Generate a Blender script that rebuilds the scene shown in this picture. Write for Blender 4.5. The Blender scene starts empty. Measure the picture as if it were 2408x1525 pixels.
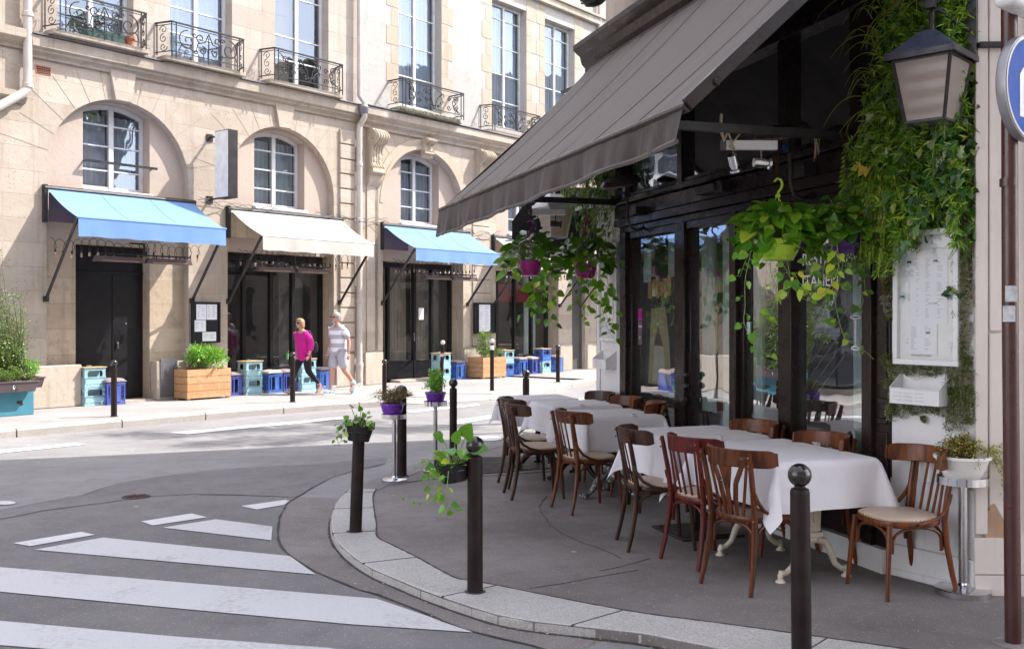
import bpy, math, random
from mathutils import Vector, Matrix
PI = math.pi; R = math.radians
sc = bpy.context.scene; COL = sc.collection
FP = 2350.0; HZ = 742.0; H = 1.65          # measured focal length, horizon row and eye height of the photograph
def sm(a, b, x):
    t = max(0, min(1, (x-a)/(b-a))); return t*t*(3-2*t)
# ---- the two street walls as frames: local x runs along the wall, local y goes INTO it (so d metres out is y=-d)
FA = math.atan2(.778, .628); FO = Vector((-8.385, 17.7, 0)); FU = Vector((math.cos(FA), math.sin(FA), 0)); FN = Vector((math.sin(FA), -math.cos(FA), 0))
RA = math.atan2(-.952, .3057); RO = Vector((.967, 10.98, 0)); RU = Vector((math.cos(RA), math.sin(RA), 0)); RN = Vector((math.sin(RA), -math.cos(RA), 0))
def FW(s, d=0, z=0): return FO + FU*s + FN*d + Vector((0, 0, z))
def RW(s, d=0, z=0): return RO + RU*s + RN*d + Vector((0, 0, z))
def fs(px, d=0):
    t = (px-1204)/FP; o = FO + FN*d
    return (t*o.y-o.x)/(FU.x-t*FU.y)
def rs(px, d=0):
    t = (px-1204)/FP; o = RO + RN*d
    return (t*o.y-o.x)/(RU.x-t*RU.y)
def G(x, y, z=0):
    Y = FP*(H-z)/(y-HZ); return Vector(((x-1204)/FP*Y, Y, z))
def dfac(x, y): return (x+8.385)*FN.x + (y-17.7)*FN.y
def roadz(x, y): return -.12 + .065*sm(4.8, 8.6, dfac(x, y))
def GR(x, y, dz=0):
    p = G(x, y, -.08)
    for _ in range(4): p = G(x, y, roadz(p.x, p.y))
    p.z += dz; return p

class MB:
    def __init__(s): s.v = []; s.f = []; s.m = []; s.T = Matrix.Identity(4); s.mi = 0
    def add(s, vs, fs_, mi=None):
        b = len(s.v); mi = s.mi if mi is None else mi
        for v in vs:
            p = s.T @ Vector(v); s.v.append((p.x, p.y, p.z))
        for f in fs_: s.f.append(tuple(b+i for i in f)); s.m.append(mi)
        return s
    def box(s, x0, x1, y0, y1, z0, z1, mi=None):
        return s.add([(x0,y0,z0),(x1,y0,z0),(x1,y1,z0),(x0,y1,z0),(x0,y0,z1),(x1,y0,z1),(x1,y1,z1),(x0,y1,z1)],
                     [(0,3,2,1),(4,5,6,7),(0,1,5,4),(1,2,6,5),(2,3,7,6),(3,0,4,7)], mi)
    def cbox(s, c, sz, rot=None, mi=None):
        T = s.T; m = Matrix.Translation(c)
        if rot is not None: m = m @ rot
        s.T = T @ m; a, b, c_ = sz[0]/2, sz[1]/2, sz[2]/2
        s.box(-a, a, -b, b, -c_, c_, mi); s.T = T; return s
    def bar(s, p, q, w, h=None, up=(0,0,1), mi=None):
        p = Vector(p); q = Vector(q); h = h or w; d = q-p; L = d.length
        if L < 1e-6: return s
        d.normalize(); u = Vector(up)
        if abs(d.dot(u)) > .98: u = Vector((0, 1, 0))
        sd = d.cross(u).normalized(); u = sd.cross(d)
        m = Matrix((( d.x, sd.x, u.x, (p.x+q.x)/2), (d.y, sd.y, u.y, (p.y+q.y)/2), (d.z, sd.z, u.z, (p.z+q.z)/2), (0,0,0,1)))
        T = s.T; s.T = T @ m; s.box(-L/2, L/2, -w/2, w/2, -h/2, h/2, mi); s.T = T; return s
    def tube(s, pts, r, seg=8, mi=None, cap=True, flat=1.0):
        P = [Vector(p) for p in pts]; n = len(P)
        rr = r if isinstance(r, (list, tuple)) else [r]*n
        t0 = (P[1]-P[0]).normalized(); a = Vector((0,0,1)) if abs(t0.z) < .9 else Vector((1,0,0))
        nx = t0.cross(a).normalized(); vs = []; fc = []
        for i in range(n):
            t = (P[min(i+1, n-1)]-P[max(i-1, 0)])
            t = t.normalized() if t.length > 1e-9 else t0
            nx = (nx - t*nx.dot(t)); nx = nx.normalized() if nx.length > 1e-9 else t.orthogonal().normalized()
            ny = t.cross(nx)
            for k in range(seg):
                an = 2*PI*k/seg; vs.append(P[i]+(nx*math.cos(an)+ny*math.sin(an)*flat)*rr[i])
        for i in range(n-1):
            for k in range(seg):
                fc.append((i*seg+k, i*seg+(k+1)%seg, (i+1)*seg+(k+1)%seg, (i+1)*seg+k))
        if cap: fc.append(tuple(reversed(range(seg)))); fc.append(tuple((n-1)*seg+k for k in range(seg)))
        return s.add(vs, fc, mi)
    def lathe(s, prof, seg=24, c=(0,0,0), mi=None, sx=1, sy=1, cap=True):
        vs = []; fc = []; n = len(prof)
        for r, z in prof:
            for k in range(seg):
                a = 2*PI*k/seg; vs.append((c[0]+r*math.cos(a)*sx, c[1]+r*math.sin(a)*sy, c[2]+z))
        for i in range(n-1):
            for k in range(seg): fc.append((i*seg+k, i*seg+(k+1)%seg, (i+1)*seg+(k+1)%seg, (i+1)*seg+k))
        if cap:
            if prof[0][0] > 1e-4: fc.append(tuple(reversed(range(seg))))
            if prof[-1][0] > 1e-4: fc.append(tuple((n-1)*seg+k for k in range(seg)))
        return s.add(vs, fc, mi)
    def prism(s, poly, y0, y1, mi=None, plane='xz'):
        n = len(poly)
        g = (lambda a, b, t: (a, t, b)) if plane == 'xz' else ((lambda a, b, t: (a, b, t)) if plane == 'xy' else (lambda a, b, t: (t, a, b)))
        vs = [g(a, b, y0) for a, b in poly]+[g(a, b, y1) for a, b in poly]
        fc = [tuple(range(n)), tuple(reversed(range(n, 2*n)))]+[(i, i+n, (i+1)%n+n, (i+1)%n) for i in range(n)]
        return s.add(vs, fc, mi)
    def sphere(s, c, r, seg=16, rings=10, mi=None, sc_=(1,1,1)):
        pr = [(r*math.sin(PI*i/rings), -r*math.cos(PI*i/rings)) for i in range(rings+1)]
        pr = [(max(a, 1e-5), b*sc_[2]) for a, b in pr]
        return s.lathe(pr, seg, c, mi, sc_[0], sc_[1], cap=False)
    def quad(s, a, b, c, d, mi=None): return s.add([a, b, c, d], [(0,1,2,3)], mi)
    def build(s, name, mats, parent=None, smooth=35, bevel=0, bseg=1, loc=None, rotz=None):
        me = bpy.data.meshes.new(name); me.from_pydata(s.v, [], s.f)
        if not isinstance(mats, (list, tuple)): mats = [mats]
        for m in mats: me.materials.append(m)
        if len(mats) > 1: me.polygons.foreach_set('material_index', s.m)
        if smooth:
            me.polygons.foreach_set('use_smooth', [True]*len(me.polygons)); me.set_sharp_from_angle(angle=R(smooth))
        me.update()
        o = bpy.data.objects.new(name, me); COL.objects.link(o)
        if parent: o.parent = parent
        if loc is not None: o.location = loc
        if rotz is not None: o.rotation_euler = (0, 0, rotz)
        if bevel:
            b = o.modifiers.new('edge', 'BEVEL'); b.width = bevel; b.segments = bseg; b.limit_method = 'ANGLE'; b.angle_limit = R(40)
        return o

def tag(o, label=None, cat=None, group=None, kind=None):
    if label: o['label'] = label
    if cat: o['category'] = cat
    if group: o['group'] = group
    if kind: o['kind'] = kind
    return o
def thing(name, label, cat, loc=(0,0,0), rotz=0, group=None):
    o = bpy.data.objects.new(name, None); COL.objects.link(o); o.empty_display_size = .1
    o.location = loc; o.rotation_euler = (0, 0, rotz); return tag(o, label, cat, group)
def struct(name, mb, m, **k): return tag(mb.build(name, m, **k), kind='structure')
def dup(root, loc, rotz, label, group=None):
    r = root.copy(); COL.objects.link(r); r.location = loc; r.rotation_euler = (root.rotation_euler[0], root.rotation_euler[1], rotz); r['label'] = label
    if group: r['group'] = group
    def rec(a, b):
        for ch in list(a.children):
            c = ch.copy(); COL.objects.link(c); c.parent = b; rec(ch, c)
    rec(root, r); return r

# ---- materials
def newmat(name):
    m = bpy.data.materials.new(name); m.use_nodes = True; nt = m.node_tree; nt.nodes.clear()
    out = nt.nodes.new('ShaderNodeOutputMaterial'); return m, nt, out
class NT:
    def __init__(s, nt): s.nt = nt
    def n(s, t, **k):
        nd = s.nt.nodes.new('ShaderNode'+t)
        for a, b in k.items(): setattr(nd, a, b)
        return nd
    def l(s, a, b): s.nt.links.new(a, b)
    def math(s, op, a, b=None, clamp=False):
        nd = s.n('Math', operation=op, use_clamp=clamp)
        for i, v in enumerate((a, b)):
            if v is None: continue
            if isinstance(v, (int, float)): nd.inputs[i].default_value = v
            else: s.l(v, nd.inputs[i])
        return nd.outputs[0]
    def mix(s, fac, a, b, blend='MIX'):
        nd = s.n('Mix', data_type='RGBA', blend_type=blend)
        for i, v in ((0, fac), (6, a), (7, b)):
            if isinstance(v, (int, float)): nd.inputs[i].default_value = v
            elif isinstance(v, (tuple, list)): nd.inputs[i].default_value = (*v[:3], 1)
            else: s.l(v, nd.inputs[i])
        return nd.outputs[2]
    def noise(s, vec, scale, detail=4, rough=.55, dist=0):
        nd = s.n('TexNoise'); s.l(vec, nd.inputs['Vector']); nd.inputs['Scale'].default_value = scale
        nd.inputs['Detail'].default_value = detail; nd.inputs['Roughness'].default_value = rough; nd.inputs['Distortion'].default_value = dist
        return nd.outputs[0]
    def ramp(s, v, a, b, c0=0., c1=1.):
        nd = s.n('MapRange', clamp=True); s.l(v, nd.inputs[0])
        for i, x in enumerate((a, b, c0, c1)): nd.inputs[i+1].default_value = x
        return nd.outputs[0]
    def map(s, vec, scale=(1,1,1), loc=(0,0,0), rot=(0,0,0)):
        nd = s.n('Mapping'); s.l(vec, nd.inputs[0]); nd.inputs['Scale'].default_value = scale; nd.inputs['Location'].default_value = loc; nd.inputs['Rotation'].default_value = rot
        return nd.outputs[0]
    def obj(s): return s.n('TexCoord').outputs['Object']
    def bsdf(s, out, col, rough=.6, metal=0., bump=None, bs=.3, bd=.01, **k):
        b = s.n('BsdfPrincipled')
        for nm, v in (('Base Color', col), ('Roughness', rough), ('Metallic', metal)):
            if isinstance(v, (int, float)): b.inputs[nm].default_value = v
            elif isinstance(v, (tuple, list)): b.inputs[nm].default_value = (*v[:3], 1)
            else: s.l(v, b.inputs[nm])
        for a, v in k.items(): b.inputs[a.replace('_', ' ')].default_value = v
        if bump is not None:
            bn = s.n('Bump'); bn.inputs['Strength'].default_value = bs; bn.inputs['Distance'].default_value = bd
            s.l(bump, bn.inputs['Height']); s.l(bn.outputs[0], b.inputs['Normal'])
        s.l(b.outputs[0], out.inputs[0]); return b
def M(name, c, c2=None, scale=6, rough=.6, metal=0., bump=0., bscale=40, stretch=(1,1,1), rnd=0., wear=None, wear_amt=.55, spec=.5, coat=0., rrand=.0):
    m, nt, out = newmat(name); t = NT(nt); v = t.map(t.obj(), stretch)
    c2 = c2 or tuple(x*.8 for x in c)
    nf = t.noise(v, scale, 5, .6); col = t.mix(t.ramp(nf, .35, .65), c, c2)
    if rnd:
        oi = t.n('ObjectInfo'); hs = t.n('HueSaturation'); t.l(col, hs.inputs['Color'])
        t.l(t.math('ADD', t.math('MULTIPLY', oi.outputs['Random'], rnd), 1-rnd/2), hs.inputs['Value']); col = hs.outputs[0]
    if wear:
        w = t.ramp(t.noise(v, scale*4, 8, .7), wear_amt, wear_amt+.06); col = t.mix(w, col, wear)
    rg = t.ramp(t.noise(v, scale*2.3, 4), .3, .7, max(.02, rough-.1), min(1, rough+.1))
    bm = t.noise(v, bscale, 5) if bump else None
    t.bsdf(out, col, rg, metal, bm, 1.0, bump, Specular_IOR_Level=spec, Coat_Weight=coat)
    return m
# ---------------------------------------------------------------- materials
def stone(name, ca, cb, bw=1.1, bh=.38, joint=.5, pits=.5, plaster=0., seed=0., stain=.5, cdark=(.20,.155,.12)):
    m, nt, out = newmat(name); t = NT(nt); v = t.map(t.obj(), (1,1,1), (seed, seed, seed*.7))
    lo = t.obj(); wob = t.noise(v, 2.5, 4)
    sep = t.n('SeparateXYZ'); t.l(lo, sep.inputs[0])
    cmb = t.n('CombineXYZ'); t.l(t.math('ADD', sep.outputs[0], sep.outputs[1]), cmb.inputs[0])
    t.l(t.math('ADD', sep.outputs[2], t.math('MULTIPLY', wob, .012)), cmb.inputs[1])
    br = t.n('TexBrick', offset=.5); t.l(cmb.outputs[0], br.inputs['Vector'])
    for k_, x in (('Scale', 1), ('Mortar Size', .005), ('Mortar Smooth', .3), ('Bias', 0), ('Brick Width', bw), ('Row Height', bh)): br.inputs[k_].default_value = x
    br.inputs['Color1'].default_value = (0,0,0,1); br.inputs['Color2'].default_value = (1,1,1,1); br.inputs['Mortar'].default_value = (.5,.5,.5,1)
    n1 = t.noise(v, .55, 6, .6); n2 = t.noise(t.map(v, (.7,.7,4)), 1.6, 6, .65)
    col = t.mix(t.ramp(n1, .3, .7), ca, cb)
    col = t.mix(t.math('MULTIPLY', t.math('SUBTRACT', 1, plaster), .34), col, t.mix(br.outputs[0], (cb[0]*.78, cb[1]*.73, cb[2]*.67), tuple(min(1, x*1.10) for x in ca)))
    stk = t.noise(t.map(v, (5,5,.35)), 1.5, 6, .65); col = t.mix(t.ramp(stk, .52, .75, 0, stain*.85), col, (ca[0]*.50, ca[1]*.45, ca[2]*.40))
    n4 = t.noise(v, .9, 3, .5, .8); col = t.mix(t.ramp(n4, .55, .62, 0, (1-plaster)*.28), col, (min(1, ca[0]*1.18), min(1, ca[1]*1.2), min(1, ca[2]*1.25)))
    col = t.mix(t.ramp(n2, .52, .78, 0, stain*.55), col, (ca[0]*.74, ca[1]*.62, ca[2]*.5))
    n3 = t.noise(v, 3.2, 9, .72, .4); col = t.mix(t.ramp(n3, .54, .68, 0, stain*.62), col, cdark)
    vo = t.n('TexVoronoi'); t.l(v, vo.inputs['Vector']); vo.inputs['Scale'].default_value = 17
    pm = t.ramp(t.noise(v, 2.1, 5, .7), .5, .62)
    pit = t.math('MULTIPLY', t.ramp(vo.outputs[0], .09, .2, 1, 0), pm); pit = t.math('MULTIPLY', pit, pits)
    col = t.mix(pit, col, (.16,.115,.085))
    mort = t.math('MULTIPLY', br.outputs[1], joint*.6); col = t.mix(mort, col, tuple(x*.55 for x in cb))
    col = t.mix(t.math('MULTIPLY', t.ramp(t.noise(v, 60, 3), .35, .75), .18), col, tuple(x*.75 for x in ca))
    hgt = t.math('SUBTRACT', t.math('ADD', t.math('MULTIPLY', t.noise(v, 14, 8, .7), .5), t.math('MULTIPLY', n3, .4)), t.math('ADD', t.math('MULTIPLY', mort, .8), t.math('MULTIPLY', pit, .7)))
    t.bsdf(out, col, .88, 0, hgt, .75, .02, Specular_IOR_Level=.25); return m
def asphalt(name, c, speck=(.42,.40,.38), sa=.68, coarse=1., patch=.2, seed=0):
    m, nt, out = newmat(name); t = NT(nt); v = t.map(t.obj(), (1,1,1), (seed,seed,0))
    big = t.noise(v, .6, 6, .65); med = t.noise(v, 4, 7, .7); fin = t.noise(v, 150*coarse, 3, .7)
    col = t.mix(t.ramp(big, .35, .68), tuple(x*(1-patch) for x in c), tuple(x*(1+patch) for x in c))
    col = t.mix(t.ramp(med, .52, .72, 0, .5), col, tuple(x*.60 for x in c)); st3 = t.noise(v, 1.4, 8, .72, .5); col = t.mix(t.ramp(st3, .57, .68, 0, .42), col, (c[0]*.52, c[1]*.49, c[2]*.47)); col = t.mix(t.ramp(t.noise(t.map(v, (1,1,1), (7,3,1)), 2.3, 8, .75), .60, .72, 0, .3), col, tuple(min(1, x*1.45) for x in c))
    col = t.mix(t.ramp(fin, .35, .75, 0, .8), col, tuple(x*.5 for x in c))
    vo = t.n('TexVoronoi'); t.l(v, vo.inputs['Vector']); vo.inputs['Scale'].default_value = 70*coarse
    wn = t.n('TexWhiteNoise'); t.l(vo.outputs['Position'], wn.inputs['Vector'])
    sp = t.math('MULTIPLY', t.ramp(wn.outputs[0], sa, sa+.02), t.ramp(vo.outputs[0], .2, .35, 1, 0))
    col = t.mix(t.math('MULTIPLY', sp, .75), col, speck)
    # chewing gum and wear spots
    vg = t.n('TexVoronoi'); t.l(v, vg.inputs['Vector']); vg.inputs['Scale'].default_value = 1.7
    wg = t.n('TexWhiteNoise'); t.l(vg.outputs['Position'], wg.inputs['Vector'])
    gum = t.math('MULTIPLY', t.ramp(wg.outputs[0], .55, .57), t.ramp(vg.outputs[0], .028, .04, .6, 0)); col = t.mix(gum, col, tuple(min(1, x*2.6) for x in c))
    h = t.math('ADD', t.math('MULTIPLY', fin, .6), med)
    t.bsdf(out, col, t.ramp(med, .3, .7, .62, .85), 0, h, .9, .006, Specular_IOR_Level=.35); return m
def granite(name, c, seed=0):
    m, nt, out = newmat(name); t = NT(nt); v = t.map(t.obj(), (1,1,1), (seed,0,0))
    a = t.noise(v, 110, 4, .8); b = t.noise(v, 1.3, 5, .6); d = t.noise(v, 9, 6, .7)
    oi = t.n('ObjectInfo')
    col = t.mix(t.ramp(a, .36, .64), tuple(x*.58 for x in c), tuple(min(1, x*1.3) for x in c))
    col = t.mix(t.ramp(b, .4, .72, 0, .5), col, tuple(x*.68 for x in c)); col = t.mix(t.ramp(d, .58, .75, 0, .45), col, (c[0]*.5, c[1]*.44, c[2]*.38))
    t.bsdf(out, col, .8, 0, t.math('ADD', a, t.math('MULTIPLY', d, 2)), .8, .004, Specular_IOR_Level=.3); return m
def paint_white(name, c=(.72,.71,.72)):
    m, nt, out = newmat(name); t = NT(nt); v = t.obj()
    w = t.noise(v, 26, 8, .75); w2 = t.noise(v, 2.2, 5); fin = t.noise(v, 160, 3)
    k = t.ramp(t.math('ADD', t.math('MULTIPLY', w, .6), t.math('MULTIPLY', w2, .4)), .54, .64, 0, .55)
    col = t.mix(k, c, (.27,.26,.27)); col = t.mix(t.ramp(fin, .4, .7, 0, .35), col, (.3,.29,.29))
    t.bsdf(out, col, .7, 0, fin, .8, .004); return m
def glass(name, refl=.25, tint=(.95,.97,.97), rough=.0, dirt=.03, gc=(.96,.97,1,1)):
    m, nt, out = newmat(name); t = NT(nt); v = t.obj()
    tr = t.n('BsdfTransparent'); tr.inputs[0].default_value = (*tint, 1)
    gl = t.n('BsdfGlossy'); gl.inputs['Roughness'].default_value = rough; gl.inputs[0].default_value = gc
    bn = t.n('Bump'); bn.inputs['Strength'].default_value = .25; bn.inputs['Distance'].default_value = .02; t.l(t.noise(v, 1.3, 2), bn.inputs['Height']); t.l(bn.outputs[0], gl.inputs['Normal'])
    lw = t.n('LayerWeight'); lw.inputs[0].default_value = .35
    fac = t.ramp(lw.outputs[0], 0, 1, refl, min(1, refl+.6))
    mx = t.n('MixShader'); t.l(fac, mx.inputs[0]); t.l(tr.outputs[0], mx.inputs[1]); t.l(gl.outputs[0], mx.inputs[2])
    df = t.n('BsdfDiffuse'); df.inputs[0].default_value = (.5,.5,.48,1)
    m2 = t.n('MixShader'); t.l(t.math('MULTIPLY', t.noise(v, 5, 6), dirt*2), m2.inputs[0]); t.l(mx.outputs[0], m2.inputs[1]); t.l(df.outputs[0], m2.inputs[2])
    t.l(m2.outputs[0], out.inputs[0]); return m
def leafmat(name, a, b, yl=None, ya=.8, rough=.38, trans=.35, var=0.):
    m, nt, out = newmat(name); t = NT(nt); g = t.n('NewGeometry'); rp = g.outputs['Random Per Island']
    col = t.mix(rp, a, b)
    if yl:
        rr = t.math('FRACT', t.math('MULTIPLY', rp, 7.31)); col = t.mix(t.ramp(rr, ya, ya+.12), col, yl)
    if var:
        vn = t.noise(t.obj(), 34, 4, .7); q = t.math('FRACT', t.math('MULTIPLY', rp, 3.77))
        col = t.mix(t.math('MULTIPLY', t.ramp(vn, .53, .6), t.ramp(q, .35, .8, 0, var)), col, (.46,.58,.06))
    b_ = t.n('BsdfPrincipled'); t.l(col, b_.inputs['Base Color']); b_.inputs['Roughness'].default_value = rough; b_.inputs['Specular IOR Level'].default_value = .5
    tr = t.n('BsdfTranslucent'); t.l(t.mix(.5, col, (.35,.55,.03)), tr.inputs[0])
    mx = t.n('MixShader'); mx.inputs[0].default_value = trans; t.l(b_.outputs[0], mx.inputs[1]); t.l(tr.outputs[0], mx.inputs[2]); t.l(mx.outputs[0], out.inputs[0]); return m
def woodmat(name, a, b, rough=.34, sc=1., coat=.08, axis=(6,6,.7), wear=None):
    m, nt, out = newmat(name); t = NT(nt); v = t.map(t.obj(), axis)
    oi = t.n('ObjectInfo'); vv = t.n('VectorMath', operation='ADD'); t.l(v, vv.inputs[0]); t.l(oi.outputs['Random'], vv.inputs[1]); v = vv.outputs[0]
    w = t.n('TexWave', wave_type='RINGS'); t.l(v, w.inputs['Vector']); w.inputs['Scale'].default_value = 1.6*sc; w.inputs['Distortion'].default_value = 6; w.inputs['Detail'].default_value = 4; w.inputs['Detail Scale'].default_value = 2
    col = t.mix(t.ramp(w.outputs[1], .2, .9), a, b); col = t.mix(t.ramp(t.noise(v, 30*sc, 4), .4, .7, 0, .4), col, tuple(x*.55 for x in a))
    if wear: col = t.mix(t.ramp(t.noise(t.obj(), 14, 8, .75), .6, .68, 0, .7), col, wear)
    t.bsdf(out, col, t.ramp(t.noise(v, 9), .3, .7, rough-.08, rough+.12), 0, w.outputs[1], .15, .002, Coat_Weight=coat, Coat_Roughness=.15, Specular_IOR_Level=.32); return m
def cloth(name, c, rough=.85, fold=.006, fsc=7, trans=0., fine=400):
    m, nt, out = newmat(name); t = NT(nt); v = t.obj()
    h = t.math('ADD', t.math('MULTIPLY', t.noise(v, fsc, 4, .5, .6), 1), t.math('MULTIPLY', t.noise(v, fine, 2), .08))
    col = t.mix(t.ramp(t.noise(v, 3, 5), .35, .7), c, tuple(x*.93 for x in c))
    b = t.bsdf(out, col, rough, 0, h, .8, fold, Specular_IOR_Level=.2, Sheen_Weight=.2)
    if trans:
        tr = t.n('BsdfTranslucent'); t.l(col, tr.inputs[0]); mx = t.n('MixShader'); mx.inputs[0].default_value = trans
        t.l(b.outputs[0], mx.inputs[1]); t.l(tr.outputs[0], mx.inputs[2]); t.l(mx.outputs[0], out.inputs[0])
    return m
def peeling(name, c, under=(.45,.30,.20), amt=.66, seed=0, dirt=(.42,.40,.37)):
    m, nt, out = newmat(name); t = NT(nt); v = t.map(t.obj(), (1,1,1), (seed,0,seed))
    n = t.noise(v, 2.6, 9, .68); k = t.ramp(n, amt, amt+.015)
    col = t.mix(t.ramp(t.noise(v, 1.1, 7, .7), .42, .75), c, tuple(x*.86 for x in c))
    col = t.mix(t.ramp(t.noise(t.map(v, (6,6,1)), 3, 6, .7), .55, .8, 0, .5), col, dirt)
    col = t.mix(k, col, under); t.bsdf(out, col, .6, 0, t.math('SUBTRACT', t.math('MULTIPLY', t.noise(v, 20, 7), .3), k), .8, .006); return m

LS_A = (.475,.41,.35); LS_B = (.395,.33,.272)
m_stone = stone('limestone_blocks', LS_A, LS_B, 1.25, .42, .5, .8, seed=3)
m_stone_hi = stone('limestone_upper', (.455,.40,.35), (.385,.33,.285), 1.6, .43, .6, .6, seed=9, stain=.45)
m_stone_pale = stone('pale_render', (.44,.415,.395), (.375,.35,.33), 2.4, .9, .15, .3, plaster=.8, seed=14, stain=.5)
m_quoin = stone('quoin_stone', (.47,.40,.325), (.40,.33,.265), 5, 5, .2, .7, seed=23, stain=.45)
m_niche = stone('niche_plaster', (.46,.378,.328), (.425,.345,.295), 9, 9, 0, .08, plaster=1, seed=31, stain=.12)
m_pier = stone('pier_stone', (.51,.42,.33), (.41,.33,.25), 2.2, .47, .55, .95, seed=41, stain=.85)
m_plinth = stone('plinth_stone', (.53,.46,.39), (.46,.39,.33), 3, 3, .1, .6, seed=51, stain=.6)
m_cornice = stone('cornice_stone', (.46,.40,.345), (.37,.32,.265), 1.4, 8, .4, .5, seed=61, stain=.8, cdark=(.12,.10,.08))
m_carve = stone('carved_stone', (.54,.465,.38), (.42,.35,.275), 9, 9, 0, .4, seed=71, stain=.6)
m_groove = M('joint_shadow_mortar', (.24,.19,.145), rough=.95)
m_moss_stone = M('mossy_ledge', (.20,.19,.12), (.42,.38,.30), 9, .95, bump=.02, bscale=30, wear=(.06,.07,.03), wear_amt=.5)
m_lead = M('zinc_flashing', (.13,.13,.15), (.2,.2,.22), 3, .5, .5)
m_white = M('white_paint', (.62,.62,.64), (.56,.56,.58), 4, .35, bump=.001)
m_oldwhite = M('weathered_white_paint', (.62,.62,.62), (.50,.49,.47), 6, .6, bump=.002, wear=(.33,.27,.2), wear_amt=.62)
m_pipe = M('cream_painted_pipe', (.52,.47,.43), (.44,.39,.35), 3, .45, bump=.001, wear=(.32,.22,.15), wear_amt=.68)
m_iron = M('wrought_iron', (.018,.017,.020), (.035,.032,.034), 12, .45, .3, bump=.001)
m_black = M('black_lacquer', (.006,.006,.008), (.012,.011,.013), 3, .42, 0, bump=.0008, bscale=25, spec=.3)
m_blackmetal = M('black_metal', (.02,.018,.02), (.04,.036,.038), 6, .42, .2)
m_frame = M('dark_brown_painted_wood', (.013,.008,.008), (.024,.015,.014), 3, .30, bump=.0004, bscale=14, wear=(.055,.036,.030), wear_amt=.70, coat=.06, spec=.25)
m_glass = glass('shop_window_glass', .09, (.9,.93,.93))
m_glass_up = glass('window_glass', .14, (.80,.86,.92), .02, gc=(.70,.79,.93,1))  # blue gloss tint puts a blue sky into the otherwise white reflections
m_glass_r = glass('restaurant_glass', .36, (.93,.95,.95))
m_room = M('dark_interior', (.018,.016,.017), (.035,.03,.03), 2, .8)
m_room2 = M('interior_grey', (.10,.095,.09), (.07,.065,.062), 1.5, .7)
m_curtw = cloth('white_curtain', (.62,.66,.72), fold=.01, trans=.2)
m_curtg = cloth('pale_green_curtain', (.66,.78,.75), fold=.012, trans=.2)
m_curtb = cloth('beige_curtain', (.30,.24,.19), fold=.012)
m_shutter = M('brown_inner_shutter', (.14,.085,.04), (.2,.12,.05), 6, .5, stretch=(1,1,.3))
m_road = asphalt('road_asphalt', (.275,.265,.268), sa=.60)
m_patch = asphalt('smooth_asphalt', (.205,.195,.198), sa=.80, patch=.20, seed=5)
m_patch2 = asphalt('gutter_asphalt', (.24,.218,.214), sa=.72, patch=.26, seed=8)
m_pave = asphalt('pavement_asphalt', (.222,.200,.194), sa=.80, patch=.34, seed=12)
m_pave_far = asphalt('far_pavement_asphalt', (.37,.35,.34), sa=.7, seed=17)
m_gran = granite('kerb_granite', (.47,.455,.44)); m_gran_far = granite('far_kerb_granite', (.42,.39,.36), 4)
m_concrete = granite('concrete_surround', (.24,.23,.225), 9)
m_crack = M('tar_joint', (.055,.050,.050), rough=.9)
m_mark = paint_white('road_marking_paint', (.56,.56,.58)); m_mark2 = paint_white('fresh_marking_paint', (.66,.66,.67))
m_bollard = M('bollard_paint', (.018,.012,.012), (.030,.020,.019), 7, .42, .0, bump=.0012, bscale=60, wear=(.12,.095,.09), wear_amt=.69, coat=.0, spec=.12)
m_ballgloss = M('bollard_ball_paint', (.010,.008,.009), (.018,.013,.013), 14, .2, 0, bump=.001, bscale=30, wear=(.25,.21,.17), wear_amt=.69, coat=.5)
m_ballwhite = M('worn_white_ball', (.72,.72,.72), (.5,.5,.5), 14, .4)
m_chrome = M('polished_steel', (.72,.72,.74), (.62,.62,.64), 3, .14, 1., bump=.0006, bscale=20)
m_steel = M('brushed_steel', (.58,.58,.60), (.48,.48,.5), 3, .3, 1., stretch=(6,6,.4))
m_awnb = cloth('blue_canvas', (.165,.30,.58), fold=.008, fsc=2.5, trans=.12)
m_awnw = cloth('white_canvas', (.50,.485,.455), fold=.008, fsc=2.5, trans=.12)
m_darkpl = M('purple_brown_board', (.10,.065,.085), (.14,.09,.11), 2, .5)
m_awng = None
def awning_grey():
    m, nt, out = newmat('dark_grey_canvas'); t = NT(nt); v = t.obj()
    st = t.noise(t.map(v, (2.2,.12,.12)), 3, 5, .7); st2 = t.noise(t.map(v, (9,.3,.3)), 3, 6, .75); w = t.noise(v, 500, 2); dust = t.noise(v, 45, 6, .8)
    col = t.mix(t.ramp(st, .35, .7), (.048,.034,.029), (.084,.062,.053)); col = t.mix(t.ramp(st2, .5, .66, 0, .6), col, (.028,.021,.020))
    col = t.mix(t.ramp(w, .4, .7, 0, .4), col, (.105,.088,.082)); col = t.mix(t.ramp(dust, .72, .76, 0, .6), col, (.4,.38,.36))
    t.bsdf(out, col, .8, 0, t.math('ADD', t.noise(t.map(v, (2,.5,.5)), 3, 4), t.math('MULTIPLY', w, .05)), .8, .012, Specular_IOR_Level=.3, Sheen_Weight=.3); return m
m_awng = awning_grey()
m_valance = cloth('valance_canvas', (.050,.036,.032), fold=.02, fsc=4)
m_tcloth = cloth('white_tablecloth', (.82,.80,.84), fold=.016, fsc=4, trans=.12, fine=700)
m_wood = [woodmat('brown_bentwood', (.115,.030,.008), (.050,.014,.005), wear=(.22,.09,.035)), woodmat('red_mahogany_bentwood', (.12,.011,.008), (.06,.006,.005), wear=(.17,.04,.02)),
          woodmat('dark_walnut_bentwood', (.060,.022,.011), (.028,.011,.006), wear=(.13,.06,.028)), woodmat('chestnut_bentwood', (.165,.044,.011), (.075,.021,.006), wear=(.26,.10,.04))]
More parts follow.
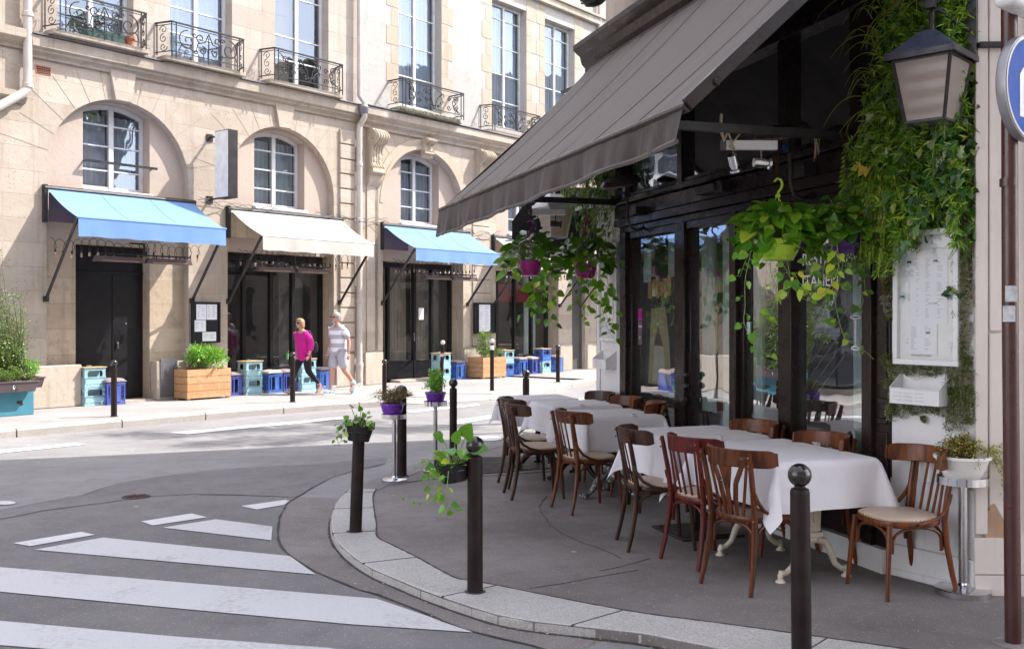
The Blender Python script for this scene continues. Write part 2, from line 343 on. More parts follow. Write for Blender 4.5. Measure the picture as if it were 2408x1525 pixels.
m_seat = M('cream_leatherette', (.50,.39,.31), (.46,.35,.27), 5, .38, bump=.001, bscale=60, spec=.4)
m_brass = M('brass_stud', (.35,.2,.08), rough=.3, metal=1)
m_castiron = M('black_cast_iron', (.014,.014,.015), (.03,.03,.03), 20, .25, .6, bump=.004, bscale=70)
m_castflake = M('flaking_silver_cast_iron', (.03,.03,.03), (.06,.06,.06), 30, .3, .6, bump=.006, bscale=60, wear=(.7,.7,.7), wear_amt=.50)
m_castwhite = M('ivory_cast_iron', (.66,.61,.51), (.58,.52,.42), 8, .42, bump=.002, wear=(.28,.2,.13), wear_amt=.66)
m_pine = woodmat('larch_planks', (.46,.25,.12), (.56,.32,.17), .55, 1, 0, (6,6,1.2)); m_pinetop = woodmat('light_wood_board', (.55,.36,.18), (.62,.43,.24), .5, 1, 0)
m_soil = M('soil', (.03,.02,.014), (.09,.06,.035), 30, .95, bump=.02)
m_crlb = M('light_blue_crate_plastic', (.33,.52,.58), (.29,.48,.55), 4, .4); m_crbl = M('blue_crate_plastic', (.045,.12,.42), (.06,.16,.5), 4, .4)
m_crpu = M('violet_blue_crate_plastic', (.055,.085,.36), (.08,.11,.42), 4, .45)
m_cush = cloth('mauve_grey_cushion', (.26,.21,.22), fold=.006, fsc=14); m_cushd = cloth('dark_cushion', (.07,.06,.08), fold=.006, fsc=14); m_cushl = cloth('beige_cushion', (.50,.42,.36), fold=.006, fsc=14)
m_teal = M('teal_metal', (.06,.24,.32), (.05,.20,.27), 2, .5, bump=.001, wear=(.12,.3,.38), wear_amt=.66)
m_trough = M('grey_brown_plastic', (.085,.062,.070), (.11,.08,.085), 4, .5)
m_purple = M('purple_plastic', (.16,.030,.40), (.12,.022,.32), 5, .25, spec=.6, coat=.3); m_dpurple = M('deep_purple_plastic', (.075,.012,.16), (.05,.01,.11), 5, .3)
m_magenta = M('magenta_plastic', (.42,.012,.24), (.3,.01,.17), 5, .3); m_lime = M('lime_plastic', (.52,.76,.05), (.44,.68,.04), 5, .3)
m_bucket = M('black_zinc_bucket', (.012,.012,.012), (.03,.03,.028), 18, .3, .3, bump=.001, wear=(.10,.09,.08), wear_amt=.66)
m_potw = M('white_ceramic', (.78,.77,.74), (.70,.69,.66), 4, .32)
m_stem = M('plant_stem', (.14,.26,.05), (.22,.32,.08), 6, .5); m_twig = M('twig', (.09,.06,.04), rough=.8)
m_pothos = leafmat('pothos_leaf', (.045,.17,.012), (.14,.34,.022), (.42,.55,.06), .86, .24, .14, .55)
m_pothos2 = leafmat('shaded_pothos_leaf', (.022,.085,.012), (.07,.19,.018), (.26,.38,.05), .78, .24, .12, .6)  # same pothos leaf with shade put into darker greens
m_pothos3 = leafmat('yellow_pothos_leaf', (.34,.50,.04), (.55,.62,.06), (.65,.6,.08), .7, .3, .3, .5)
m_shrub = leafmat('shrub_leaf', (.05,.11,.022), (.15,.25,.05), (.26,.34,.10), .8, .4, .25)
m_bright = leafmat('bright_laurel_leaf', (.08,.30,.03), (.22,.50,.07), (.42,.55,.12), .8, .35, .3)
m_ivy = leafmat('ivy_leaf', (.012,.040,.012), (.035,.095,.022), (.30,.36,.10), .84, .32, .12)
m_ivyl = leafmat('variegated_ivy_leaf', (.06,.14,.06), (.18,.30,.13), (.45,.5,.3), .7, .4, .2)
m_bamboo = leafmat('fine_pointed_leaf', (.03,.10,.010), (.22,.43,.025), (.5,.62,.06), .82, .35, .25)
m_fern = leafmat('fern_frond', (.02,.09,.03), (.05,.18,.06), None, .8, .4, .25)
m_trail = leafmat('trailing_yellow_stem', (.26,.32,.05), (.42,.46,.08), None, .8, .5, .3)
m_brownleaf = leafmat('reddish_wire_vine', (.07,.045,.02), (.16,.10,.035), (.28,.26,.06), .7, .5, .2)
m_yg = leafmat('yellow_green_wire_vine', (.16,.19,.03), (.34,.36,.06), (.55,.48,.09), .65, .45, .25); m_redl = leafmat('red_brown_leaf', (.12,.03,.015), (.2,.06,.02), None, .8, .5, .2)
m_moss = leafmat('green_moss', (.045,.07,.010), (.15,.20,.02), None, .8, .8, .1); m_lichen = leafmat('grey_reindeer_moss', (.28,.25,.19), (.42,.39,.29), (.2,.17,.12), .8, .9, .1)
m_yellowl = leafmat('yellow_dead_leaf', (.62,.42,.05), (.7,.5,.08), None, .8, .5, .4); m_flower = leafmat('mauve_flower', (.25,.1,.4), (.35,.2,.5))
m_wwall = peeling('cream_painted_wall', (.66,.60,.56), amt=.68, seed=4); m_wwall2 = peeling('white_painted_wall', (.70,.69,.70), amt=.70, seed=9)
m_wbox = M('white_enamel', (.74,.74,.75), (.68,.68,.69), 5, .3, bump=.001)
m_paper = M('menu_paper', (.74,.75,.80), (.70,.71,.77), 3, .6); m_ink = M('menu_ink', (.12,.12,.16), rough=.7); m_inkl = M('faint_menu_ink', (.4,.4,.45), rough=.7)
m_lampglass = None
def lampg():
    m, nt, out = newmat('ribbed_lamp_glass'); t = NT(nt); v = t.obj()
    w = t.n('TexWave', wave_type='BANDS', bands_direction='X'); t.l(v, w.inputs['Vector']); w.inputs['Scale'].default_value = 22
    b = t.bsdf(out, t.mix(t.ramp(t.noise(v, 6), .3, .7), (.50,.42,.37), (.42,.34,.30)), .22, 0, w.outputs[1], .7, .006, Coat_Weight=.4)
    tr = t.n('BsdfTranslucent'); tr.inputs[0].default_value = (.75,.62,.55,1); mx = t.n('MixShader'); mx.inputs[0].default_value = .45
    t.l(b.outputs[0], mx.inputs[1]); t.l(tr.outputs[0], mx.inputs[2]); t.l(mx.outputs[0], out.inputs[0]); return m
m_lampglass = lampg()
m_lampmetal = M('lantern_metal', (.028,.024,.028), (.045,.038,.042), 6, .4, .4)
m_pole = M('maroon_paint', (.045,.012,.010), (.065,.018,.015), 9, .35, bump=.001, wear=(.3,.25,.25), wear_amt=.72, coat=.2)
m_signblue = M('sign_blue', (.001,.055,.33), (.001,.06,.36), 3, .45, spec=.2); m_signwhite = M('sign_white', (.8,.8,.8), rough=.35); m_signgrey = M('sign_rim', (.32,.31,.33), rough=.4, metal=.5)
m_rope = M('rope', (.5,.4,.28), rough=.9, bump=.002); m_rust = M('rusty_chain', (.10,.035,.018), (.05,.02,.012), 30, .8, .4)
m_bulb = glass('bulb_glass', .3, (1,.75,.5), .05); m_bulbf = M('bulb_socket', (.015,.015,.015), rough=.5)
m_red = M('red_fabric', (.30,.01,.02), rough=.6); m_teracotta = M('terracotta', (.42,.13,.06), (.5,.18,.09), 9, .8); m_greenpl = M('dark_green_plastic', (.02,.06,.05), rough=.5)
m_yposter = M('yellow_poster', (.42,.36,.17), (.50,.46,.30), 9, .6); m_oposter = M('orange_print', (.50,.28,.10), (.6,.4,.2), 9, .6); m_chalk = M('dark_chalkboard', (.015,.03,.035), rough=.6)
m_grate = M('iron_grating', (.16,.15,.15), (.10,.095,.095), 9, .55, .5)
m_skin = M('skin', (.55,.30,.22), (.50,.26,.18), 9, .5, bump=.0006); m_skin2 = M('reddish_skin', (.55,.27,.20), (.48,.22,.16), 9, .5)
m_pink = cloth('magenta_blouse', (.55,.012,.25), fold=.006, fsc=14); m_jeans = cloth('black_trousers', (.014,.013,.016), fold=.006, fsc=12)
m_hairb = M('blonde_hair', (.40,.26,.13), (.26,.15,.07), 30, .5, stretch=(1,1,.2), bump=.004); m_hairg = M('grey_hair', (.36,.35,.34), (.24,.23,.23), 30, .5, stretch=(1,1,.2), bump=.004)
m_short = cloth('grey_shorts', (.42,.41,.47), fold=.008, fsc=10); m_shoeb = M('blue_shoe', (.04,.20,.32), (.5,.6,.65), 18, .5); m_sandal = M('beige_sandal', (.42,.30,.24), rough=.6)
m_sock = cloth('white_sock', (.72,.72,.74)); m_dark = M('sunglass_black', (.01,.01,.012), rough=.15); m_bagm = cloth('dark_bag', (.05,.045,.06))
def stripes():
    m, nt, out = newmat('striped_polo'); t = NT(nt); s_ = t.n('SeparateXYZ'); t.l(t.obj(), s_.inputs[0])
    k = t.ramp(t.math('FRACT', t.math('MULTIPLY', s_.outputs[2], 5.6)), .48, .52)
    t.bsdf(out, t.mix(k, (.78,.78,.82), (.42,.40,.47)), .85, 0, t.noise(t.obj(), 12, 4), .6, .01); return m
m_polo = stripes()
# ---------------------------------------------------------------- sunlit stone houses across the street (local frame FA)
def hole(s0, s1, z0, zt, kind='flat', rise=0.):
    c = (s0+s1)/2; hw = (s1-s0)/2
    if kind == 'flat': top = lambda s: zt
    elif kind == 'arc':
        Rr = (hw*hw+rise*rise)/(2*rise); top = lambda s: zt-rise+math.sqrt(max(0, Rr*Rr-(s-c)**2))-(Rr-rise)
    else: top = lambda s: zt+math.sqrt(max(0, hw*hw-(s-c)**2))          # zt is the springing line
    xs = [s0, s1] if kind == 'flat' else [c-hw*math.cos(PI*i/28) for i in range(29)]
    return dict(s0=s0, s1=s1, z0=z0, top=top, xs=xs)
def wall(mb, s0, s1, z0, z1, y, holes, depth):
    bp = sorted(set([s0, s1]+[round(x, 5) for h in holes for x in h['xs'] if s0 < x < s1]))
    for a, b in zip(bp, bp[1:]):
        if b-a < 1e-5: continue
        mid = (a+b)/2; act = sorted([h for h in holes if h['s0'] < mid < h['s1']], key=lambda h: h['z0'])
        za = zb = z0
        for h in act:
            if h['z0'] > za+1e-4: mb.quad((a,y,za), (b,y,zb), (b,y,h['z0']), (a,y,h['z0']))
            za, zb = h['top'](a), h['top'](b)
            mb.quad((a,y,za), (b,y,zb), (b,y+depth,zb), (a,y+depth,za))
        if z1 > min(za, zb): mb.quad((a,y,za), (b,y,zb), (b,y,z1), (a,y,z1))
    for h in holes:
        for s_ in (h['s0'], h['s1']):
            zt = h['top'](s_)
            if zt > h['z0']: mb.quad((s_,y,h['z0']), (s_,y+depth,h['z0']), (s_,y+depth,zt), (s_,y,zt))
        if h['z0'] > z0: mb.quad((h['s0'],y,h['z0']), (h['s1'],y,h['z0']), (h['s1'],y+depth,h['z0']), (h['s0'],y+depth,h['z0']))
def pad(L, s0, s1, y0, y1, z0, z1):   # boxes set proud of the wall; never coplanar with it
    L.box(s0, s1, y0, y1, z0, z1)
def curtain(name, s0, s1, z0, z1, y, m, parent, waves=6, amp=.03):
    mb = MB(); n = waves*6; vs = []; fc = []
    for i in range(n+1):
        u = i/n; s_ = s0+(s1-s0)*u
        for j, z in enumerate((z0, (z0*2+z1)/3, (z0+2*z1)/3, z1)):
            vs.append((s_+.012*math.sin(7*u+j), y+amp*math.sin(2*PI*u*waves+.5*math.sin(3*u+j)), z))
    for i in range(n):
        for j in range(3): fc.append((i*4+j, (i+1)*4+j, (i+1)*4+j+1, i*4+j+1))
    mb.add(vs, fc); return mb.build(name, m, parent, smooth=80)
def window(parent, s0, s1, z0, z1, y, rows, m=None, rise=0., curt=None, muntin=.028, fr=.055, label=None, glassm=None, cols=2):
    """a casement window: frame, its panes and what hangs behind them"""
    m = m or m_white; fmb = MB(); c = (s0+s1)/2; hw = (s1-s0)/2
    if rise: Rr = (hw*hw+rise*rise)/(2*rise); top = lambda s_: z1-Rr+math.sqrt(max(0, Rr*Rr-(s_-c)**2))
    else: top = lambda s_: z1
    for x in (s0, s1-fr): fmb.box(x, x+fr, y-.03, y+.04, z0, top(x+fr/2 if x == s0 else x+fr/2))
    fmb.box(s0+fr, s1-fr, y-.03, y+.04, z0, z0+fr*1.2)
    n = 14 if rise else 1; P = [s0+(s1-s0)*i/n for i in range(n+1)]
    for a, b in zip(P, P[1:]):
        fmb.add([(a,y-.032,top(a)-fr*1.2),(b,y-.032,top(b)-fr*1.2),(b,y-.032,top(b)),(a,y-.032,top(a)),(a,y+.042,top(a)-fr*1.2),(b,y+.042,top(b)-fr*1.2),(b,y+.042,top(b)),(a,y+.042,top(a))], [(0,1,2,3),(7,6,5,4),(0,4,5,1),(3,2,6,7)])
    cm = [s0+(s1-s0)*k/cols for k in range(1, cols)]
    for x in cm: fmb.box(x-fr*.62, x+fr*.62, y-.045, y+.045, z0+.02, top(x)-.02)
    hs = [z0+(top(c)-z0)*r for r in rows]
    edges = [s0+fr]+[q for x in cm for q in (x-fr*.62, x+fr*.62)]+[s1-fr]
    for z in hs:
        for k in range(0, len(edges), 2): fmb.box(edges[k], edges[k+1], y-.022, y+.022, z-muntin/2, z+muntin/2)
    w = fmb.build('window', m, parent)
    if label: w['label'] = label
    g = MB(); vs = []; fc = []
    for i, p in enumerate(P):
        q = max(s0+.01, min(s1-.01, p)); vs += [(q, y, z0+.01), (q, y, top(q)-.015)]
        if i: fc.append((2*i-2, 2*i, 2*i+1, 2*i-1))
    g.add(vs, fc); g.build('pane', glassm or m_glass_up, w, smooth=0)
    if curt == 'sheer':
        curtain('curtain', s0+.03, c-.03, z0+.05, z1-rise-.02, y+.14, m_curtw, w, 5); curtain('curtain', c+.03, s1-.03, z0+.05, z1-rise-.02, y+.14, m_curtw, w, 5)
    elif curt == 'sides':
        curtain('curtain', s0+.03, s0+.36, z0+.05, z1-.05, y+.16, m_curtw, w, 3); curtain('curtain', s1-.36, s1-.03, z0+.05, z1-.05, y+.16, m_curtw, w, 3)
    elif curt == 'shutter':
        b = MB(); b.box(s0+.06, c-.1, y+.1, y+.14, z0, z1)
        for k in range(5): b.box(s0+.12, c-.16, y+.085, y+.1, z0+.15+k*.72, z0+.75+k*.72)
        b.build('inner_shutter', m_shutter, w)
    rm = MB(); rm.box(s0-.02, s1+.02, y+.55, y+.60, z0-.05, z1+.02); rm.box(s0-.03, s0-.02, y+.045, y+.6, z0-.05, z1); rm.box(s1+.02, s1+.03, y+.045, y+.6, z0-.05, z1)
    rm.build('dark_room', m_room, w, smooth=0); return w
def scroll(cx, cz, r, turns, a0, dirn=1, n=22):
    return [(cx+r*(1-i/n*.86)*math.cos(a0+dirn*turns*2*PI*i/n), 0, cz+r*(1-i/n*.86)*math.sin(a0+dirn*turns*2*PI*i/n)) for i in range(n+1)]
def curve_panel(mb, s0, s1, z0, z1, y, style=0, tr=.012):
    """wrought iron scrollwork filling the rectangle s0..s1 x z0..z1 at local y"""
    w = s1-s0; h = z1-z0; c = (s0+s1)/2; cz = (z0+z1)/2
    def T(pts, r=tr): mb.tube([(p[0], y, p[2]) for p in pts], r, 5, cap=False)
    for sg in (-1, 1):
        if style == 0:
            T(scroll(c+sg*w*.33, cz, h*.42, 1.35, PI/2 if sg < 0 else PI/2, -sg)); T(scroll(c+sg*w*.13, cz+h*.22, h*.20, 1.2, -PI/2, sg)); T(scroll(c+sg*w*.10, cz-h*.24, h*.18, 1.2, PI/2, sg))
            T([(c+sg*w*.47, 0, z0+.02), (c+sg*w*.42, 0, cz-h*.2), (c+sg*w*.2, 0, cz-h*.35), (c+sg*w*.17, 0, cz), (c+sg*w*.06, 0, cz+h*.1), (c, 0, z1-.02)])
            T(scroll(c+sg*w*.22, cz+h*.3, h*.11, 1.1, 0, sg)); T(scroll(c+sg*w*.2, cz-h*.34, h*.1, 1.1, PI, -sg))
        else:
            for k, (ux, uz, rr, a, d) in enumerate(((.40,.22,.20,-PI/2,-1), (.40,-.24,.20,PI/2,1), (.27,.12,.13,0,1), (.27,-.28,.15,0,-1), (.15,.25,.16,PI,1), (.13,-.1,.14,PI/2,-1), (.07,-.34,.09,0,1))):
                T(scroll(c+sg*w*ux, cz+h*uz, h*rr, 1.25, a, d*sg))
            T([(c+sg*w*.48, 0, z1-.02), (c+sg*w*.33, 0, cz+h*.05), (c+sg*w*.35, 0, cz-h*.2), (c+sg*w*.47, 0, z0+.02)]); T([(c+sg*.02, 0, z0), (c+sg*w*.05, 0, cz), (c+sg*w*.14, 0, z1-h*.16), (c+sg*w*.05, 0, z1-.03)])
            T([(c+sg*.015, 0, z0+.03), (c+sg*w*.1, 0, cz-h*.1), (c+sg*w*.22, 0, cz-h*.02)], tr*.8)
    if style == 0:
        mb.tube([(c,y,z0-.12),(c,y,z1-.1)], tr, 5)
        for k in range(4): mb.sphere((c, y, z0+h*(.25+.14*k)), .018, 8, 6)
    else: mb.sphere((c, y, z0+.08), .022, 8, 6)
def balcony(parent, s0, s1, z0, z1, dep, style, cham=0.):
    mb = MB()
    pl = [(s0, -.0), (s0+cham, -dep), (s1-cham, -dep), (s1, -.0)]
    for z, r in ((z1, .019), (z1-.05, .009), (z0+.05, .011)):
        for a, b in zip(pl, pl[1:]): mb.bar((a[0], a[1], z), (b[0], b[1], z), r*2, r*1.3)
    for x, y in pl[1:3]+[((s0+cham+.1), -dep), ((s1-cham-.1), -dep)]: mb.bar((x, y, z0-.06), (x, y, z1), .018)
    if cham: mb.bar((s0+.02, -.03, z0), (s0+.02, -.03, z1), .018); mb.bar((s1-.02, -.03, z0), (s1-.02, -.03, z1), .018)
    curve_panel(mb, s0+cham+.1, s1-cham-.1, z0+.06, z1-.06, -dep, style)
    # returns to the wall
    for (xa, ya), (xb, yb) in ((pl[0], pl[1]), (pl[3], pl[2])):
        for k in range(3):
            zc = z0+.06+(z1-z0-.12)*(k+.5)/3; L = math.hypot(xb-xa, yb-ya)
            pts = scroll(0, 0, (z1-z0)*.15, 1.25, PI/2*k, 1 if k%2 else -1, 16)
            mb.tube([(xa+(xb-xa)*(.5+p[0]/L), ya+(yb-ya)*(.5+p[0]/L), zc+p[2]) for p in pts], .008, 5, cap=False)
    return mb.build('balcony_railing', m_iron, parent)

def facade_house(name, label): return thing(name, label, 'building', FO, FA)
hA = facade_house('stone_house', 'cream limestone house with two wide arches over the first blue and the white awnings')
hB = facade_house('stone_house', 'pale rendered and limestone house with scroll consoles right of the long drainpipe')
hL = facade_house('stone_house', 'shaded edge of a stone house left of the bent cream pipe')
ZT = 13.4
# main wall planes
upA = [hole(.34,1.82,6.72,10.42), hole(2.60,4.05,6.72,10.42), hole(5.16,6.66,6.72,10.42)]
upB = [hole(8.9,10.44,6.86,10.42), hole(12.47,14.0,6.86,10.36), hole(14.88,16.38,6.86,10.36), hole(18.6,20.1,6.86,10.36), hole(22.2,23.7,6.86,10.36)]
AR = [(1.58,1.44,4.28), (5.38,1.44,4.33), (9.80,1.46,4.38), (14.1,1.46,4.40)]
archA = [hole(c-r,c+r,0.,z,'arch') for c, r, z in AR[:2]]; archB = [hole(c-r,c+r,0.,z,'arch') for c, r, z in AR[2:]]+[hole(16.25,16.95,0,2.9), hole(18.4,20.9,0,3.0)]
w = MB(); wall(w, -.2, 7.5, 0, 6.3, 0, archA, .2); w.build('street_wall', m_stone, hA, smooth=0)
w = MB(); wall(w, -.2, 7.5, 6.3, ZT, 0, upA, .28); w.build('upper_wall', m_stone_hi, hA, smooth=0)
w = MB(); wall(w, 7.5, 28, 0, 6.3, 0, archB, .2); w.build('street_wall', m_stone, hB, smooth=0)
w = MB(); wall(w, 7.5, 28, 6.3, ZT, 0, upB, .28); w.build('upper_wall', m_stone_pale, hB, smooth=0)
upL = [hole(-3.0-4.2*k, -1.5-4.2*k, 6.72, 10.4) for k in range(3)]; lowL = [hole(-3.4-4.2*k, -1.2-4.2*k, .1, 3.2) for k in range(3)]+[hole(-3.0-4.2*k, -1.6-4.2*k, 4.2, 5.5) for k in range(3)]
w = MB(); wall(w, -16, -.2, 0, ZT, 0, upL+lowL, .3); w.build('street_wall', m_stone, hL, smooth=0)
for h_ in lowL+upL: 
    if h_['s1'] > -6 or h_['z0'] > 3: window(hL, h_['s0'], h_['s1'], h_['z0'], h_['top'](0), .29, [.33,.66], m_oldwhite if h_['z0'] > 3 else m_black)
    else: q = MB(); q.box(h_['s0'], h_['s1'], .29, .35, h_['z0'], h_['top'](0)); q.build('door', m_black, hL)
# roofs: simple zinc slopes behind the parapet, out of the photograph but closing the block
for hh, a, b in ((hL, -16, -.21), (hA, -.19, 7.49), (hB, 7.51, 28)):
    q = MB(); q.add([(a,-.35,ZT+.25),(b,-.35,ZT+.25),(b,1.6,ZT+2.6),(a,1.6,ZT+2.6),(a,8,ZT+3.4),(b,8,ZT+3.4)], [(0,1,2,3),(3,2,5,4)]); q.build('roof', m_lead, hh, smooth=0)
    q = MB(); q.box(a, b, -.4, .1, ZT, ZT+.22); q.build('eaves_cornice', m_cornice, hh)
    q = MB(); q.quad((a,8,0),(b,8,0),(b,8,ZT+3.4),(a,8,ZT+3.4)); q.quad((a,0,0),(a,8,0),(a,8,ZT+.2),(a,0,ZT+.2)); q.build('rear_wall', m_stone_hi, hh, smooth=0)
# niche (recess) walls inside the arches, plaster above, pier stone below
def niche(par, c, r, zs, ws0, ws1, wz0, wz1, ds0, ds1, dz1, split=3.02):
    hs = [hole(ws0, ws1, wz0, wz1, 'arc', .17)]
    w = MB(); wall(w, c-r-.12, c+r+.12, split, zs+r+.1, .18, hs, .3); w.build('niche_wall', m_niche, par, smooth=0)
    w = MB(); wall(w, c-r-.12, c+r+.12, 0, split, .18, [hole(ds0, ds1, 0, dz1)], .3); w.build('niche_pier', m_pier, par, smooth=0)
niche(hA, *AR[0], .91, 2.27, 4.02, 5.68, .77, 2.27, 2.98); niche(hA, *AR[1], 4.74, 6.11, 4.02, 5.70, 3.95, 6.81, 3.0)
niche(hB, *AR[2], 9.15, 10.54, 3.98, 5.74, 8.35, 11.25, 3.0); niche(hB, *AR[3], 13.4, 14.8, 3.98, 5.74, 12.65, 15.55, 2.95)
wl = ['white arched casement above the first blue awning, iron bar across', None, None, None]
for k, (par, a, b, z0, z1) in enumerate(((hA,.91,2.27,4.02,5.68), (hA,4.74,6.11,4.02,5.70), (hB,9.15,10.54,3.98,5.74), (hB,13.4,14.8,3.98,5.74))):
    window(par, a+.005, b-.005, z0, z1-.004, .44, [.25,.5,.75] if k else [.24,.52,.76], rise=.17, fr=.075, curt='sheer')
    q = MB(); q.box(a-.04, b+.04, .10, .40, z0-.07, z0-.002); q.build('window_sill', m_white, par, bevel=.006)
q = MB(); q.bar((.9, .06, 4.52), (2.36, .06, 4.52), .035, .045); q.bar((.92,.06,4.52), (.92,.2,4.52), .03); q.bar((2.3,.06,4.52), (2.3,.2,4.52), .03); q.build('window_bar', m_blackmetal, hA)
# upper windows
for k, (hh, h_) in enumerate([(hA, x) for x in upA]+[(hB, x) for x in upB]):
    cu = ['sides','sheer','shutter','sheer','sheer','sheer',None,None][k]; ow = k >= 3
    window(hh, h_['s0']+.005, h_['s1']-.005, h_['z0']+.02, h_['top'](0)-.005, .25, [.16,.30,.55,.78] if k < 3 else [.22,.44,.66,.88], m_oldwhite if ow else m_white, curt=cu, fr=.07 if not ow else .06)
for h_ in upB[:3]:      # quoins beside the pale house windows
    for sg in (-1, 1):
        q = MB()
        for i in range(9):
            wq = .42 if (i % 2) else .26; z = 6.9+i*.46; a = h_['s0'] if sg < 0 else h_['s1']
            x0, x1 = (a-wq, a-.002) if sg < 0 else (a+.002, a+wq)
            q.box(x0, x1, -.006-.003*(i%2), .05, z+.004, z+.456)
        q.build('window_quoin', m_quoin, hB, bevel=.004)
q = MB(); q.box(13.6, 28, -.14, .05, 10.75, 10.95); q.box(13.6, 28, -.20, .05, 10.95, 11.02); q.build('string_course', m_cornice, hB, bevel=.01)
# rusticated arch joints: radial dark joints cut as thin proud strips of mortar
m_joint = M('worn_mortar', (.33,.27,.21), (.42,.35,.28), 6, .95)
def voussoirs(par, c, r, zs, rout, n, ring=0):
    mb = MB()
    for i in range(n+1):
        a = PI*i/n
        if i in (0, n): continue
        ro = rout*(1+.12*(i % 2)); ca, sa = math.cos(a), math.sin(a); ro = min(ro, (6.2-zs)/max(sa, .05))
        mb = MB(); mb.bar((c+(r+.0)*ca, -.002, zs+r*sa), (c+ro*ca, -.002, zs+ro*sa), .010, .005, up=(0,1,0)); mb.build('arch_joint', m_joint, par, smooth=0)
voussoirs(hA, *AR[0], 2.12, 14); voussoirs(hA, *AR[1], 2.08, 14); voussoirs(hB, *AR[2], 2.15, 16); voussoirs(hB, *AR[3], 2.15, 14)
for par, (c, r, zs) in ((hA, AR[0]), (hA, AR[1])):
    q = MB(); q.prism([(c-.16, zs+r-.02), (c+.16, zs+r-.02), (c+.27, 6.28), (c-.27, 6.28)], -.07, .1); q.build('keystone', m_stone, par, bevel=.008)
q = MB(); c, r, zs = AR[2]                       # projecting archivolt ring on the pale house
vs = []; fc = []
for i in range(33):
    a = PI*i/32
    for rr, yy in ((r+.001, 0), (r+.001, -.045), (r+.10, -.045), (r+.10, -.03), (r+.26, -.03), (r+.26, 0)): vs.append((c+rr*math.cos(a), yy, zs+rr*math.sin(a)))
for i in range(32):
    for j in range(5): fc.append((i*6+j, i*6+j+1, (i+1)*6+j+1, (i+1)*6+j))
q.add(vs, fc)
for sg in (-1, 1): q.box(*sorted((c+sg*(r+.001), c+sg*(r+.26))), -.03, .02, .8, zs)
q.build('archivolt', m_carve, hB, smooth=30)
# plinths
for a, b in ((-.2,.77), (2.28,3.88), (6.86,7.42)): q = MB(); q.box(a, b, -.05, .17, 0, .76); q.build('plinth', m_plinth, hA, bevel=.02, bseg=2)
for a, b in ((7.75,8.33), (11.28,12.6), (15.58,16.2), (17.0,18.3)): q = MB(); q.box(a, b, -.06, .1, 0, .78); q.build('plinth', m_plinth, hB, bevel=.02, bseg=2)
# vent grille by the black door
q = MB(); q.box(2.36, 2.72, -.075, -.03, .06, .80)
for a in range(26):
    for rr, nn in ((.035,6), (.07,12), (.105,18), (.14,24)):
        if a < nn: q.cbox((2.54+rr*math.cos(2*PI*a/nn), -.0765, .50+rr*1.15*math.sin(2*PI*a/nn)), (.012,.006,.012), mi=1)
for i in range(6):
    for j in range(10):
        if not (1 <= i <= 4 and 3 < j < 9): q.cbox((2.39+i*.06, -.0765, .10+j*.073), (.012,.006,.012), mi=1)
g_ = q.build('vent_panel', [m_lead, m_room], hA, smooth=0)
q = MB(); q.box(-.05, .22, -.008, .02, 5.93, 6.08); 
for i in range(8):
    for j in range(4): q.box(-.035+i*.031, -.012+i*.031, -.012, -.005, 5.945+j*.033, 5.968+j*.033, mi=1)
q.build('air_vent', [m_teracotta, m_room], hA, smooth=0)
# rusticated pilaster between the houses
q = MB()
for i in range(16):
    z = .80+i*.345
    if z > 5.9: break
    q.box(6.97, 7.44, -.055, .02, z+.012, z+.333)
q.build('pilaster', m_stone, hA, bevel=.014, bseg=2)
q = MB()
for i in range(15):
    z = .82+i*.36
    if z > 5.0: break
    q.box(11.65, 12.38, -.03, .02, z+.01, z+.35)
q.build('pilaster', m_stone, hB, bevel=.012, bseg=2); q = MB(); q.box(7.82, 8.2, -.03, .02, .8, 4.8); q.build('pilaster', m_stone, hB, bevel=.012, bseg=2)
# cornices
def cornice(par, a, b, z0, prof, m, name='cornice'):
    mb = MB(); n = len(prof); vs = [(x, -d, z0+z) for x in (a, b) for d, z in prof]
    mb.add(vs, [(i, i+1, n+i+1, n+i) for i in range(n-1)]+[tuple(range(n)), tuple(range(2*n-1, n-1, -1))]); return mb.build(name, m, par, smooth=25)
cornice(hA, -.2, 7.5, 6.2, [(-.01,0),(.05,0),(.06,.05),(.11,.09),(.14,.10),(.14,.14),(.20,.17),(.20,.36),(-.01,.37)], m_cornice)
cornice(hB, 7.52, 13.3, 6.12, [(-.01,0),(.06,0),(.07,.07),(.14,.12),(.17,.13),(.17,.18),(.27,.24),(.30,.27),(.30,.44),(-.01,.46)], m_cornice)
cornice(hB, 13.3, 28, 6.2, [(-.01,0),(.05,0),(.06,.05),(.13,.14),(.13,.30),(-.01,.32)], m_cornice)
cornice(hL, -16, -.2, 6.3, [(-.01,0),(.05,0),(.06,.05),(.16,.12),(.20,.17),(.20,.32),(-.01,.33)], m_cornice)
cornice(hL, -16, -.25, 5.35, [(-.01,0),(.05,0),(.12,.1),(.12,.2),(-.01,.22)], m_cornice)
q = MB(); q.box(-.2, 7.5, -.235, .02, 6.572, 6.592); q.build('zinc_flashing', m_lead, hA)
q = MB(); q.box(7.52, 13.3, -.335, .02, 6.582, 6.60); q.build('zinc_flashing', m_lead, hB)
q = MB(); q.box(-.2, 7.5, -.02, .04, 6.6, 6.66); q.build('wall_band', m_stone_hi, hA)
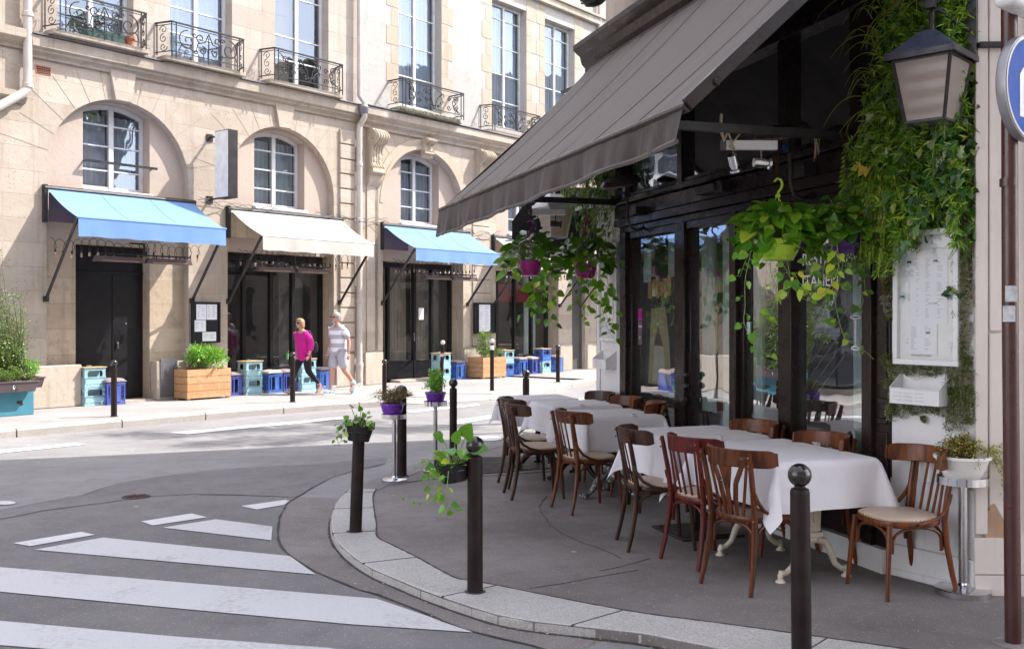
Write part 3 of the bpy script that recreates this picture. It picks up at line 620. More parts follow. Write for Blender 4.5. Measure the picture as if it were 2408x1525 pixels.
# balcony ledges and railings
for hh, a, b, z, d, st, ch in ((hA,.08,1.98,6.74,.38,0,.12), (hA,2.28,4.18,6.72,.38,0,.12), (hA,4.75,6.85,6.72,.38,1,.1), (hB,8.55,10.75,6.74,.5,1,0.), (hB,11.95,14.25,6.70,.38,1,.1), (hB,14.7,16.6,6.7,.3,1,.1)):
    balcony(hh, a, b, z, z+.62, d, st, ch)
    q = MB(); q.box(a+.02, b-.02, -d*.86, .05, z-.12, z-.03); q.box(a+.08, b-.08, -d*.6, .05, z-.16, z-.12); q.build('balcony_ledge', m_moss_stone if hh is hB and a < 9 else m_cornice, hh, bevel=.015, bseg=2)
q = MB(); q.box(8.5, 10.8, -.42, .05, 6.42+.185, 6.62+.0); q.build('mossy_ledge', m_moss_stone, hB, bevel=.02)
# carved consoles
def console(par, s, z1, z0, w, dep):
    mb = MB(); n = 60; top = []
    h = z1-z0; prof = []
    for i in range(13):
        a = -PI/2+PI*1.15*i/12; prof.append((dep*.55+dep*.45*math.cos(a), z1-h*.16-h*.16*math.sin(a)*-1))
    P = [(0, z1)]+[(dep*(.5+.5*math.sin(PI*min(1, i/8))), z1-h*.02-h*.28*i/8) for i in range(9)]+[(dep*.42, z1-h*.36), (dep*.38, z1-h*.6), (dep*.6, z1-h*.68), (dep*.62, z1-h*.76), (dep*.35, z1-h*.80), (dep*.3, z1-h*.92), (.02, z0), (0, z0)]
    mb.prism([(-d, z) for d, z in P], s-w/2, s+w/2, plane='yz')
    for sg in (-1, 1):       # volutes on both cheeks
        x = s+sg*(w/2+.004)
        for cz, rr, cy in ((z1-h*.16, h*.115, -dep*.52), (z1-h*.72, h*.05, -dep*.4)):
            pts = scroll(0, 0, rr, 1.9, PI/2, 1, 30); mb.tube([(x, cy+p[0], cz+p[2]) for p in pts], rr*.10, 5)
    for k in range(5):       # fluted front
        xx = s-w*.4+w*.2*k
        mb.tube([(xx, -d-.004, z) for d, z in P[2:13]], w*.07, 6)
    for k in range(6):       # acanthus
        z = z1-h*.44-k*h*.05; mb.sphere((s+(w*.22 if k%2 else -w*.22), -dep*.42, z), w*.16, 8, 6, sc_=(1,.5,1.6))
    return mb.build('carved_console', m_carve, par, smooth=40)
console(hB, 8.02, 6.12, 4.72, .40, .40); console(hB, 11.98, 6.12, 4.85, .42, .40); console(hB, 9.85, 6.14, 5.62, .34, .26)
# shop fronts and doors -------------------------------------------------
def shopfront(par, s0, s1, z1, cols, doorcols=(), sill=.45, y=.42, curt=None, panelcol=None, solid=()):
    fr = MB(); fr.box(s0, s1, y-.05, y+.05, z1-.12, z1); xs = cols
    for x in xs: fr.box(x-.045, x+.045, y-.055, y+.055, 0, z1-.12)
    for a, b in zip(xs, xs[1:]): fr.box(a+.045, b-.045, y-.04, y+.04, 0, sill)
    for a, b in zip(xs, xs[1:]): fr.box(a+.045, b-.045, y-.045, y+.045, sill, sill+.07)
    w = fr.build('shop_front', m_black, par, bevel=.006)
    g = MB(); g.quad((s0+.05, y, sill), (s1-.05, y, sill), (s1-.05, y, z1-.1), (s0+.05, y, z1-.1)); g.build('pane', m_glass, w, smooth=0)
    rm = MB(); rm.box(s0-.1, s1+.1, y+2.6, y+2.65, 0, z1+.2); rm.box(s0-.12, s0-.1, y+.06, y+2.6, 0, z1); rm.box(s1+.1, s1+.12, y+.06, y+2.6, 0, z1); rm.box(s0-.1, s1+.1, y+.06, y+2.6, z1+.2, z1+.22); rm.box(s0-.1, s1+.1, y+.06, y+2.6, .0, .03)
    rm.build('dark_room', m_room, w, smooth=0); return w
sf1 = shopfront(hA, 3.96, 6.80, 2.98, [4.0, 4.62, 5.35, 5.95, 6.76])
q = MB(); q.box(6.0, 6.7, .95, .97, .5, 2.9); q.build('grey_panel', m_room2, sf1)
sf2 = shopfront(hB, 8.36, 11.24, 2.98, [8.4, 8.92, 9.85, 10.5, 11.2])
curtain('curtain', 9.0, 9.75, .5, 2.9, .62, m_curtb, sf2, 7); curtain('curtain', 9.95, 10.45, .5, 2.9, .62, m_curtb, sf2, 5)
q = MB(); q.box(10.55, 11.15, .75, .77, .5, 2.85); q.build('grey_panel', m_room2, sf2)
q = MB(); q.bar((9.78,.33,1.0), (9.78,.33,1.22), .02); q.bar((9.92,.33,1.0), (9.92,.33,1.22), .02); q.build('door_handle', m_steel, sf2)
q = MB(); q.box(10.02, 10.2, .40, .412, 1.55, 1.85); q.build('white_notice', m_paper, sf2)
sf3 = shopfront(hB, 12.66, 15.52, 2.93, [12.7, 13.15, 13.95, 14.75, 15.48])
q = MB(); q.box(14.85, 15.4, .75, .77, .5, 2.85); q.build('grey_panel', m_curtg, sf3)
q = MB(); q.box(12.7, 15.3, .6, 1.6, 2.05, 2.55); q.build('red_blind', m_red, sf3)
q = MB(); q.box(12.9, 14.9, 1.0, 1.6, .78, .82); q.box(13.2, 13.5, .9, 1.0, .5, 1.1); q.build('wooden_counter', m_pinetop, sf3)
# black door
dr = MB(); dr.box(.775, 2.265, .42, .47, .04, 2.96); dr.box(1.62, 1.66, .405, .42, .04, 2.5); dr.box(.78, 2.26, .40, .42, 2.44, 2.50)
dd = dr.build('black_door', m_black, hA, bevel=.004)
q = MB(); q.box(1.70, 1.73, .38, .41, 1.02, 1.14); q.tube([(1.715,.37,1.02),(1.715,.37,1.12)], .012, 8); q.tube([(1.9,.40,1.5),(1.9,.41,1.5)], .015, 8); q.build('door_handle', m_steel, dd)
q = MB(); q.box(.7, 2.3, .02, .5, 0, .035); q.build('door_step', m_plinth, hA)
q = MB(); q.box(8.9, 10.6, -.06, .3, 0, .06); q.build('door_step', m_plinth, hB, bevel=.01)
q = MB(); q.box(3.9, 6.82, -.10, .36, 0, .05); q.build('door_step', m_plinth, hA, bevel=.01)
q = MB(); q.box(16.26, 16.94, .15, .2, .02, 2.88); q.box(16.26, 16.33, .12, .15, .02, 2.88); q.box(16.87, 16.94, .12, .15, .02, 2.88); q.build('grey_glass_door', m_room2, hB)
window(hB, 18.42, 20.88, .1, 2.98, .19, [.5], m_black, glassm=m_glass)
# pipes
def pipe(label, pts, r, collars, base=None, loc=None):
    t_ = thing('drainpipe', label, 'pipe', FO, FA); mb = MB(); mb.tube(pts, r, 14); mb.build('pipe', m_pipe, t_)
    c = MB()
    for x, y, z in collars: c.lathe([(r*1.02,-.045),(r*1.22,-.04),(r*1.22,.03),(r*1.02,.04)], 14, (x, y, z))
    c.build('collar', m_pipe, t_); return t_
sp = fs(845, .12)
p1 = pipe('long straight cream drainpipe running down between the two stone houses', [(sp,-.12,.55),(sp,-.12,6.0),(sp,-.14,6.15)], .07, [(sp,-.12,z) for z in (2.0,3.9,5.2)])
q = MB(); q.tube([(sp,-.14,6.1),(sp,-.30,6.3),(sp,-.30,6.62),(sp,-.14,6.8),(sp,-.12,13.2)], .065, 14); q.build('upper_pipe', m_pipe, p1)
q = MB(); q.lathe([(.07,0),(.11,.05),(.13,.2),(.09,.26)], 14, (sp,-.26,6.32)); q.build('rain_hopper', m_lead, p1)
q = MB(); q.lathe([(.10,0),(.085,.03),(.075,.10),(.09,.16),(.078,.25),(.085,.42),(.10,.50),(.085,.56)], 16, (sp,-.12,0)); q.build('ornate_cast_shoe', m_pipe, p1)
spl = fs(65, .14)
pipe('cream drainpipe at the left edge that bends left below the cornice', [(spl,-.14,13),(spl,-.14,6.0),(spl,-.14,5.62),(spl-.12,-.14,5.48),(spl-1.2,-.14,4.7),(spl-2.2,-.14,4.0)], .075, [(spl,-.14,z) for z in (6.9,5.66)])
sp6 = fs(1410, .1)
pipe('thin cream pipe high on the far end of the pale house', [(sp6,-.1,6.7),(sp6,-.1,12.5)], .06, [(sp6,-.1,10.2)])
# ledge planter box and flower pot on the first balcony
pb = MB(); pb.box(.75, 1.5, -.26, -.06, 6.72, 6.9); tag(pb.build('window_box', m_greenpl, None, loc=FO, rotz=FA, bevel=.01), 'dark green planter box on the leftmost balcony ledge', 'planter')
fp = MB(); fp.lathe([(.06,0),(.09,.13),(.105,.13),(.105,.17),(.085,.17)], 16); tag(fp.build('flower_pot', m_teracotta, None, loc=FW(1.62,.2,6.72)), 'small terracotta pot on the leftmost balcony ledge', 'flower pot')
# awnings ---------------------------------------------------------------
def awning(label, a, b, zb, zf, zv, D, m, group='canvas awnings of the shops across the street', fold=None):
    t_ = thing('shop_awning', label, 'awning', FO, FA, group)
    n = 24; mb = MB(); vs = []; fc = []
    for i in range(n+1):
        s_ = a+(b-a)*i/n
        for j in range(7):
            u = j/6; vs.append((s_, -.04-(D-.04)*u, zb+(zf-zb)*u-.05*math.sin(PI*u)))
    for i in range(n):
        for j in range(6): fc.append((i*7+j, (i+1)*7+j, (i+1)*7+j+1, i*7+j+1))
    mb.add(vs, fc); mb.build('canvas', m, t_, smooth=60)
    q = MB()
    for k in (1, 2): q.tube([(a+(b-a)*k/3, -.04-(D-.04)*j/8, zb+(zf-zb)*j/8-.05*math.sin(PI*j/8)+.003) for j in range(9)], .004, 4)
    q.build('canvas_seam', m, t_)
    v = MB(); vs = []; fc = []
    for i in range(n*3+1):
        s_ = a+(b-a)*i/(n*3)
        for j in range(5): vs.append((s_, -D-.015-.008*j/4*math.sin(s_*5)-.0012*j*math.sin(s_*13+1), zf-.02-(zf-zv)*j/4-(.006*math.sin(s_*11) if j == 4 else 0)))
    for i in range(n*3):
        for j in range(4): fc.append((i*5+j, (i+1)*5+j, (i+1)*5+j+1, i*5+j+1))
    v.add(vs, fc); v.build('valance', m, t_, smooth=60)
    q = MB(); q.tube([(a-.02,-D,zf),(b+.02,-D,zf)], .022, 8); q.build('front_bar', m_white if m is m_awnw else m_awnb, t_)
    q = MB(); q.tube([(a-.05,-.06,zb-.01),(b+.05,-.06,zb-.01)], .05, 10); q.box(a-.06, a-.0, -.1, -.0, zb-.62, zb+.05); q.build('roller', m_blackmetal, t_)
    for x in (a+.0, b-.0): q = MB(); q.bar((x,-.03,1.95), (x,-D,zf), .035, .045); q.cbox((x,-.025,1.95), (.09,.06,.1)); q.build('support_arm', m_blackmetal, t_)
    # boards between awning and opening
    q = MB(); q.box(a+.06, a+.9, -.02, .0-.002, zb-.60, zb-.08); q.build('back_board', m_darkpl if m is m_awnb else m_pier, t_)  # on blue awnings purple brown puts the shading into the board colour
    return t_
AW = [('light blue awning over the black door, leftmost', .12, 3.08, 3.93, 3.33, 3.03, m_awnb), ('white awning over the shop window behind the two walkers', 3.95, 6.98, 3.88, 3.26, 2.99, m_awnw),
      ('light blue awning over the glazed double door right of the drainpipe', 8.32, 11.42, 3.86, 3.24, 2.96, m_awnb), ('white awning half hidden behind the outer magenta plant pot', 12.5, 15.6, 3.82, 3.2, 2.93, m_awnw), ('farthest white awning, glimpsed under the black boxed awning', 16.7, 20.4, 3.8, 3.2, 2.9, m_awnw)]
for lb, a, b, zb, zf, zv, m in AW:
    awning(lb, a, b, zb, zf, zv, 1.15, m)
# string lights with looped cable
def string_lights(label, a, b, seed):
    rnd = random.Random(seed); t_ = thing('string_lights', label, 'string lights', FO, FA, 'bulb strings hung under the awnings')
    c = MB(); n = int((b-a)/.16)
    pts = []
    for i in range(n*10+1):
        u = i/10; pts.append((a+.16*u+.055*math.sin(2*PI*u), -.42-.04*math.sin(u*.7), 2.92+.10*math.cos(2*PI*u)-.03*math.sin(u*.9)))
    c.tube(pts, .0055, 4, cap=False); c.build('looped_cable', m_bulbf, t_)
    for i in range(n):
        s_ = MB(); g = MB(); x = a+.16*(i+.5); z = 2.82-.03*math.sin((i+.5)*.9); y = -.42+rnd.uniform(-.03,.03)
        s_.lathe([(.016,-.05),(.018,0),(.01,.01)], 8, (x,y,z)); g.lathe([(.003,-.135),(.022,-.125),(.025,-.09),(.016,-.05)], 8, (x,y,z))
        s_ = s_.build('bulb_socket', m_bulbf, t_); g.build('bulb', m_bulb, s_)
    return t_
string_lights('looped string of bulbs under the awning of the black door', 0.0, 3.1, 1); string_lights('looped string of bulbs under the white awning by the walkers', 3.9, 7.0, 2)
string_lights('looped string of bulbs under the awning of the glazed double door', 8.3, 11.4, 3); string_lights('looped string of bulbs under the farthest white awning', 12.5, 15.5, 4)
def bar_heater(label, s, z):
    t_ = thing('bar_heater', label, 'heater', FW(s, .55, z), FA, 'long heaters under the awnings')
    q = MB()
    for k in (-1, 1):
        x0 = k*.02; x1 = k*1.0
        q.prism([(min(x0,x1)+.0,-.05),(max(x0,x1),-.05),(max(x0,x1)-.05,.05),(min(x0,x1)+.05,.05)], -.06, .06)
    q.build('heater_body', m_trough, t_, bevel=.006)
    q = MB()
    for k in (-1, 1): q.box(k*.5-.36, k*.5+.36, -.064, -.06, -.035, -.025)
    q.build('heating_slot', m_pinetop, t_)
    q = MB(); q.box(-.85, .98, -.015, .02, .08, .11); q.bar((0,0,.1),(0,0,.32), .03); q.bar((0,0,.3),(0,.5,.35), .03)
    for k in range(4): q.bar((-.75+k*.5,0,.05), (-.75+k*.5,0,.09), .02)
    q.build('hanging_bracket', m_blackmetal, t_); return t_
h0 = bar_heater('pair of long grey heater bars above the black door', 1.72, 2.68)
dup(h0, FW(5.25,.55,2.62), FA, 'pair of long grey heater bars in front of the window behind the walkers'); dup(h0, FW(10.2,.55,2.60), FA, 'pair of long dark heater bars in front of the curtained double door')
# hanging box sign
sg_ = thing('box_sign', 'tall blank white light box sign with dark sides, between the arches', 'sign', FW(3.5,0,0), FA)
q = MB(); q.box(-.10, .12, -.80, -.34, 4.0, 5.36); q.build('sign_case', m_lampmetal, sg_, bevel=.006)
q = MB(); q.box(-.112, -.101, -.785, -.355, 4.02, 5.34); q.build('white_face', m_signwhite, sg_)
q = MB()
for z in (4.02, 5.28): q.bar((0,-.02,z),(0,-.34,z), .045,.03); q.box(-.07,.07,-.03,-.002,z-.07,z+.07)
q.build('wall_bracket', m_lampmetal, sg_)
# menu boards on the far wall
def menu_board(label, s, z0, z1, w, sheets):
    t_ = thing('menu_case', label, 'menu board', FW(s, 0, 0), FA)
    q = MB(); q.box(0, w, -.10, -.055, z0, z1); q.build('case', m_black, t_, bevel=.008)
    q = MB()
    for a, b, c, d in ((0,w,z0,z0+.035),(0,w,z1-.035,z1),(0,.035,z0+.035,z1-.035),(w-.035,w,z0+.035,z1-.035)): q.box(a,b,-.12,-.10,c,d)
    q.build('case_rim', m_black, t_, bevel=.003)
    for a, b, c, d in sheets:
        p = MB(); p.box(a,b,-.104,-.101,c,d); pp = p.build('menu_sheet', m_paper, t_)
        k = MB(); rnd = random.Random(int(a*100+c*10)); n = int((d-c-.06)/.022)
        for i in range(n):
            z = d-.04-i*.022
            for a0, a1 in ((a+.02, (a+b)/2-.01), ((a+b)/2+.01, b-.02)):
                if rnd.random() < .8: k.box(a0, a0+(a1-a0)*rnd.uniform(.4,1), -.1055,-.104, z, z+.006)
        if b-a > .2: k.build('printed_lines', m_inkl, pp)
    return t_
menu_board('black framed menu case with four pinned sheets, left of the shop window', 3.03, 1.10, 1.93, .66, [(.10,.33,1.57,1.88),(.34,.58,1.57,1.88),(.06,.32,1.33,1.56),(.24,.56,1.13,1.32)])
menu_board('black framed menu case with one blank white sheet, by the smaller planter', 11.62, 1.17, 2.0, .92, [(.20,.66,1.22,1.95)])
# sagging cables along the awning roof line
for k, (a, b, z, n_) in enumerate(((3.2, 5.1, 3.98, 3), (6.2, 8.4, 3.95, 3), (11.3, 12.7, 3.92, 2))):
    q = MB()
    for j in range(n_):
        q.tube([(a+(b-a)*i/14, -.05-.05*j-.03*math.sin(i), z+.06*math.sin(i*.9+j*2)-.05*math.sin(PI*i/14)) for i in range(15)], .006, 5)
    tag(q.build('loose_cable', m_bulbf, None, loc=FO, rotz=FA), ['loose black cables between the box sign and the white awning','loose black cables from the white awning past the drainpipe','loose black cables left of the farthest white awning'][k], 'cable')
# ---------------------------------------------------------------- ground, road, kerbs, markings
def c4(x, y): return (x*.52076, 940.5+y*.52076)          # reading scale of one enlarged crop
def grid_axis(a, b, fine_a, fine_b, step, coarse):
    xs = []; x = fine_a
    while x > a: x -= coarse; xs.insert(0, x); coarse *= 1.35
    x = fine_a
    while x < fine_b: xs.append(x); x += step
    c = step*2; xs.append(fine_b); x = fine_b
    while x < b: x += c; xs.append(x); c *= 1.35
    return xs
X = grid_axis(-140, 140, -14, 10, .35, .7); Y = grid_axis(-60, 160, 1, 30, .35, .7)
mb = MB(); nx = len(X); vs = [(x, y, roadz(x, y) if dfac(x, y) > -3 else -.12) for y in Y for x in X]
mb.add(vs, [(j*nx+i, j*nx+i+1, (j+1)*nx+i+1, (j+1)*nx+i) for j in range(len(Y)-1) for i in range(nx-1)])
struct('road', mb, m_road, smooth=80)
def draped(name, pts, m, dz, step=None, pix=True, kind='structure'):
    P = [GR(*p) for p in pts] if pix else [Vector(p) for p in pts]
    # triangulated fill, refined so it follows the crown of the road
    import bmesh
    bm = bmesh.new(); bm.faces.new([bm.verts.new((p.x, p.y, 0)) for p in P])
    bmesh.ops.triangulate(bm, faces=bm.faces[:])
    for _ in range(4):
        e = [x for x in bm.edges if x.calc_length() > .6]
        if not e: break
        bmesh.ops.subdivide_edges(bm, edges=e, cuts=1); bmesh.ops.triangulate(bm, faces=bm.faces[:])
    for v in bm.verts: v.co.z = roadz(v.co.x, v.co.y)+dz
    for f_ in bm.faces:
        if f_.normal.z < 0: f_.normal_flip()
    me = bpy.data.meshes.new(name); bm.to_mesh(me); bm.free(); me.materials.append(m)
    o = bpy.data.objects.new(name, me); COL.objects.link(o); o['kind'] = kind; return o
def ribbon(name, pts, w, m, dz, seed=0):
    rnd = random.Random(seed); P = [GR(*p) for p in pts]; Q = []
    for a, b in zip(P, P[1:]):
        n = max(1, int((b-a).length/.12))
        Q += [a.lerp(b, i/n) for i in range(n)]
    Q.append(P[-1]); vs = []; fc = []
    for i, p in enumerate(Q):
        t = (Q[min(i+1, len(Q)-1)]-Q[max(0, i-1)]).normalized(); nr = Vector((-t.y, t.x, 0)); ww = w*rnd.uniform(.4, 1.3); p = p+nr*rnd.uniform(-.006, .006)
        for sg in (-1, 1):
            q = p+nr*sg*ww/2; vs.append((q.x, q.y, roadz(q.x, q.y)+dz))
        if i: fc.append((2*i-2, 2*i-1, 2*i+1, 2*i))
    mb = MB(); mb.add(vs, fc); return struct(name, mb, m, smooth=0)
# pavement of the restaurant corner; outline measured on the photograph's kerb, continued out of frame
OUT = [(781,1253),(777,1222),(783,1196),(796,1172)]
outer_px = [(2408,1690),(2150,1622),(1950,1578),(1750,1537),(1603,1508),(1505,1489),(1400,1477),(1254,1461),(1171,1446),(1109,1428),(1041,1405),(989,1386),(937,1364),(875,1338),(833,1312),(802,1285),(781,1254),(777,1222),(783,1196),(796,1172),(822,1150)]
inner_px = [(2408,1572),(2150,1530),(1960,1503),(1875,1491),(1700,1467),(1529,1445),(1400,1423),(1254,1394),(1180,1379),(1109,1366),(1072,1360),(1026,1336),(979,1310),(927,1284),(888,1263),(885,1232),(880,1201),(877,1167),(885,1150)]
KO = [G(*p) for p in outer_px]; KI = [G(*p) for p in inner_px]
near = [Vector((3.0, 3.55, 0)), Vector((5.0, 2.5, 0)), Vector((14, -2.2, 0))]
near_i = [Vector((3.15, 3.9, 0)), Vector((5.15, 2.85, 0)), Vector((14.1, -1.85, 0))]
far = [G(*p) for p in ((880,1125),(950,1099),(1030,1076),(1110,1053),(1190,1031),(1260,1010))]+[Vector((.55,15.4,0)), Vector((1.3,16.4,0)), Vector((3,17.3,0)), Vector((8,18.6,0)), Vector((20,21.5,0))]
outline = near[::-1]+KO+far+[Vector((20,14,0)), Vector((14,6,0))]
mb = MB(); mb.add([(p.x, p.y, 0) for p in outline], [tuple(range(len(outline)))])
mb.add([(p.x, p.y, -.3) for p in outline]+[(p.x, p.y, 0) for p in outline], [(i, i+1, len(outline)+i+1, len(outline)+i) for i in range(len(outline)-3)])
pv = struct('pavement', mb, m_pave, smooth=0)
# granite kerb stones of the corner (a real 5 to 6 cm step), stone by stone
def kerb_run(name, O, I, m, zt, joints=None, gap=.006, drop=-.3):
    mb = MB()
    for i in range(len(O)-1):
        a, b, c, d = O[i], O[i+1], I[i+1], I[i]
        mb.add([(a.x,a.y,drop),(b.x,b.y,drop),(b.x,b.y,zt-.012),(a.x,a.y,zt-.012)], [(0,1,2,3)])
        ax = a.lerp(d, .05); bx = b.lerp(c, .05)
        mb.add([(a.x,a.y,zt-.012),(b.x,b.y,zt-.012),(bx.x,bx.y,zt),(ax.x,ax.y,zt)], [(0,1,2,3)])
        mb.add([(ax.x,ax.y,zt),(bx.x,bx.y,zt),(c.x,c.y,zt-.001),(d.x,d.y,zt-.001)], [(0,1,2,3)])
    return struct(name, mb, m, smooth=0)
def smooth_line(P, k=6):
    Q = []
    for i in range(len(P)-1):
        p0 = P[max(0,i-1)]; p1 = P[i]; p2 = P[i+1]; p3 = P[min(len(P)-1,i+2)]
        for j in range(k):
            t = j/k; Q.append(.5*((2*p1)+(p2-p0)*t+(2*p0-5*p1+4*p2-p3)*t*t+(3*p1-p0-3*p2+p3)*t*t*t))
    Q.append(P[-1]); return Q
# resample both lines to the same count
def resample(P, n):
    L = [0]
    for a, b in zip(P, P[1:]): L.append(L[-1]+(b-a).length)
    out = []; j = 0
    for i in range(n+1):
        s_ = L[-1]*i/n
        while j < len(L)-2 and L[j+1] < s_: j += 1
        out.append(P[j].lerp(P[j+1], (s_-L[j])/max(1e-6, L[j+1]-L[j])))
    return out
N = 140
KO.insert(0, near[0]); KI.insert(0, near_i[0]); oo = resample(smooth_line(KO), N); ii = resample(smooth_line(KI), N)
kerb_run('kerb', oo, ii, m_gran, .006)
kerb_run('kerb', resample(near[::-1], 12), resample(near_i[::-1], 12), m_gran, .006)
# joints between the corner stones and the pavement line behind them
q = MB()
for fr_ in (.02, .13, .26, .40, .52, .64, .76, .88, .985):
    i = int(N*fr_); a = oo[i]; b = ii[i]; q.bar((a.x,a.y,.002), (b.x,b.y,.002), .007, .012)
rnd = random.Random(3)
for i in range(0, N): 
    a, b = ii[i], ii[i+1]; w_ = rnd.uniform(.006, .016); q.bar((a.x,a.y,.003), (b.x,b.y,.003), w_, .010)
    a, b = oo[i], oo[i+1]; zz = roadz(a.x, a.y); q.bar((a.x-.006,a.y-.008,zz+.001), (b.x-.006,b.y-.008,zz+.001), rnd.uniform(.012,.03), .010)
struct('kerb_joints', q, m_crack, smooth=0)
q = MB(); fo = smooth_line([KO[-1]]+far, 5); fi = []
for i, p in enumerate(fo):
    t = (fo[min(i+1, len(fo)-1)]-fo[max(0, i-1)]).normalized(); fi.append(p+Vector((t.y, -t.x, 0))*.28)
kerb_run('kerb', fo, fi, m_concrete, .005)
# asphalt repairs: smoother patches at the corner
joint = [c4(*p) for p in ((2560,1165),(2400,1110),(2250,1075),(2100,1040),(2000,1003),(1900,955),(1800,915),(1700,880),(1620,858),(1550,830),(1430,780),(1370,745),(1330,718),(1290,690),(1262,650),(1255,610),(1257,570),(1265,530),(1278,500),(1300,465),(1340,440),(1420,390),(1500,350),(1600,320),(1730,290))]
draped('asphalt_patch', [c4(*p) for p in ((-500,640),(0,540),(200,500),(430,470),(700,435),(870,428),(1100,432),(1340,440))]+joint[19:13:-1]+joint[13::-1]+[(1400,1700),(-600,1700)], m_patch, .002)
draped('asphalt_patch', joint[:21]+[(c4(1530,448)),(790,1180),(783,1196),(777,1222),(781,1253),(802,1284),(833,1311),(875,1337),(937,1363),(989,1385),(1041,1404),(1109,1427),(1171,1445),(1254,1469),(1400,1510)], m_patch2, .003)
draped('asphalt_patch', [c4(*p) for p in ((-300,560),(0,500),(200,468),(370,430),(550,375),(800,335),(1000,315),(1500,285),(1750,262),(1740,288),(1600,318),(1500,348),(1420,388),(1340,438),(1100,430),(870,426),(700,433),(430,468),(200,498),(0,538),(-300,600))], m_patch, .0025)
ribbon('tar_joint', joint[:22], .018, m_crack, .008, 1); ribbon('tar_joint', joint[21:], .014, m_crack, .008, 7)
ribbon('tar_joint', [c4(*p) for p in ((-300,600),(0,540),(200,500),(430,470),(700,435),(870,425),(1100,430),(1340,440),(1530,448))], .014, m_crack, .008, 2)
ribbon('tar_joint', [c4(*p) for p in ((-300,560),(0,500),(370,430),(550,375),(800,335),(1000,315),(1500,285),(1750,262))], .013, m_crack, .008, 3)
def line_on(pts, z, w, name='tar_joint', seed=0):
    rnd = random.Random(seed); q = MB(); P = [G(*p) for p in pts]; Q = []
    for a, b in zip(P, P[1:]):
        n = max(1, int((b-a).length/.1)); Q += [a.lerp(b, i/n)+Vector((rnd.uniform(-.008,.008), rnd.uniform(-.008,.008), 0)) for i in range(n)]
    Q.append(P[-1])
    for a, b in zip(Q, Q[1:]): q.bar((a.x,a.y,z), (b.x,b.y,z), w*rnd.uniform(.3,1.2), .004)
    return struct(name, q, m_crack, smooth=0)
cs = lambda x, y: (1128.7+x*.2673, 909.2+y*.2673)      # scale of the enlarged tables crop
line_on([cs(590,960), cs(515,1050), cs(560,1130), cs(610,1215), cs(700,1280), cs(900,1370), cs(1100,1440), cs(1240,1510)], .001, .007, seed=4)
line_on([(1500,1340),(1360,1364),(1245,1383)], .001, .006, seed=5); line_on([(1408,1342),(1470,1330),(1530,1312)], .001, .004, seed=6)
line_on([(897,1141),(1000,1128),(1100,1122),(1300,1108)], .002, .010, seed=8)
# cellar grating in its concrete frame
A_, B_, C_, D_ = G(1087,1118), G(1290,1102), G(1290,1075), G(1110,1077)
q = MB(); q.add([(p.x,p.y,.003) for p in (G(1075,1124), G(1310,1106), G(1310,1070), G(1100,1072))], [(0,1,2,3)]); struct('concrete_surround', q, m_concrete, smooth=0)
gt = thing('cellar_grating', 'slotted iron cellar grating set in pavement behind the leftmost chairs', 'grating'); q = MB()
for i in range(30):
    u = i/29; a = A_.lerp(D_, u); b = B_.lerp(C_, u); q.bar((a.x,a.y,.010), (b.x,b.y,.010), .012, .010)
for a, b in ((A_,B_),(B_,C_),(C_,D_),(D_,A_)): q.bar((a.x,a.y,.009),(b.x,b.y,.009), .03, .012)
q.build('grating_bars', m_grate, gt, smooth=0)
q = MB(); q.add([(p.x,p.y,.0045) for p in (A_,B_,C_,D_)], [(0,1,2,3)]); q.build('dark_pit', m_room, gt, smooth=0)
# manhole covers
def manhole(c, r, name, label, m, z, rings=4):
    t_ = thing(name, label, 'manhole cover', c); q = MB(); q.lathe([(r,0),(r,.006),(r-.02,.008),(1e-4,.008)], 40, cap=False); q.build('cover', m, t_)
    if rings:
        q = MB()
        for k in range(1, rings+1):
            rr = (r-.03)*k/rings
            nn = max(6, int(rr*60))
            for i in range(nn):
                a = 2*PI*i/nn; q.cbox((rr*math.cos(a), rr*math.sin(a), .011), (.018,.012,.006), Matrix.Rotation(a, 4, 'Z'))
        q.build('tread_pattern', m, t_, smooth=0)
    return t_
p = GR(320,1168); manhole(p, .13, 'manhole_cover', 'round iron manhole cover in the shaded road', M('rusty_iron', (.09,.06,.05), rough=.6, metal=.5), 0)
p = G(805,930); p.z = .001
p = FW(6.6,2.4,.001); manhole(p, .3, 'manhole_cover', 'flush round cover in the sunny pavement beside the walkers', m_pave_far, 0, 0)
# painted markings
def mark(pts, m=None, dz=.0075, four=True): return draped('road_marking', [c4(*p) if four else p for p in pts], m or m_mark, dz)
mark([(735,578),(975,540),(1100,556),(1230,573),(1225,635)]); mark([(155,678),(465,623),(1310,707),(1372,752),(1425,790)])
mark([(-300,733),(0,757),(1700,900),(1900,968),(2135,1052),(1600,1017),(1000,962),(0,868),(-300,838)])
mark([(-400,970),(0,1000),(800,1072),(1480,1122),(2000,1200),(2300,1250),(1500,1230),(0,1110),(-400,1080)])
for pts in ([(60,648),(365,597),(430,610),(135,662)], [(637,550),(865,514),(935,531),(690,568)], [(1088,480),(1290,452),(1310,460),(1280,475),(1160,496)]): mark(pts, m_mark2)
mark([(-300,268),(0,226),(340,194),(392,201),(0,241),(-300,285)], m_mark2)
mark([(765,148),(1540,78),(1590,82),(845,155)], m_mark2)
mark([(1830,50),(2150,18),(2170,24),(1860,58)], m_mark2)
for pts in ([(1230,953),(1410,933),(1410,938),(1230,960)], [(1240,975),(1420,950),(1420,958),(1240,984)], [(1060,990),(1180,972),(1180,980),(1060,1000)]): mark(pts, m_mark2, four=False)
q = []
for i in range(24): a = 2*PI*i/24; q.append((15+i*0+32*math.cos(a)-10, 1183+4.4*math.sin(a)))
mark(q, m_mark2, four=False)
q = []
for i in range(24): a = 2*PI*i/24; q.append((1150+30*math.cos(a), 1031+6*math.sin(a)))
mark(q, m_mark2, four=False)
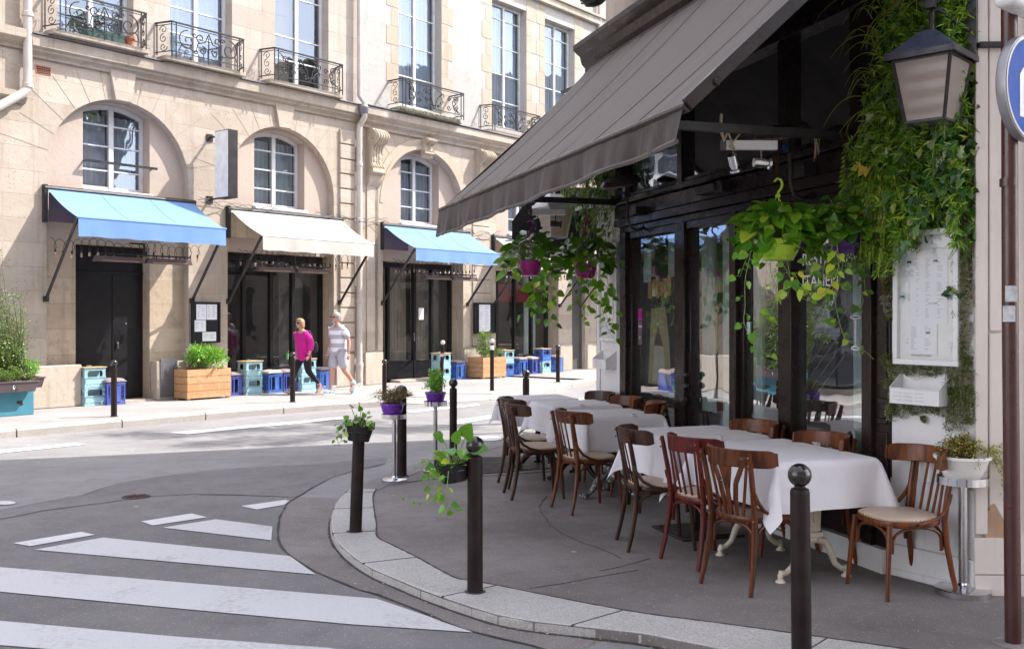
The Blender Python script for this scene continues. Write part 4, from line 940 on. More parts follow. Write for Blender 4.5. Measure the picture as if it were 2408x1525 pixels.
mark([(2170,235),(2350,205),(2350,218),(2190,250)])
# far pavement with its kerb, straight, bulging out past the long drainpipe
KS = [(-30,2.9),(-12,2.9),(0,2.92),(3,3.1),(4.8,3.4),(6.3,3.85),(7.9,4.2),(9.2,4.15),(10.1,3.9),(11.4,3.45),(12.9,3.15),(15,3.0),(40,3.0)]
kd = smooth_line([Vector((a, b, 0)) for a, b in KS], 8)
def lowk(s_): return .085*sm(5.0, 6.0, s_)*(1-sm(9.0, 9.9, s_))
mb = MB(); vs = []
for p in kd:
    z = -lowk(p.x); a = FW(p.x, p.y-.32, z); b = FW(p.x, -.2, 0); c = FW(p.x, 1.2, 0); vs += [tuple(b), tuple(c), tuple(a)]
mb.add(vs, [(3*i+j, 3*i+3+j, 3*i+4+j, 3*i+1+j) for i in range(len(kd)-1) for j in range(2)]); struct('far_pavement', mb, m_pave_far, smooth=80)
rnd = random.Random(11); mb = MB(); s0 = -29.; 
def kd_at(s_):
    for a, b in zip(kd, kd[1:]):
        if a.x <= s_ <= b.x: return a.y+(b.y-a.y)*(s_-a.x)/(b.x-a.x)
    return 3.0
L_ = [-29, -9.1, -7.2, -5.3, -3.6, -1.72, -.08, 1.42, 2.95, 4.55, 6.1, 7.5, 8.7, 10.1, 11.4, 12.9, 14.5, 16.2, 18, 20, 22, 24, 26, 28, 30, 38]
for a, b in zip(L_, L_[1:]):
    n = 8; P = []
    for i in range(n+1):
        s_ = a+.012+(b-a-.024)*i/n; k = kd_at(s_); z = .012-lowk(s_)+rnd.uniform(-.002,.002)
        P.append([FW(s_, k, -.25), FW(s_, k+.003, z-.03), FW(s_, k-.03, z-.004), FW(s_, k-.33, z-.004), FW(s_, k-.335, -.2)])
    vs = [tuple(v) for r_ in P for v in r_]; mb.add(vs, [(5*i+j, 5*i+5+j, 5*i+6+j, 5*i+1+j) for i in range(n) for j in range(4)]+[(0,1,2,3,4), tuple(5*n+j for j in (4,3,2,1,0))])
struct('far_kerb', mb, m_gran_far, smooth=30)
mb = MB(); vs = []
for p in kd: vs += [tuple(FW(p.x, p.y-.2, -.26)), tuple(FW(p.x, p.y-.01, -.09-lowk(p.x)*.3))]
q = MB(); q.add(vs, [(2*i, 2*i+2, 2*i+3, 2*i+1) for i in range(len(kd)-1)]); struct('kerb_bed', q, m_crack, smooth=0)
# leaf litter and grit along both kerbs
lm = leafmat('dry_leaf_litter', (.20,.12,.05), (.35,.24,.12), (.5,.45,.35), .8, .7, .1); q = MB(); rnd = random.Random(5)
for i in range(260):
    k = rnd.random(); j = int(k*N); a = oo[min(j,N-1)]; dx = rnd.expovariate(14); s_ = rnd.uniform(.004,.012)
    c = Vector((a.x-dx*.7, a.y-dx*.7, 0)); c.z = roadz(c.x, c.y)+.008; an = rnd.uniform(0, PI)
    q.add([(c.x+s_*math.cos(an+t), c.y+s_*math.sin(an+t)*.7, c.z+rnd.uniform(0,.006)) for t in (0,1.6,3.1,4.7)], [(0,1,2,3)])
for i in range(160):
    s_ = rnd.uniform(-3, 13); k = kd_at(s_)+rnd.expovariate(9)+.01; c = FW(s_, k, -.11); e = rnd.uniform(.006,.016); an = rnd.uniform(0, PI)
    q.add([(c.x+e*math.cos(an+t), c.y+e*math.sin(an+t)*.7, c.z+rnd.uniform(0,.008)) for t in (0,1.6,3.1,4.7)], [(0,1,2,3)])
tag(q.build('leaf_litter', lm, None, smooth=0), 'dry leaf bits and grit lying in the gutters', 'litter', kind='stuff')
# ---------------------------------------------------------------- bollards, crates, planters on both pavements
def bollard_at(px, pyb, label, hgt=.93, r=.045, lean=0., ball=None, z=0, grp='bollards along the near kerb', rb=None, kind=0):
    p = G(px, pyb, z); t_ = thing('bollard', label, 'bollard', p, 0, grp); t_.rotation_euler = (0, lean, 0); rb = rb or r*1.18
    q = MB(); hz = hgt-rb*1.95
    q.lathe([(r*1.02,0),(r,.06),(r*.97,hz-.03),(r*.95,hz-.02),(r*.90,hz-.015),(r*.90,hz-.01),(r*.55,hz-.002),(r*.5,hz+.012)], 24); q.build('post', m_bollard, t_, smooth=40)
    q = MB(); q.lathe([(r*1.55,.0),(r*1.5,.004),(r*1.02,.010)], 18, cap=False); q.build('tar_collar', m_crack, t_); q = MB(); q.sphere((0,0,hz+rb), rb, 24, 16); q.build('ball', ball or m_ballgloss, t_, smooth=80); return t_
B_ = [bollard_at(836,1250,'bollard on the granite kerb whose ball is hidden by a small black bucket plant', .88, .047, R(2)), bollard_at(1117,1392,'bollard with a leafy black bucket hooked on its left side', .93, .047, 0),
      bollard_at(945,1119,'bollard right behind the steel stand with the brownish plant', .935, .05, 0), bollard_at(1066,1090,'bollard just right of the farther purple pot', .95, .043, 0)]
p = G(1885,1545); bollard_at(1885,1545,'nearest bollard, standing in front of the big white table, no plant', .935, .048, R(-.6))
bollard_at(1237,1007,'bollard standing behind the farthest white tables', .86, .050, 0)
fb_ = 'bollards along the far kerb'
bollard_at(268,979,'plain bollard before the black door across the street', .93, .048, grp=fb_); bollard_at(688,945,'bollard in front of the woman in magenta', .96, .048, grp=fb_)
bollard_at(904,940,'bollard rising behind the brownish plant, across the street', .80, .045, grp=fb_)
b5 = bollard_at(1036,925,'leaning bollard with worn white ball and round sticker, left of glazed door crates', 1.13, .042, R(2.5), m_ballwhite, grp=fb_)
q = MB(); q.T = Matrix.Rotation(R(90), 4, 'X'); q.lathe([(1e-3,.046),(.04,.044)], 16, (0,.9-.08,0), cap=False); q.build('round_sticker', M('pink_sticker', (.5,.06,.15), (.75,.7,.7), 40, .5), b5, smooth=0)
b6 = bollard_at(1157,918,'bollard with worn white ball and paper strip beside the smaller wooden planter', 1.14, .045, 0, m_ballwhite, grp=fb_)
q = MB(); q.tube([(0,0,.90),(0,0,1.0)], .047, 14); q.build('paper_strip', m_paper, b6)
bollard_at(1312,898,'farthest dark bollard, before the blue crates', .93, .05, grp=fb_)
# steel stands with pots -------------------------------------------------------
def stand(label, p, hgt, rt=.125, rb=.13, rp=.022, lean=0, grp='polished steel pot stands'):
    t_ = thing('pot_stand', label, 'plant stand', p, 0, grp); t_.rotation_euler = (0, lean, 0)
    q = MB(); q.lathe([(rb,0),(rb,.035),(rb-.01,.042),(rb*.3,.048),(rp*1.3,.055),(rp,.07)], 40); q.build('base_disc', m_chrome, t_)
    q = MB(); q.lathe([(rp,.05),(rp,hgt-.05)], 18); q.build('column', m_steel, t_)
    q = MB(); q.lathe([(rp,hgt-.05),(rt*.9,hgt-.045),(rt,hgt-.045),(rt,hgt),(rt-.006,hgt),(rt-.006,hgt-.035),(1e-3,hgt-.035)], 40, cap=False); q.build('ring_tray', m_chrome, t_); return t_
sA = G(927,1134); stand('steel stand with the brownish plant in a purple pot, before a bollard', sA, .68); sB = G(1024,1112); stand('steel stand carrying the upright green plant in a purple pot', sB, .755, .125)
sC = G(2272,1400); sC.y += .04; stand('steel stand at the right with the white pot beside the wall', sC, .70, .147, .157, .026)
def bowl(label, p, r0, r1, h, m, cat='pot', name='flower_pot', grp=None):
    q = MB(); q.lathe([(r0*.94,0),(r0,.01),(r0*1.04,.02),((r0+r1)/2*1.03,h*.5),(r1,h-.018),(r1*1.07,h-.016),(r1*1.07,h),(r1*.97,h),(r1*.93,h-.03),(1e-3,h-.035)], 36, cap=False)
    q.lathe([(r0*.94,0),(1e-3,0)], 36, cap=False)
    t_ = thing(name, label, cat, p, 0, grp); q.build('pot_shell', m, t_, smooth=40); s_ = MB(); s_.lathe([(1e-3,h-.03),(r1*.93,h-.033)], 24, cap=False); s_.build('soil', m_soil, t_); return t_
potA = sA+Vector((-.02,0,.65)); bowl('purple pot on the stand, holding the brownish wiry plant', potA, .080, .115, .135, m_purple, grp='purple pots on steel stands')
potB = sB+Vector((0,0,.725)); bowl('purple pot on the farther stand, holding the upright green plant', potB, .078, .105, .125, m_purple, grp='purple pots on steel stands')
potC = sC+Vector((-.005,0,.668)); bowl('white ceramic pot with yellow green trailing plant, on the right stand', potC, .095, .150, .155, m_potw)
def bucket(label, p, ang, tilt, w=.105, d=.06, h=.115):
    t_ = thing('hanging_bucket', label, 'planter', p, ang, 'black buckets hooked on bollards'); t_.rotation_euler = (0, tilt, ang); q = MB()
    q.lathe([(.74,0),(.76,.004),(.9,h*.55),(.915,h*.56),(.915,h*.6),(.9,h*.61),(1,h-.006),(1.04,h),(.98,h),(.95,h-.02),(.01,h-.025)], 30, sx=w, sy=d, cap=False); q.lathe([(.74,0),(.01,.0)], 30, sx=w, sy=d, cap=False)
    # radii above are fractions of the oval's half axes
    q.build('oval_bucket', m_bucket, t_, smooth=40)
    s_ = MB(); s_.lathe([(.01,h-.02),(.95,h-.022)], 24, sx=w, sy=d, cap=False); s_.build('soil', m_soil, t_)
    for sg in (-1,1): q = MB(); q.tube([(sg*w*.96+.006*sg, .024*math.cos(a*PI/8)*1., h-.018+.052*math.sin(a*PI/8)) for a in range(9)], .005, 6); q.build('handle', m_bucket, t_)
    return t_
k1 = G(836,1250)+Vector((.03,-.055,.70)); bucket('black bucket on the left bollard with an upright three leaf plant', k1, R(10), R(6)); k2 = G(1117,1392)+Vector((-.12,-.02,.665)); bucket('black bucket with large lit green leaves, hooked on the second bollard', k2, R(28), R(-6))
# crates ------------------------------------------------------------------------
def crate(label, loc, ang, m, w=.40, d=.30, h=.34, style=0, grp=None):
    q = MB(); e = .022
    for x in (-w/2, w/2-e):
        for y in (-d/2, d/2-e): q.box(x, x+e, y, y+e, 0, h)
    def ring(z0, z1, o=.004):
        q.box(-w/2-o, w/2+o, -d/2-o, -d/2+.012, z0, z1); q.box(-w/2-o, w/2+o, d/2-.012, d/2+o, z0, z1); q.box(-w/2-o, -w/2+.012, -d/2+.012, d/2-.012, z0, z1); q.box(w/2-.012, w/2+o, -d/2+.012, d/2-.012, z0, z1)
    if style == 0:      # bottle crate: hand hole above, solid band, slots at the foot
        ring(h-.02, h); ring(h-.042, h-.030); ring(h*.50, h*.53, .008); ring(h*.455, h*.475, .008); ring(h*.14, h*.46, 0); ring(0, .035); ring(.0, .012, .008)
        for y in (-d/2, d/2-.01):
            for k in range(-2, 3): q.box(k*.062-.008, k*.062+.008, y, y+.01, .03, h*.15)
            for sg in (-1, 1): q.bar((sg*(w/2-.02), y+.005, h*.62), (sg*(w/2-.075), y+.005, h-.03), .016, .01, up=(0,1,0)); q.box(sg*(w/2-.04)-.016, sg*(w/2-.04)+.016, y, y+.01, h*.5, h)
        for x in (-w/2, w/2-.01):
            for k in (-1, 0, 1): q.box(x, x+.01, k*.06-.01, k*.06+.01, .03, h*.15)
            for sg in (-1, 1): q.box(x, x+.01, sg*(d/2-.05)-.012, sg*(d/2-.05)+.012, h*.5, h)
        q.box(-w/2+.03, w/2-.03, -.004, .004, .02, h*.9)
    else:               # crate stood on its side as a stool
        ring(h-.03, h); ring(0, .03)
        for sg in (-1, 1):
            q.box(sg*(w/2)-.008, sg*(w/2)+.008, -d/2, d/2, 0, .02)
            for k in range(4): q.box(sg*(w/2-.006)-.006, sg*(w/2-.006)+.006, -d/2+.02, d/2-.02, .06+k*h*.22, .075+k*h*.22)
            for k in (-1, 0, 1): q.box(sg*(w/2-.006)-.006, sg*(w/2-.006)+.006, k*d*.25-.006, k*d*.25+.006, .0, h)
        for x in (-w*.30, w*.0, w*.24): q.box(x-.012, x+.012, -d/2, -d/2+.012, 0, h)
        for z in (.05, h-.06): q.box(-w/2, w/2, -d/2, -d/2+.01, z, z+.012)
        q.box(w*.02, w*.22, -d/2+.004, -d/2+.008, .05, h-.05)
        q.box(-w/2+.01, w/2-.01, d/2-.02, d/2-.012, 0, h)
    o = q.build('crate', m, None, smooth=0, bevel=.002); o.location = loc; o.rotation_euler = (0,0,ang); return tag(o, label, 'crate', grp)
def cushion(label, loc, ang, m, w=.42, d=.36):
    q = MB(); n = 8; vs = []; fc = []
    for side in (0, 1):
        for i in range(n+1):
            for j in range(n+1):
                u, v = i/n*2-1, j/n*2-1; e = (1-abs(u)**4)*(1-abs(v)**4); hh = .030+.034*e**.5*(1+.2*math.sin(5*u+3*v)); x = u*w/2*(1-.04*(v*v)); y = v*d/2*(1-.04*(u*u))
                vs.append((x, y, .022+(hh if side else -.02*e**.5)-(.012*(abs(u)**6+abs(v)**6) if side else 0)))
    for side in (0, 1):
        o = side*(n+1)**2
        for i in range(n):
            for j in range(n): f_ = (o+i*(n+1)+j, o+(i+1)*(n+1)+j, o+(i+1)*(n+1)+j+1, o+i*(n+1)+j+1); fc.append(f_ if side else f_[::-1])
    rim = [i*(n+1) for i in range(n+1)]+[n*(n+1)+j for j in range(1, n+1)]+[i*(n+1)+n for i in range(n-1, -1, -1)]+[j for j in range(n-1, 0, -1)]; o = (n+1)**2
    for a, b in zip(rim, rim[1:]+rim[:1]): fc.append((a, b, b+o, a+o))
    q.add(vs, fc); ob = q.build('seat_cushion', m, None, smooth=80); ob.location = loc; ob.rotation_euler = (0,0,ang); return tag(ob, label, 'cushion', 'cushions on the crate stools')
CG = 'plastic crates used as tables and stools across the street'
def table_stack(px, d, mats, where):
    s_ = fs(px, d)
    for k, m in enumerate(mats): crate(['lower','upper'][k]+' crate of the two crate table '+where, FW(s_, d, .345*k+.002), FA, m, grp=CG)
    q = MB(); q.box(-.22,.22,-.17,.17,0,.018); o = q.build('table_board', m_pinetop, None, bevel=.004); o.location = FW(s_, d, .692); o.rotation_euler = (0,0,FA); tag(o, 'light wooden board topping the crates '+where, 'board', 'wooden boards on crate tables')
    q = MB(); q.lathe([(.045,0),(.05,.005),(.05,.03),(.042,.03),(.042,.008),(1e-3,.008)], 18, cap=False); o = q.build('ashtray', m_chrome, None); o.location = FW(s_-.03, d-.02, .711); tag(o, 'small metal ashtray on the board '+where, 'ashtray', 'ashtrays on crate tables'); return s_
def stool(px, d, m, mc, where):
    s_ = fs(px, d); crate('crate stool '+where, FW(s_, d, .002), FA, m, .36, .32, .40, 1, CG); cushion('flat cushion on the crate stool '+where, FW(s_, d, .402), FA+R(3), mc); return s_
table_stack(214, .0, [m_crlb, m_crlb], 'at the black door'); stool(263, .12, m_crpu, m_cush, 'at the black door')
table_stack(588, .2, [m_crlb, m_crlb], 'just right of the large larch planter'); stool(550, .1, m_crpu, m_cush, 'between larch planter and light blue crates')
stool(637, .1, m_crbl, m_cushl, 'left of the woman, nearer the planter'); stool(672, .1, m_crpu, m_cush, 'directly left of the woman'); table_stack(716, .22, [m_crlb, m_crlb], 'behind the legs of the woman'); stool(757, .1, m_crbl, m_cushd, 'between the two walkers')
table_stack(1037, .25, [m_crlb, m_crlb], 'right of the glazed double door'); stool(1074, .15, m_crbl, m_cushd, 'right of the glazed double door')
table_stack(1188, .2, [m_crbl, m_crlb], 'behind the white topped bollard and planter'); stool(1221, .12, m_crbl, m_cush, 'left of two touching stools by the last awning'); stool(1250, .12, m_crpu, m_cushl, 'right of two touching stools by the last awning')
table_stack(1276, .22, [m_crlb, m_crbl], 'farthest, under the last awning'); stool(1306, .15, m_crbl, m_cush, 'behind the farthest dark bollard')
# drinks left on the boards
def glass_of(label, loc, m, h=.12, straw=True):
    t_ = thing('drinking_glass', label, 'glass', loc); q = MB(); q.lathe([(.022,0),(.03,h)], 14); q.build('tumbler', m, t_)
    if straw: q = MB(); q.tube([(0,0,.02),(.02,.0,h+.08)], .004, 5); q.build('straw', M('straw', (.6,.5,.2)), t_)
    return t_
glass_of('green drink with a straw on the crate board behind the woman', FW(fs(676,.3), .3, .45+.26), M('green_drink', (.12,.45,.12), rough=.3)); 
# wooden planters -----------------------------------------------------------------
def planter(label, s_, d, w, dp, h, n):
    t_ = thing('wooden_planter', label, 'planter', FW(s_, d, 0), FA, 'larch plank planters'); hh = (h-.03)/n
    for k in range(n):
        q = MB(); z = .03+k*hh
        q.box(-w/2, w/2, -dp/2, -dp/2+.025, z+.003, z+hh-.003); q.box(-w/2, w/2, dp/2-.025, dp/2, z+.003, z+hh-.003); q.box(-w/2, -w/2+.025, -dp/2+.026, dp/2-.026, z+.003, z+hh-.003); q.box(w/2-.025, w/2, -dp/2+.026, dp/2-.026, z+.003, z+hh-.003)
        q.build('plank_course', m_pine, t_, bevel=.003)
    q = MB(); 
    for sx in (-1,1):
        for sy in (-1,1): q.cbox((sx*(w/2-.05), sy*(dp/2-.05), .015), (.06,.06,.03))
    q.build('feet', m_pine, t_); q = MB(); q.box(-w/2+.026, w/2-.026, -dp/2+.027, dp/2-.027, h-.06, h-.05); q.build('soil', m_soil, t_, smooth=0); return t_
s1 = fs(477,.32); planter('long larch planter filled with bright green laurel', s1, .32, 1.0, .46, .60, 4); s2 = fs(1145,.45); planter('smaller larch planter with a sparse green shrub', s2, .45, .95, .55, .56, 4)
# teal planter with side troughs at the left edge
tb = G(25,972); t_ = thing('teal_planter', 'big teal metal planter at the left edge, with a dark hole in its side', 'planter', FW(fs(5,.55), .55, 0), FA); q = MB()
q.box(-.85, .36, -.36, .3, 0, .55); q.build('metal_tub', m_teal, t_, bevel=.01); q = MB(); q.box(-.82,.33,-.33,.27,.55,.555); q.build('soil', m_soil, t_); q = MB(); q.cbox((.12,-.362,.22),(.09,.006,.05)); q.cbox((.15,-.363,.19),(.05,.006,.04)); q.build('dark_hole', m_room, t_, smooth=0); TB = t_
def trough(label, loc, ang, L=.62):
    t_ = thing('trough_planter', label, 'planter', loc, ang, 'hanging brown troughs on the teal planter'); q = MB(); a, b = L/2*.86, L/2; 
    q.add([(-a,-.06,0),(a,-.06,0),(a,.06,0),(-a,.06,0),(-b,-.09,.16),(b,-.09,.16),(b,.09,.16),(-b,.09,.16)], [(0,3,2,1),(0,1,5,4),(1,2,6,5),(2,3,7,6),(3,0,4,7)]); q.box(-b-.012,b+.012,-.102,-.088,.155,.18); q.box(-b-.012,b+.012,.088,.102,.155,.18); q.box(-b-.012,-b+.002,-.088,.088,.155,.18); q.box(b-.002,b+.012,-.088,.088,.155,.18); q.build('trough', m_trough, t_, bevel=.005)
    q = MB(); q.box(-b+.01,b-.01,-.085,.085,.15,.158); q.build('soil', m_soil, t_); q = MB(); 
    for sg in (-1,1): q.tube([(p[0]+sg*.045,-.085,p[2]+.08) for p in scroll(0,0,.035,1.1,PI/2,sg,12)], .004, 5)
    q.build('scroll_bracket', m_steel, t_); return t_
T1 = trough('dark trough with herbs hooked on the front of the teal planter', TB.matrix_basis @ Vector((-.02,-.47,.40)), FA, .74); T2 = trough('dark trough with herbs on the right flank of the teal planter', TB.matrix_basis @ Vector((.48,-.03,.44)), FA+R(90), .55)
TBF = TB.location; 
# stone block across the side street, outside the picture, seen only in reflections
ob = thing('stone_house', 'cream stone house across the side street, mirrored in shop windows', 'building', (18, 40.0, 0), R(-90)); q = MB(); hs_ = [hole(1+2.6*k, 2.3+2.6*k, .6+3.4*j, 2.9+3.4*j) for k in range(8) for j in range(4)]
wall(q, 0, 24, 0, 13, 0, hs_, .25); q.quad((0,9,0),(24,9,0),(24,9,13),(0,9,13)); q.quad((0,0,13),(24,0,13),(24,9,13),(0,9,13)); q.quad((0,0,0),(0,9,0),(0,9,13),(0,0,13)); q.build('wall', m_stone_hi, ob, smooth=0)
for h_ in hs_[::1]: q = MB(); q.box(h_['s0'],h_['s1'],.25,.28,h_['z0'],h_['top'](0)); q.build('window', m_black, ob)

# street tree round the corner: out of the picture, it throws the broken shade on the road and is mirrored in the panes
def street_tree(label, loc, hgt, R_, seed, n=5200):
    rnd = random.Random(seed); t_ = thing('street_tree', label, 'tree', loc); st, lf = MB(), MB()
    st.tube([(0,0,0),(.05,.02,hgt*.3),(-.05,0,hgt*.6),(0,.05,hgt*.8)], [.16,.13,.10,.06], 10); C_ = []
    for k in range(16):
        a = rnd.uniform(0, 2*PI); e = rnd.uniform(.3,1); c = Vector((math.cos(a)*R_*e, math.sin(a)*R_*e, hgt*rnd.uniform(.68,1.02))); C_.append(c); st.tube([(0,0,hgt*.55), tuple(Vector((c.x*.4,c.y*.4,(hgt*.6+c.z)/2))), tuple(c)], [.05,.03,.012], 6)
    for k in range(n):
        c = C_[rnd.randrange(16)]; v = Vector((rnd.gauss(0,1), rnd.gauss(0,1), rnd.gauss(0,.8)))*R_*.13; p = c+v; d = Vector((rnd.uniform(-1,1), rnd.uniform(-1,1), rnd.uniform(-1,.5))).normalized(); s2 = d.orthogonal().normalized(); L_ = rnd.uniform(.10,.18)
        lf.add([p, p+d*L_*.5+s2*L_*.3, p+d*L_, p+d*L_*.5-s2*L_*.3], [(0,1,2,3)])
    st.build('trunk', m_twig, t_); lf.build('crown', m_shrub, t_, smooth=0)
street_tree('leafy street tree round the corner, seen only as a reflection and shadow', Vector((4.6,17.2,0)), 10.6, 1.7, 3)
street_tree('second leafy street tree farther round the corner, mirrored in the panes', Vector((10.5,20.5,0)), 9, 2.2, 4)

# the other corner of the junction, behind the photographer: shades the terrace from that side
for (nm, lb, loc_, an, L_, hh) in (('stone_house', 'cream stone house behind the photographer, out of the picture', (-12,-8.5,0), R(180), 30, 15),):
    o_ = thing(nm, lb, 'building', (loc_[0]+L_, loc_[1], 0), an); q = MB(); hs_ = [hole(1.2+2.7*k, 2.5+2.7*k, .6+3.4*j, 2.9+3.4*j) for k in range(10) for j in range(4)]
    wall(q, 0, L_, 0, hh, 0, hs_, .25); q.quad((0,9,0),(L_,9,0),(L_,9,hh),(0,9,hh)); q.quad((0,0,hh),(L_,0,hh),(L_,9,hh),(0,9,hh)); q.quad((0,0,0),(0,9,0),(0,9,hh),(0,0,hh)); q.quad((L_,0,0),(L_,9,0),(L_,9,hh),(L_,0,hh)); q.build('wall', m_stone_hi, o_, smooth=0)
    for h_ in hs_: q = MB(); q.box(h_['s0'],h_['s1'],.25,.28,h_['z0'],h_['top'](0)); q.build('window', m_black, o_)
# ---------------------------------------------------------------- the restaurant on the corner (local frame RA; x along the front, y into the building)
rest = thing('corner_restaurant', 'dark wood framed restaurant front with large glass panes and white end walls on the corner', 'building', RO, RA)
WA = RW(4.80); WB = Vector((2.75, 5.93, 0)); wd = (WB-WA); WLEN = wd.length; WANG = math.atan2(wd.y, wd.x)
Minv = (Matrix.Translation(RO) @ Matrix.Rotation(RA, 4, 'Z')).inverted()
def loc_r(p): return Minv @ Vector(p)
def rbox(mats, name, boxes, bevel=.004, par=None):
    q = MB()
    for b in boxes: q.box(*b)
    return q.build(name, mats, par or rest, bevel=bevel)
# glazing frames
SX = [.876, 1.87, 2.06, 2.87, 2.94, 3.56, 3.73, 4.58]
rbox(m_frame, 'front_post', [(.66,.80,-.06,.1,0,2.5)]); rbox(m_frame, 'front_post', [(.80,.876,-.02,.1,.16,2.5)])
rbox(m_frame, 'front_post', [(1.87,2.06,-.05,.1,.16,2.5)]); rbox(m_frame, 'front_post', [(2.83,2.885,-.03,.1,.16,2.5)]); rbox(m_frame, 'front_post', [(2.90,2.96,-.055,.1,.16,2.5)])
rbox(m_frame, 'front_post', [(3.56,3.73,-.04,.1,.16,2.5)]); rbox(m_frame, 'front_post', [(4.56,4.66,-.05,.1,.1,2.5)])
q = MB(); q.box(4.66, 4.80, -.015, .1, .1, 2.5)
for z0, z1 in ((.95,.99),(1.08,1.12),(1.2,2.4),(.3,.9)): q.box(4.69, 4.785, -.026, -.015, z0, z1)
q.build('panelled_pilaster', m_frame, rest, bevel=.006)
# header: stepped beams
rbox(m_frame, 'header_beam', [(.60,4.80,-.03,.1,2.50,2.56)]); rbox(m_frame, 'header_beam', [(.55,4.82,-.075,.1,2.565,2.64)]); rbox(m_frame, 'header_beam', [(.5,4.84,-.05,.1,2.645,2.79)], .01)
rbox(m_frame, 'header_beam', [(.5,4.84,-.09,.1,2.795,2.855)], .012); rbox(m_frame, 'header_beam', [(.876,4.58,-.035,.06,2.43,2.497)])
# upper lights and their posts
for a, b in ((.50,.66),(1.90,1.99),(3.55,3.66),(4.42,4.84)): rbox(m_frame, 'upper_post', [(a,b,-.04,.1,2.86,3.72)])
rbox(m_frame, 'upper_beam', [(.0,4.9,-.06,.1,3.72,3.80)]); rbox(m_frame, 'upper_beam', [(-.1,5.2,-.02,.1,3.805,4.3)])
rbox(m_frame, 'upper_beam', [(.66,4.42,-.02,.05,2.86,2.90)])
g = MB(); g.quad((.66,.03,2.86),(4.42,.03,2.86),(4.42,.03,3.72),(.66,.03,3.72)); g.build('upper_pane', m_glass_r, rest, smooth=0)
for a, b in ((.876,1.87),(2.06,2.83),(2.96,3.56),(3.73,4.56)):
    g = MB(); g.quad((a,.03,.3),(b,.03,.3),(b,.03,2.44),(a,.03,2.44)); g.build('pane', m_glass_r, rest, smooth=0)
for a, b in ((2.06,2.83),(2.96,3.56)):         # the door leaves have their own stiles
    rbox(m_frame, 'door_leaf', [(a,a+.05,-.01,.06,.2,2.43),(b-.05,b,-.01,.06,.2,2.43)])
q = MB()
for z in (1.02, 1.12): q.sphere((2.10,-.05,z), .028, 12, 8)
q.lathe([(1e-3,0),(.02,.0),(.035,.03),(.02,.06),(1e-3,.06)], 12, (2.10,-.07,.86)); q.build('door_handle', m_blackmetal, rest)
for a, b in ((.876,1.87),(2.06,2.83),(2.96,3.56),(3.73,4.56)):
    rbox(m_frame, 'kick_panel', [(a,b,-.02,.08,.16,.34)]); rbox(m_frame, 'kick_rail', [(a,b,-.05,.08,.34,.39)])
# white skirting with pierced vents
q = MB(); q.box(.55, 4.80, -.07, .1, 0, .155); 
for s_ in [3.05+.026*i for i in range(26)]:
    for j in range(4):
        if int((s_-3.05)/.2) % 2 == 0 or s_ > 3.4: q.cbox((s_, -.072, .045+j*.028), (.012,.006,.012), mi=1)
q.build('white_skirting', [m_wwall2, m_room], rest, smooth=0)
q = MB(); q.cbox((2.62,-.10,2.72), (.34,.12,.075)); q.cbox((2.82,-.09,2.72), (.10,.09,.10)); q.build('door_sensor', m_blackmetal, rest, bevel=.01)
# cornice, fascia and upper storeys
def sweep(par, a, b, prof, m, name): 
    mb = MB(); n = len(prof); mb.add([(x, -d, z) for x in (a, b) for d, z in prof], [(i, i+1, n+i+1, n+i) for i in range(n-1)]+[tuple(range(n)), tuple(range(2*n-1, n-1, -1))]); return mb.build(name, m, par, smooth=25)
sweep(rest, -.12, 9, [(-.05,4.30),(.10,4.30),(.13,4.34),(.13,4.38),(.17,4.42),(.19,4.50),(.23,4.53),(.27,4.57),(.27,4.62),(-.2,4.66)], m_frame, 'cornice')
fp_ = [loc_r(p) for p in (RW(-.1,-.2), Vector((1.35,14.4,0)), Vector((9,16.4,0)), Vector((9,2.2,0)), Vector((4.2,2.6,0)), Vector((4.0,3.2,0)))]
up = [(-.1,.2), (fp_[1].x,fp_[1].y), (fp_[2].x,fp_[2].y), (fp_[3].x,fp_[3].y), (9.0,.2)]
up = [(-.1,.2), (fp_[1].x,fp_[1].y), (fp_[2].x,fp_[2].y), (fp_[2].x+14,fp_[2].y), (12,.2)]
q = MB()
uh = [hole(.6+2.3*k, 1.8+2.3*k, 5.5+2.7*j, 7.3+2.7*j) for k in range(5) for j in range(2)]
wall(q, -.1, 12, 4.3, 10.6, .2, uh, .25)
q.add([(up[0][0],up[0][1],0),(up[1][0],up[1][1],0),(up[1][0],up[1][1],10.6),(up[0][0],up[0][1],10.6)], [(0,1,2,3)])
q.add([(up[1][0],up[1][1],0),(up[2][0],up[2][1],0),(up[2][0],up[2][1],10.6),(up[1][0],up[1][1],10.6)], [(0,1,2,3)])
q.build('upper_wall', m_stone_hi, rest, smooth=0)
q = MB(); q.add([(x,y,10.6) for x, y in up], [tuple(range(5))]); q.build('roof', m_lead, rest, smooth=0)
for h_ in uh: window(rest, h_['s0']+.005, h_['s1']-.005, h_['z0'], h_['top'](0)-.005, .43, [.5], m_oldwhite)
# white corner pillar
pil = rbox(m_wwall2, 'white_corner_pillar', [(-.1,.64,0,.35,0,4.3)], .008)
rbox(m_wwall2, 'pillar_panel', [(-.06,.02,-.015,0,.2,1.6),(.50,.60,-.02,0,.1,3.2)], .004)
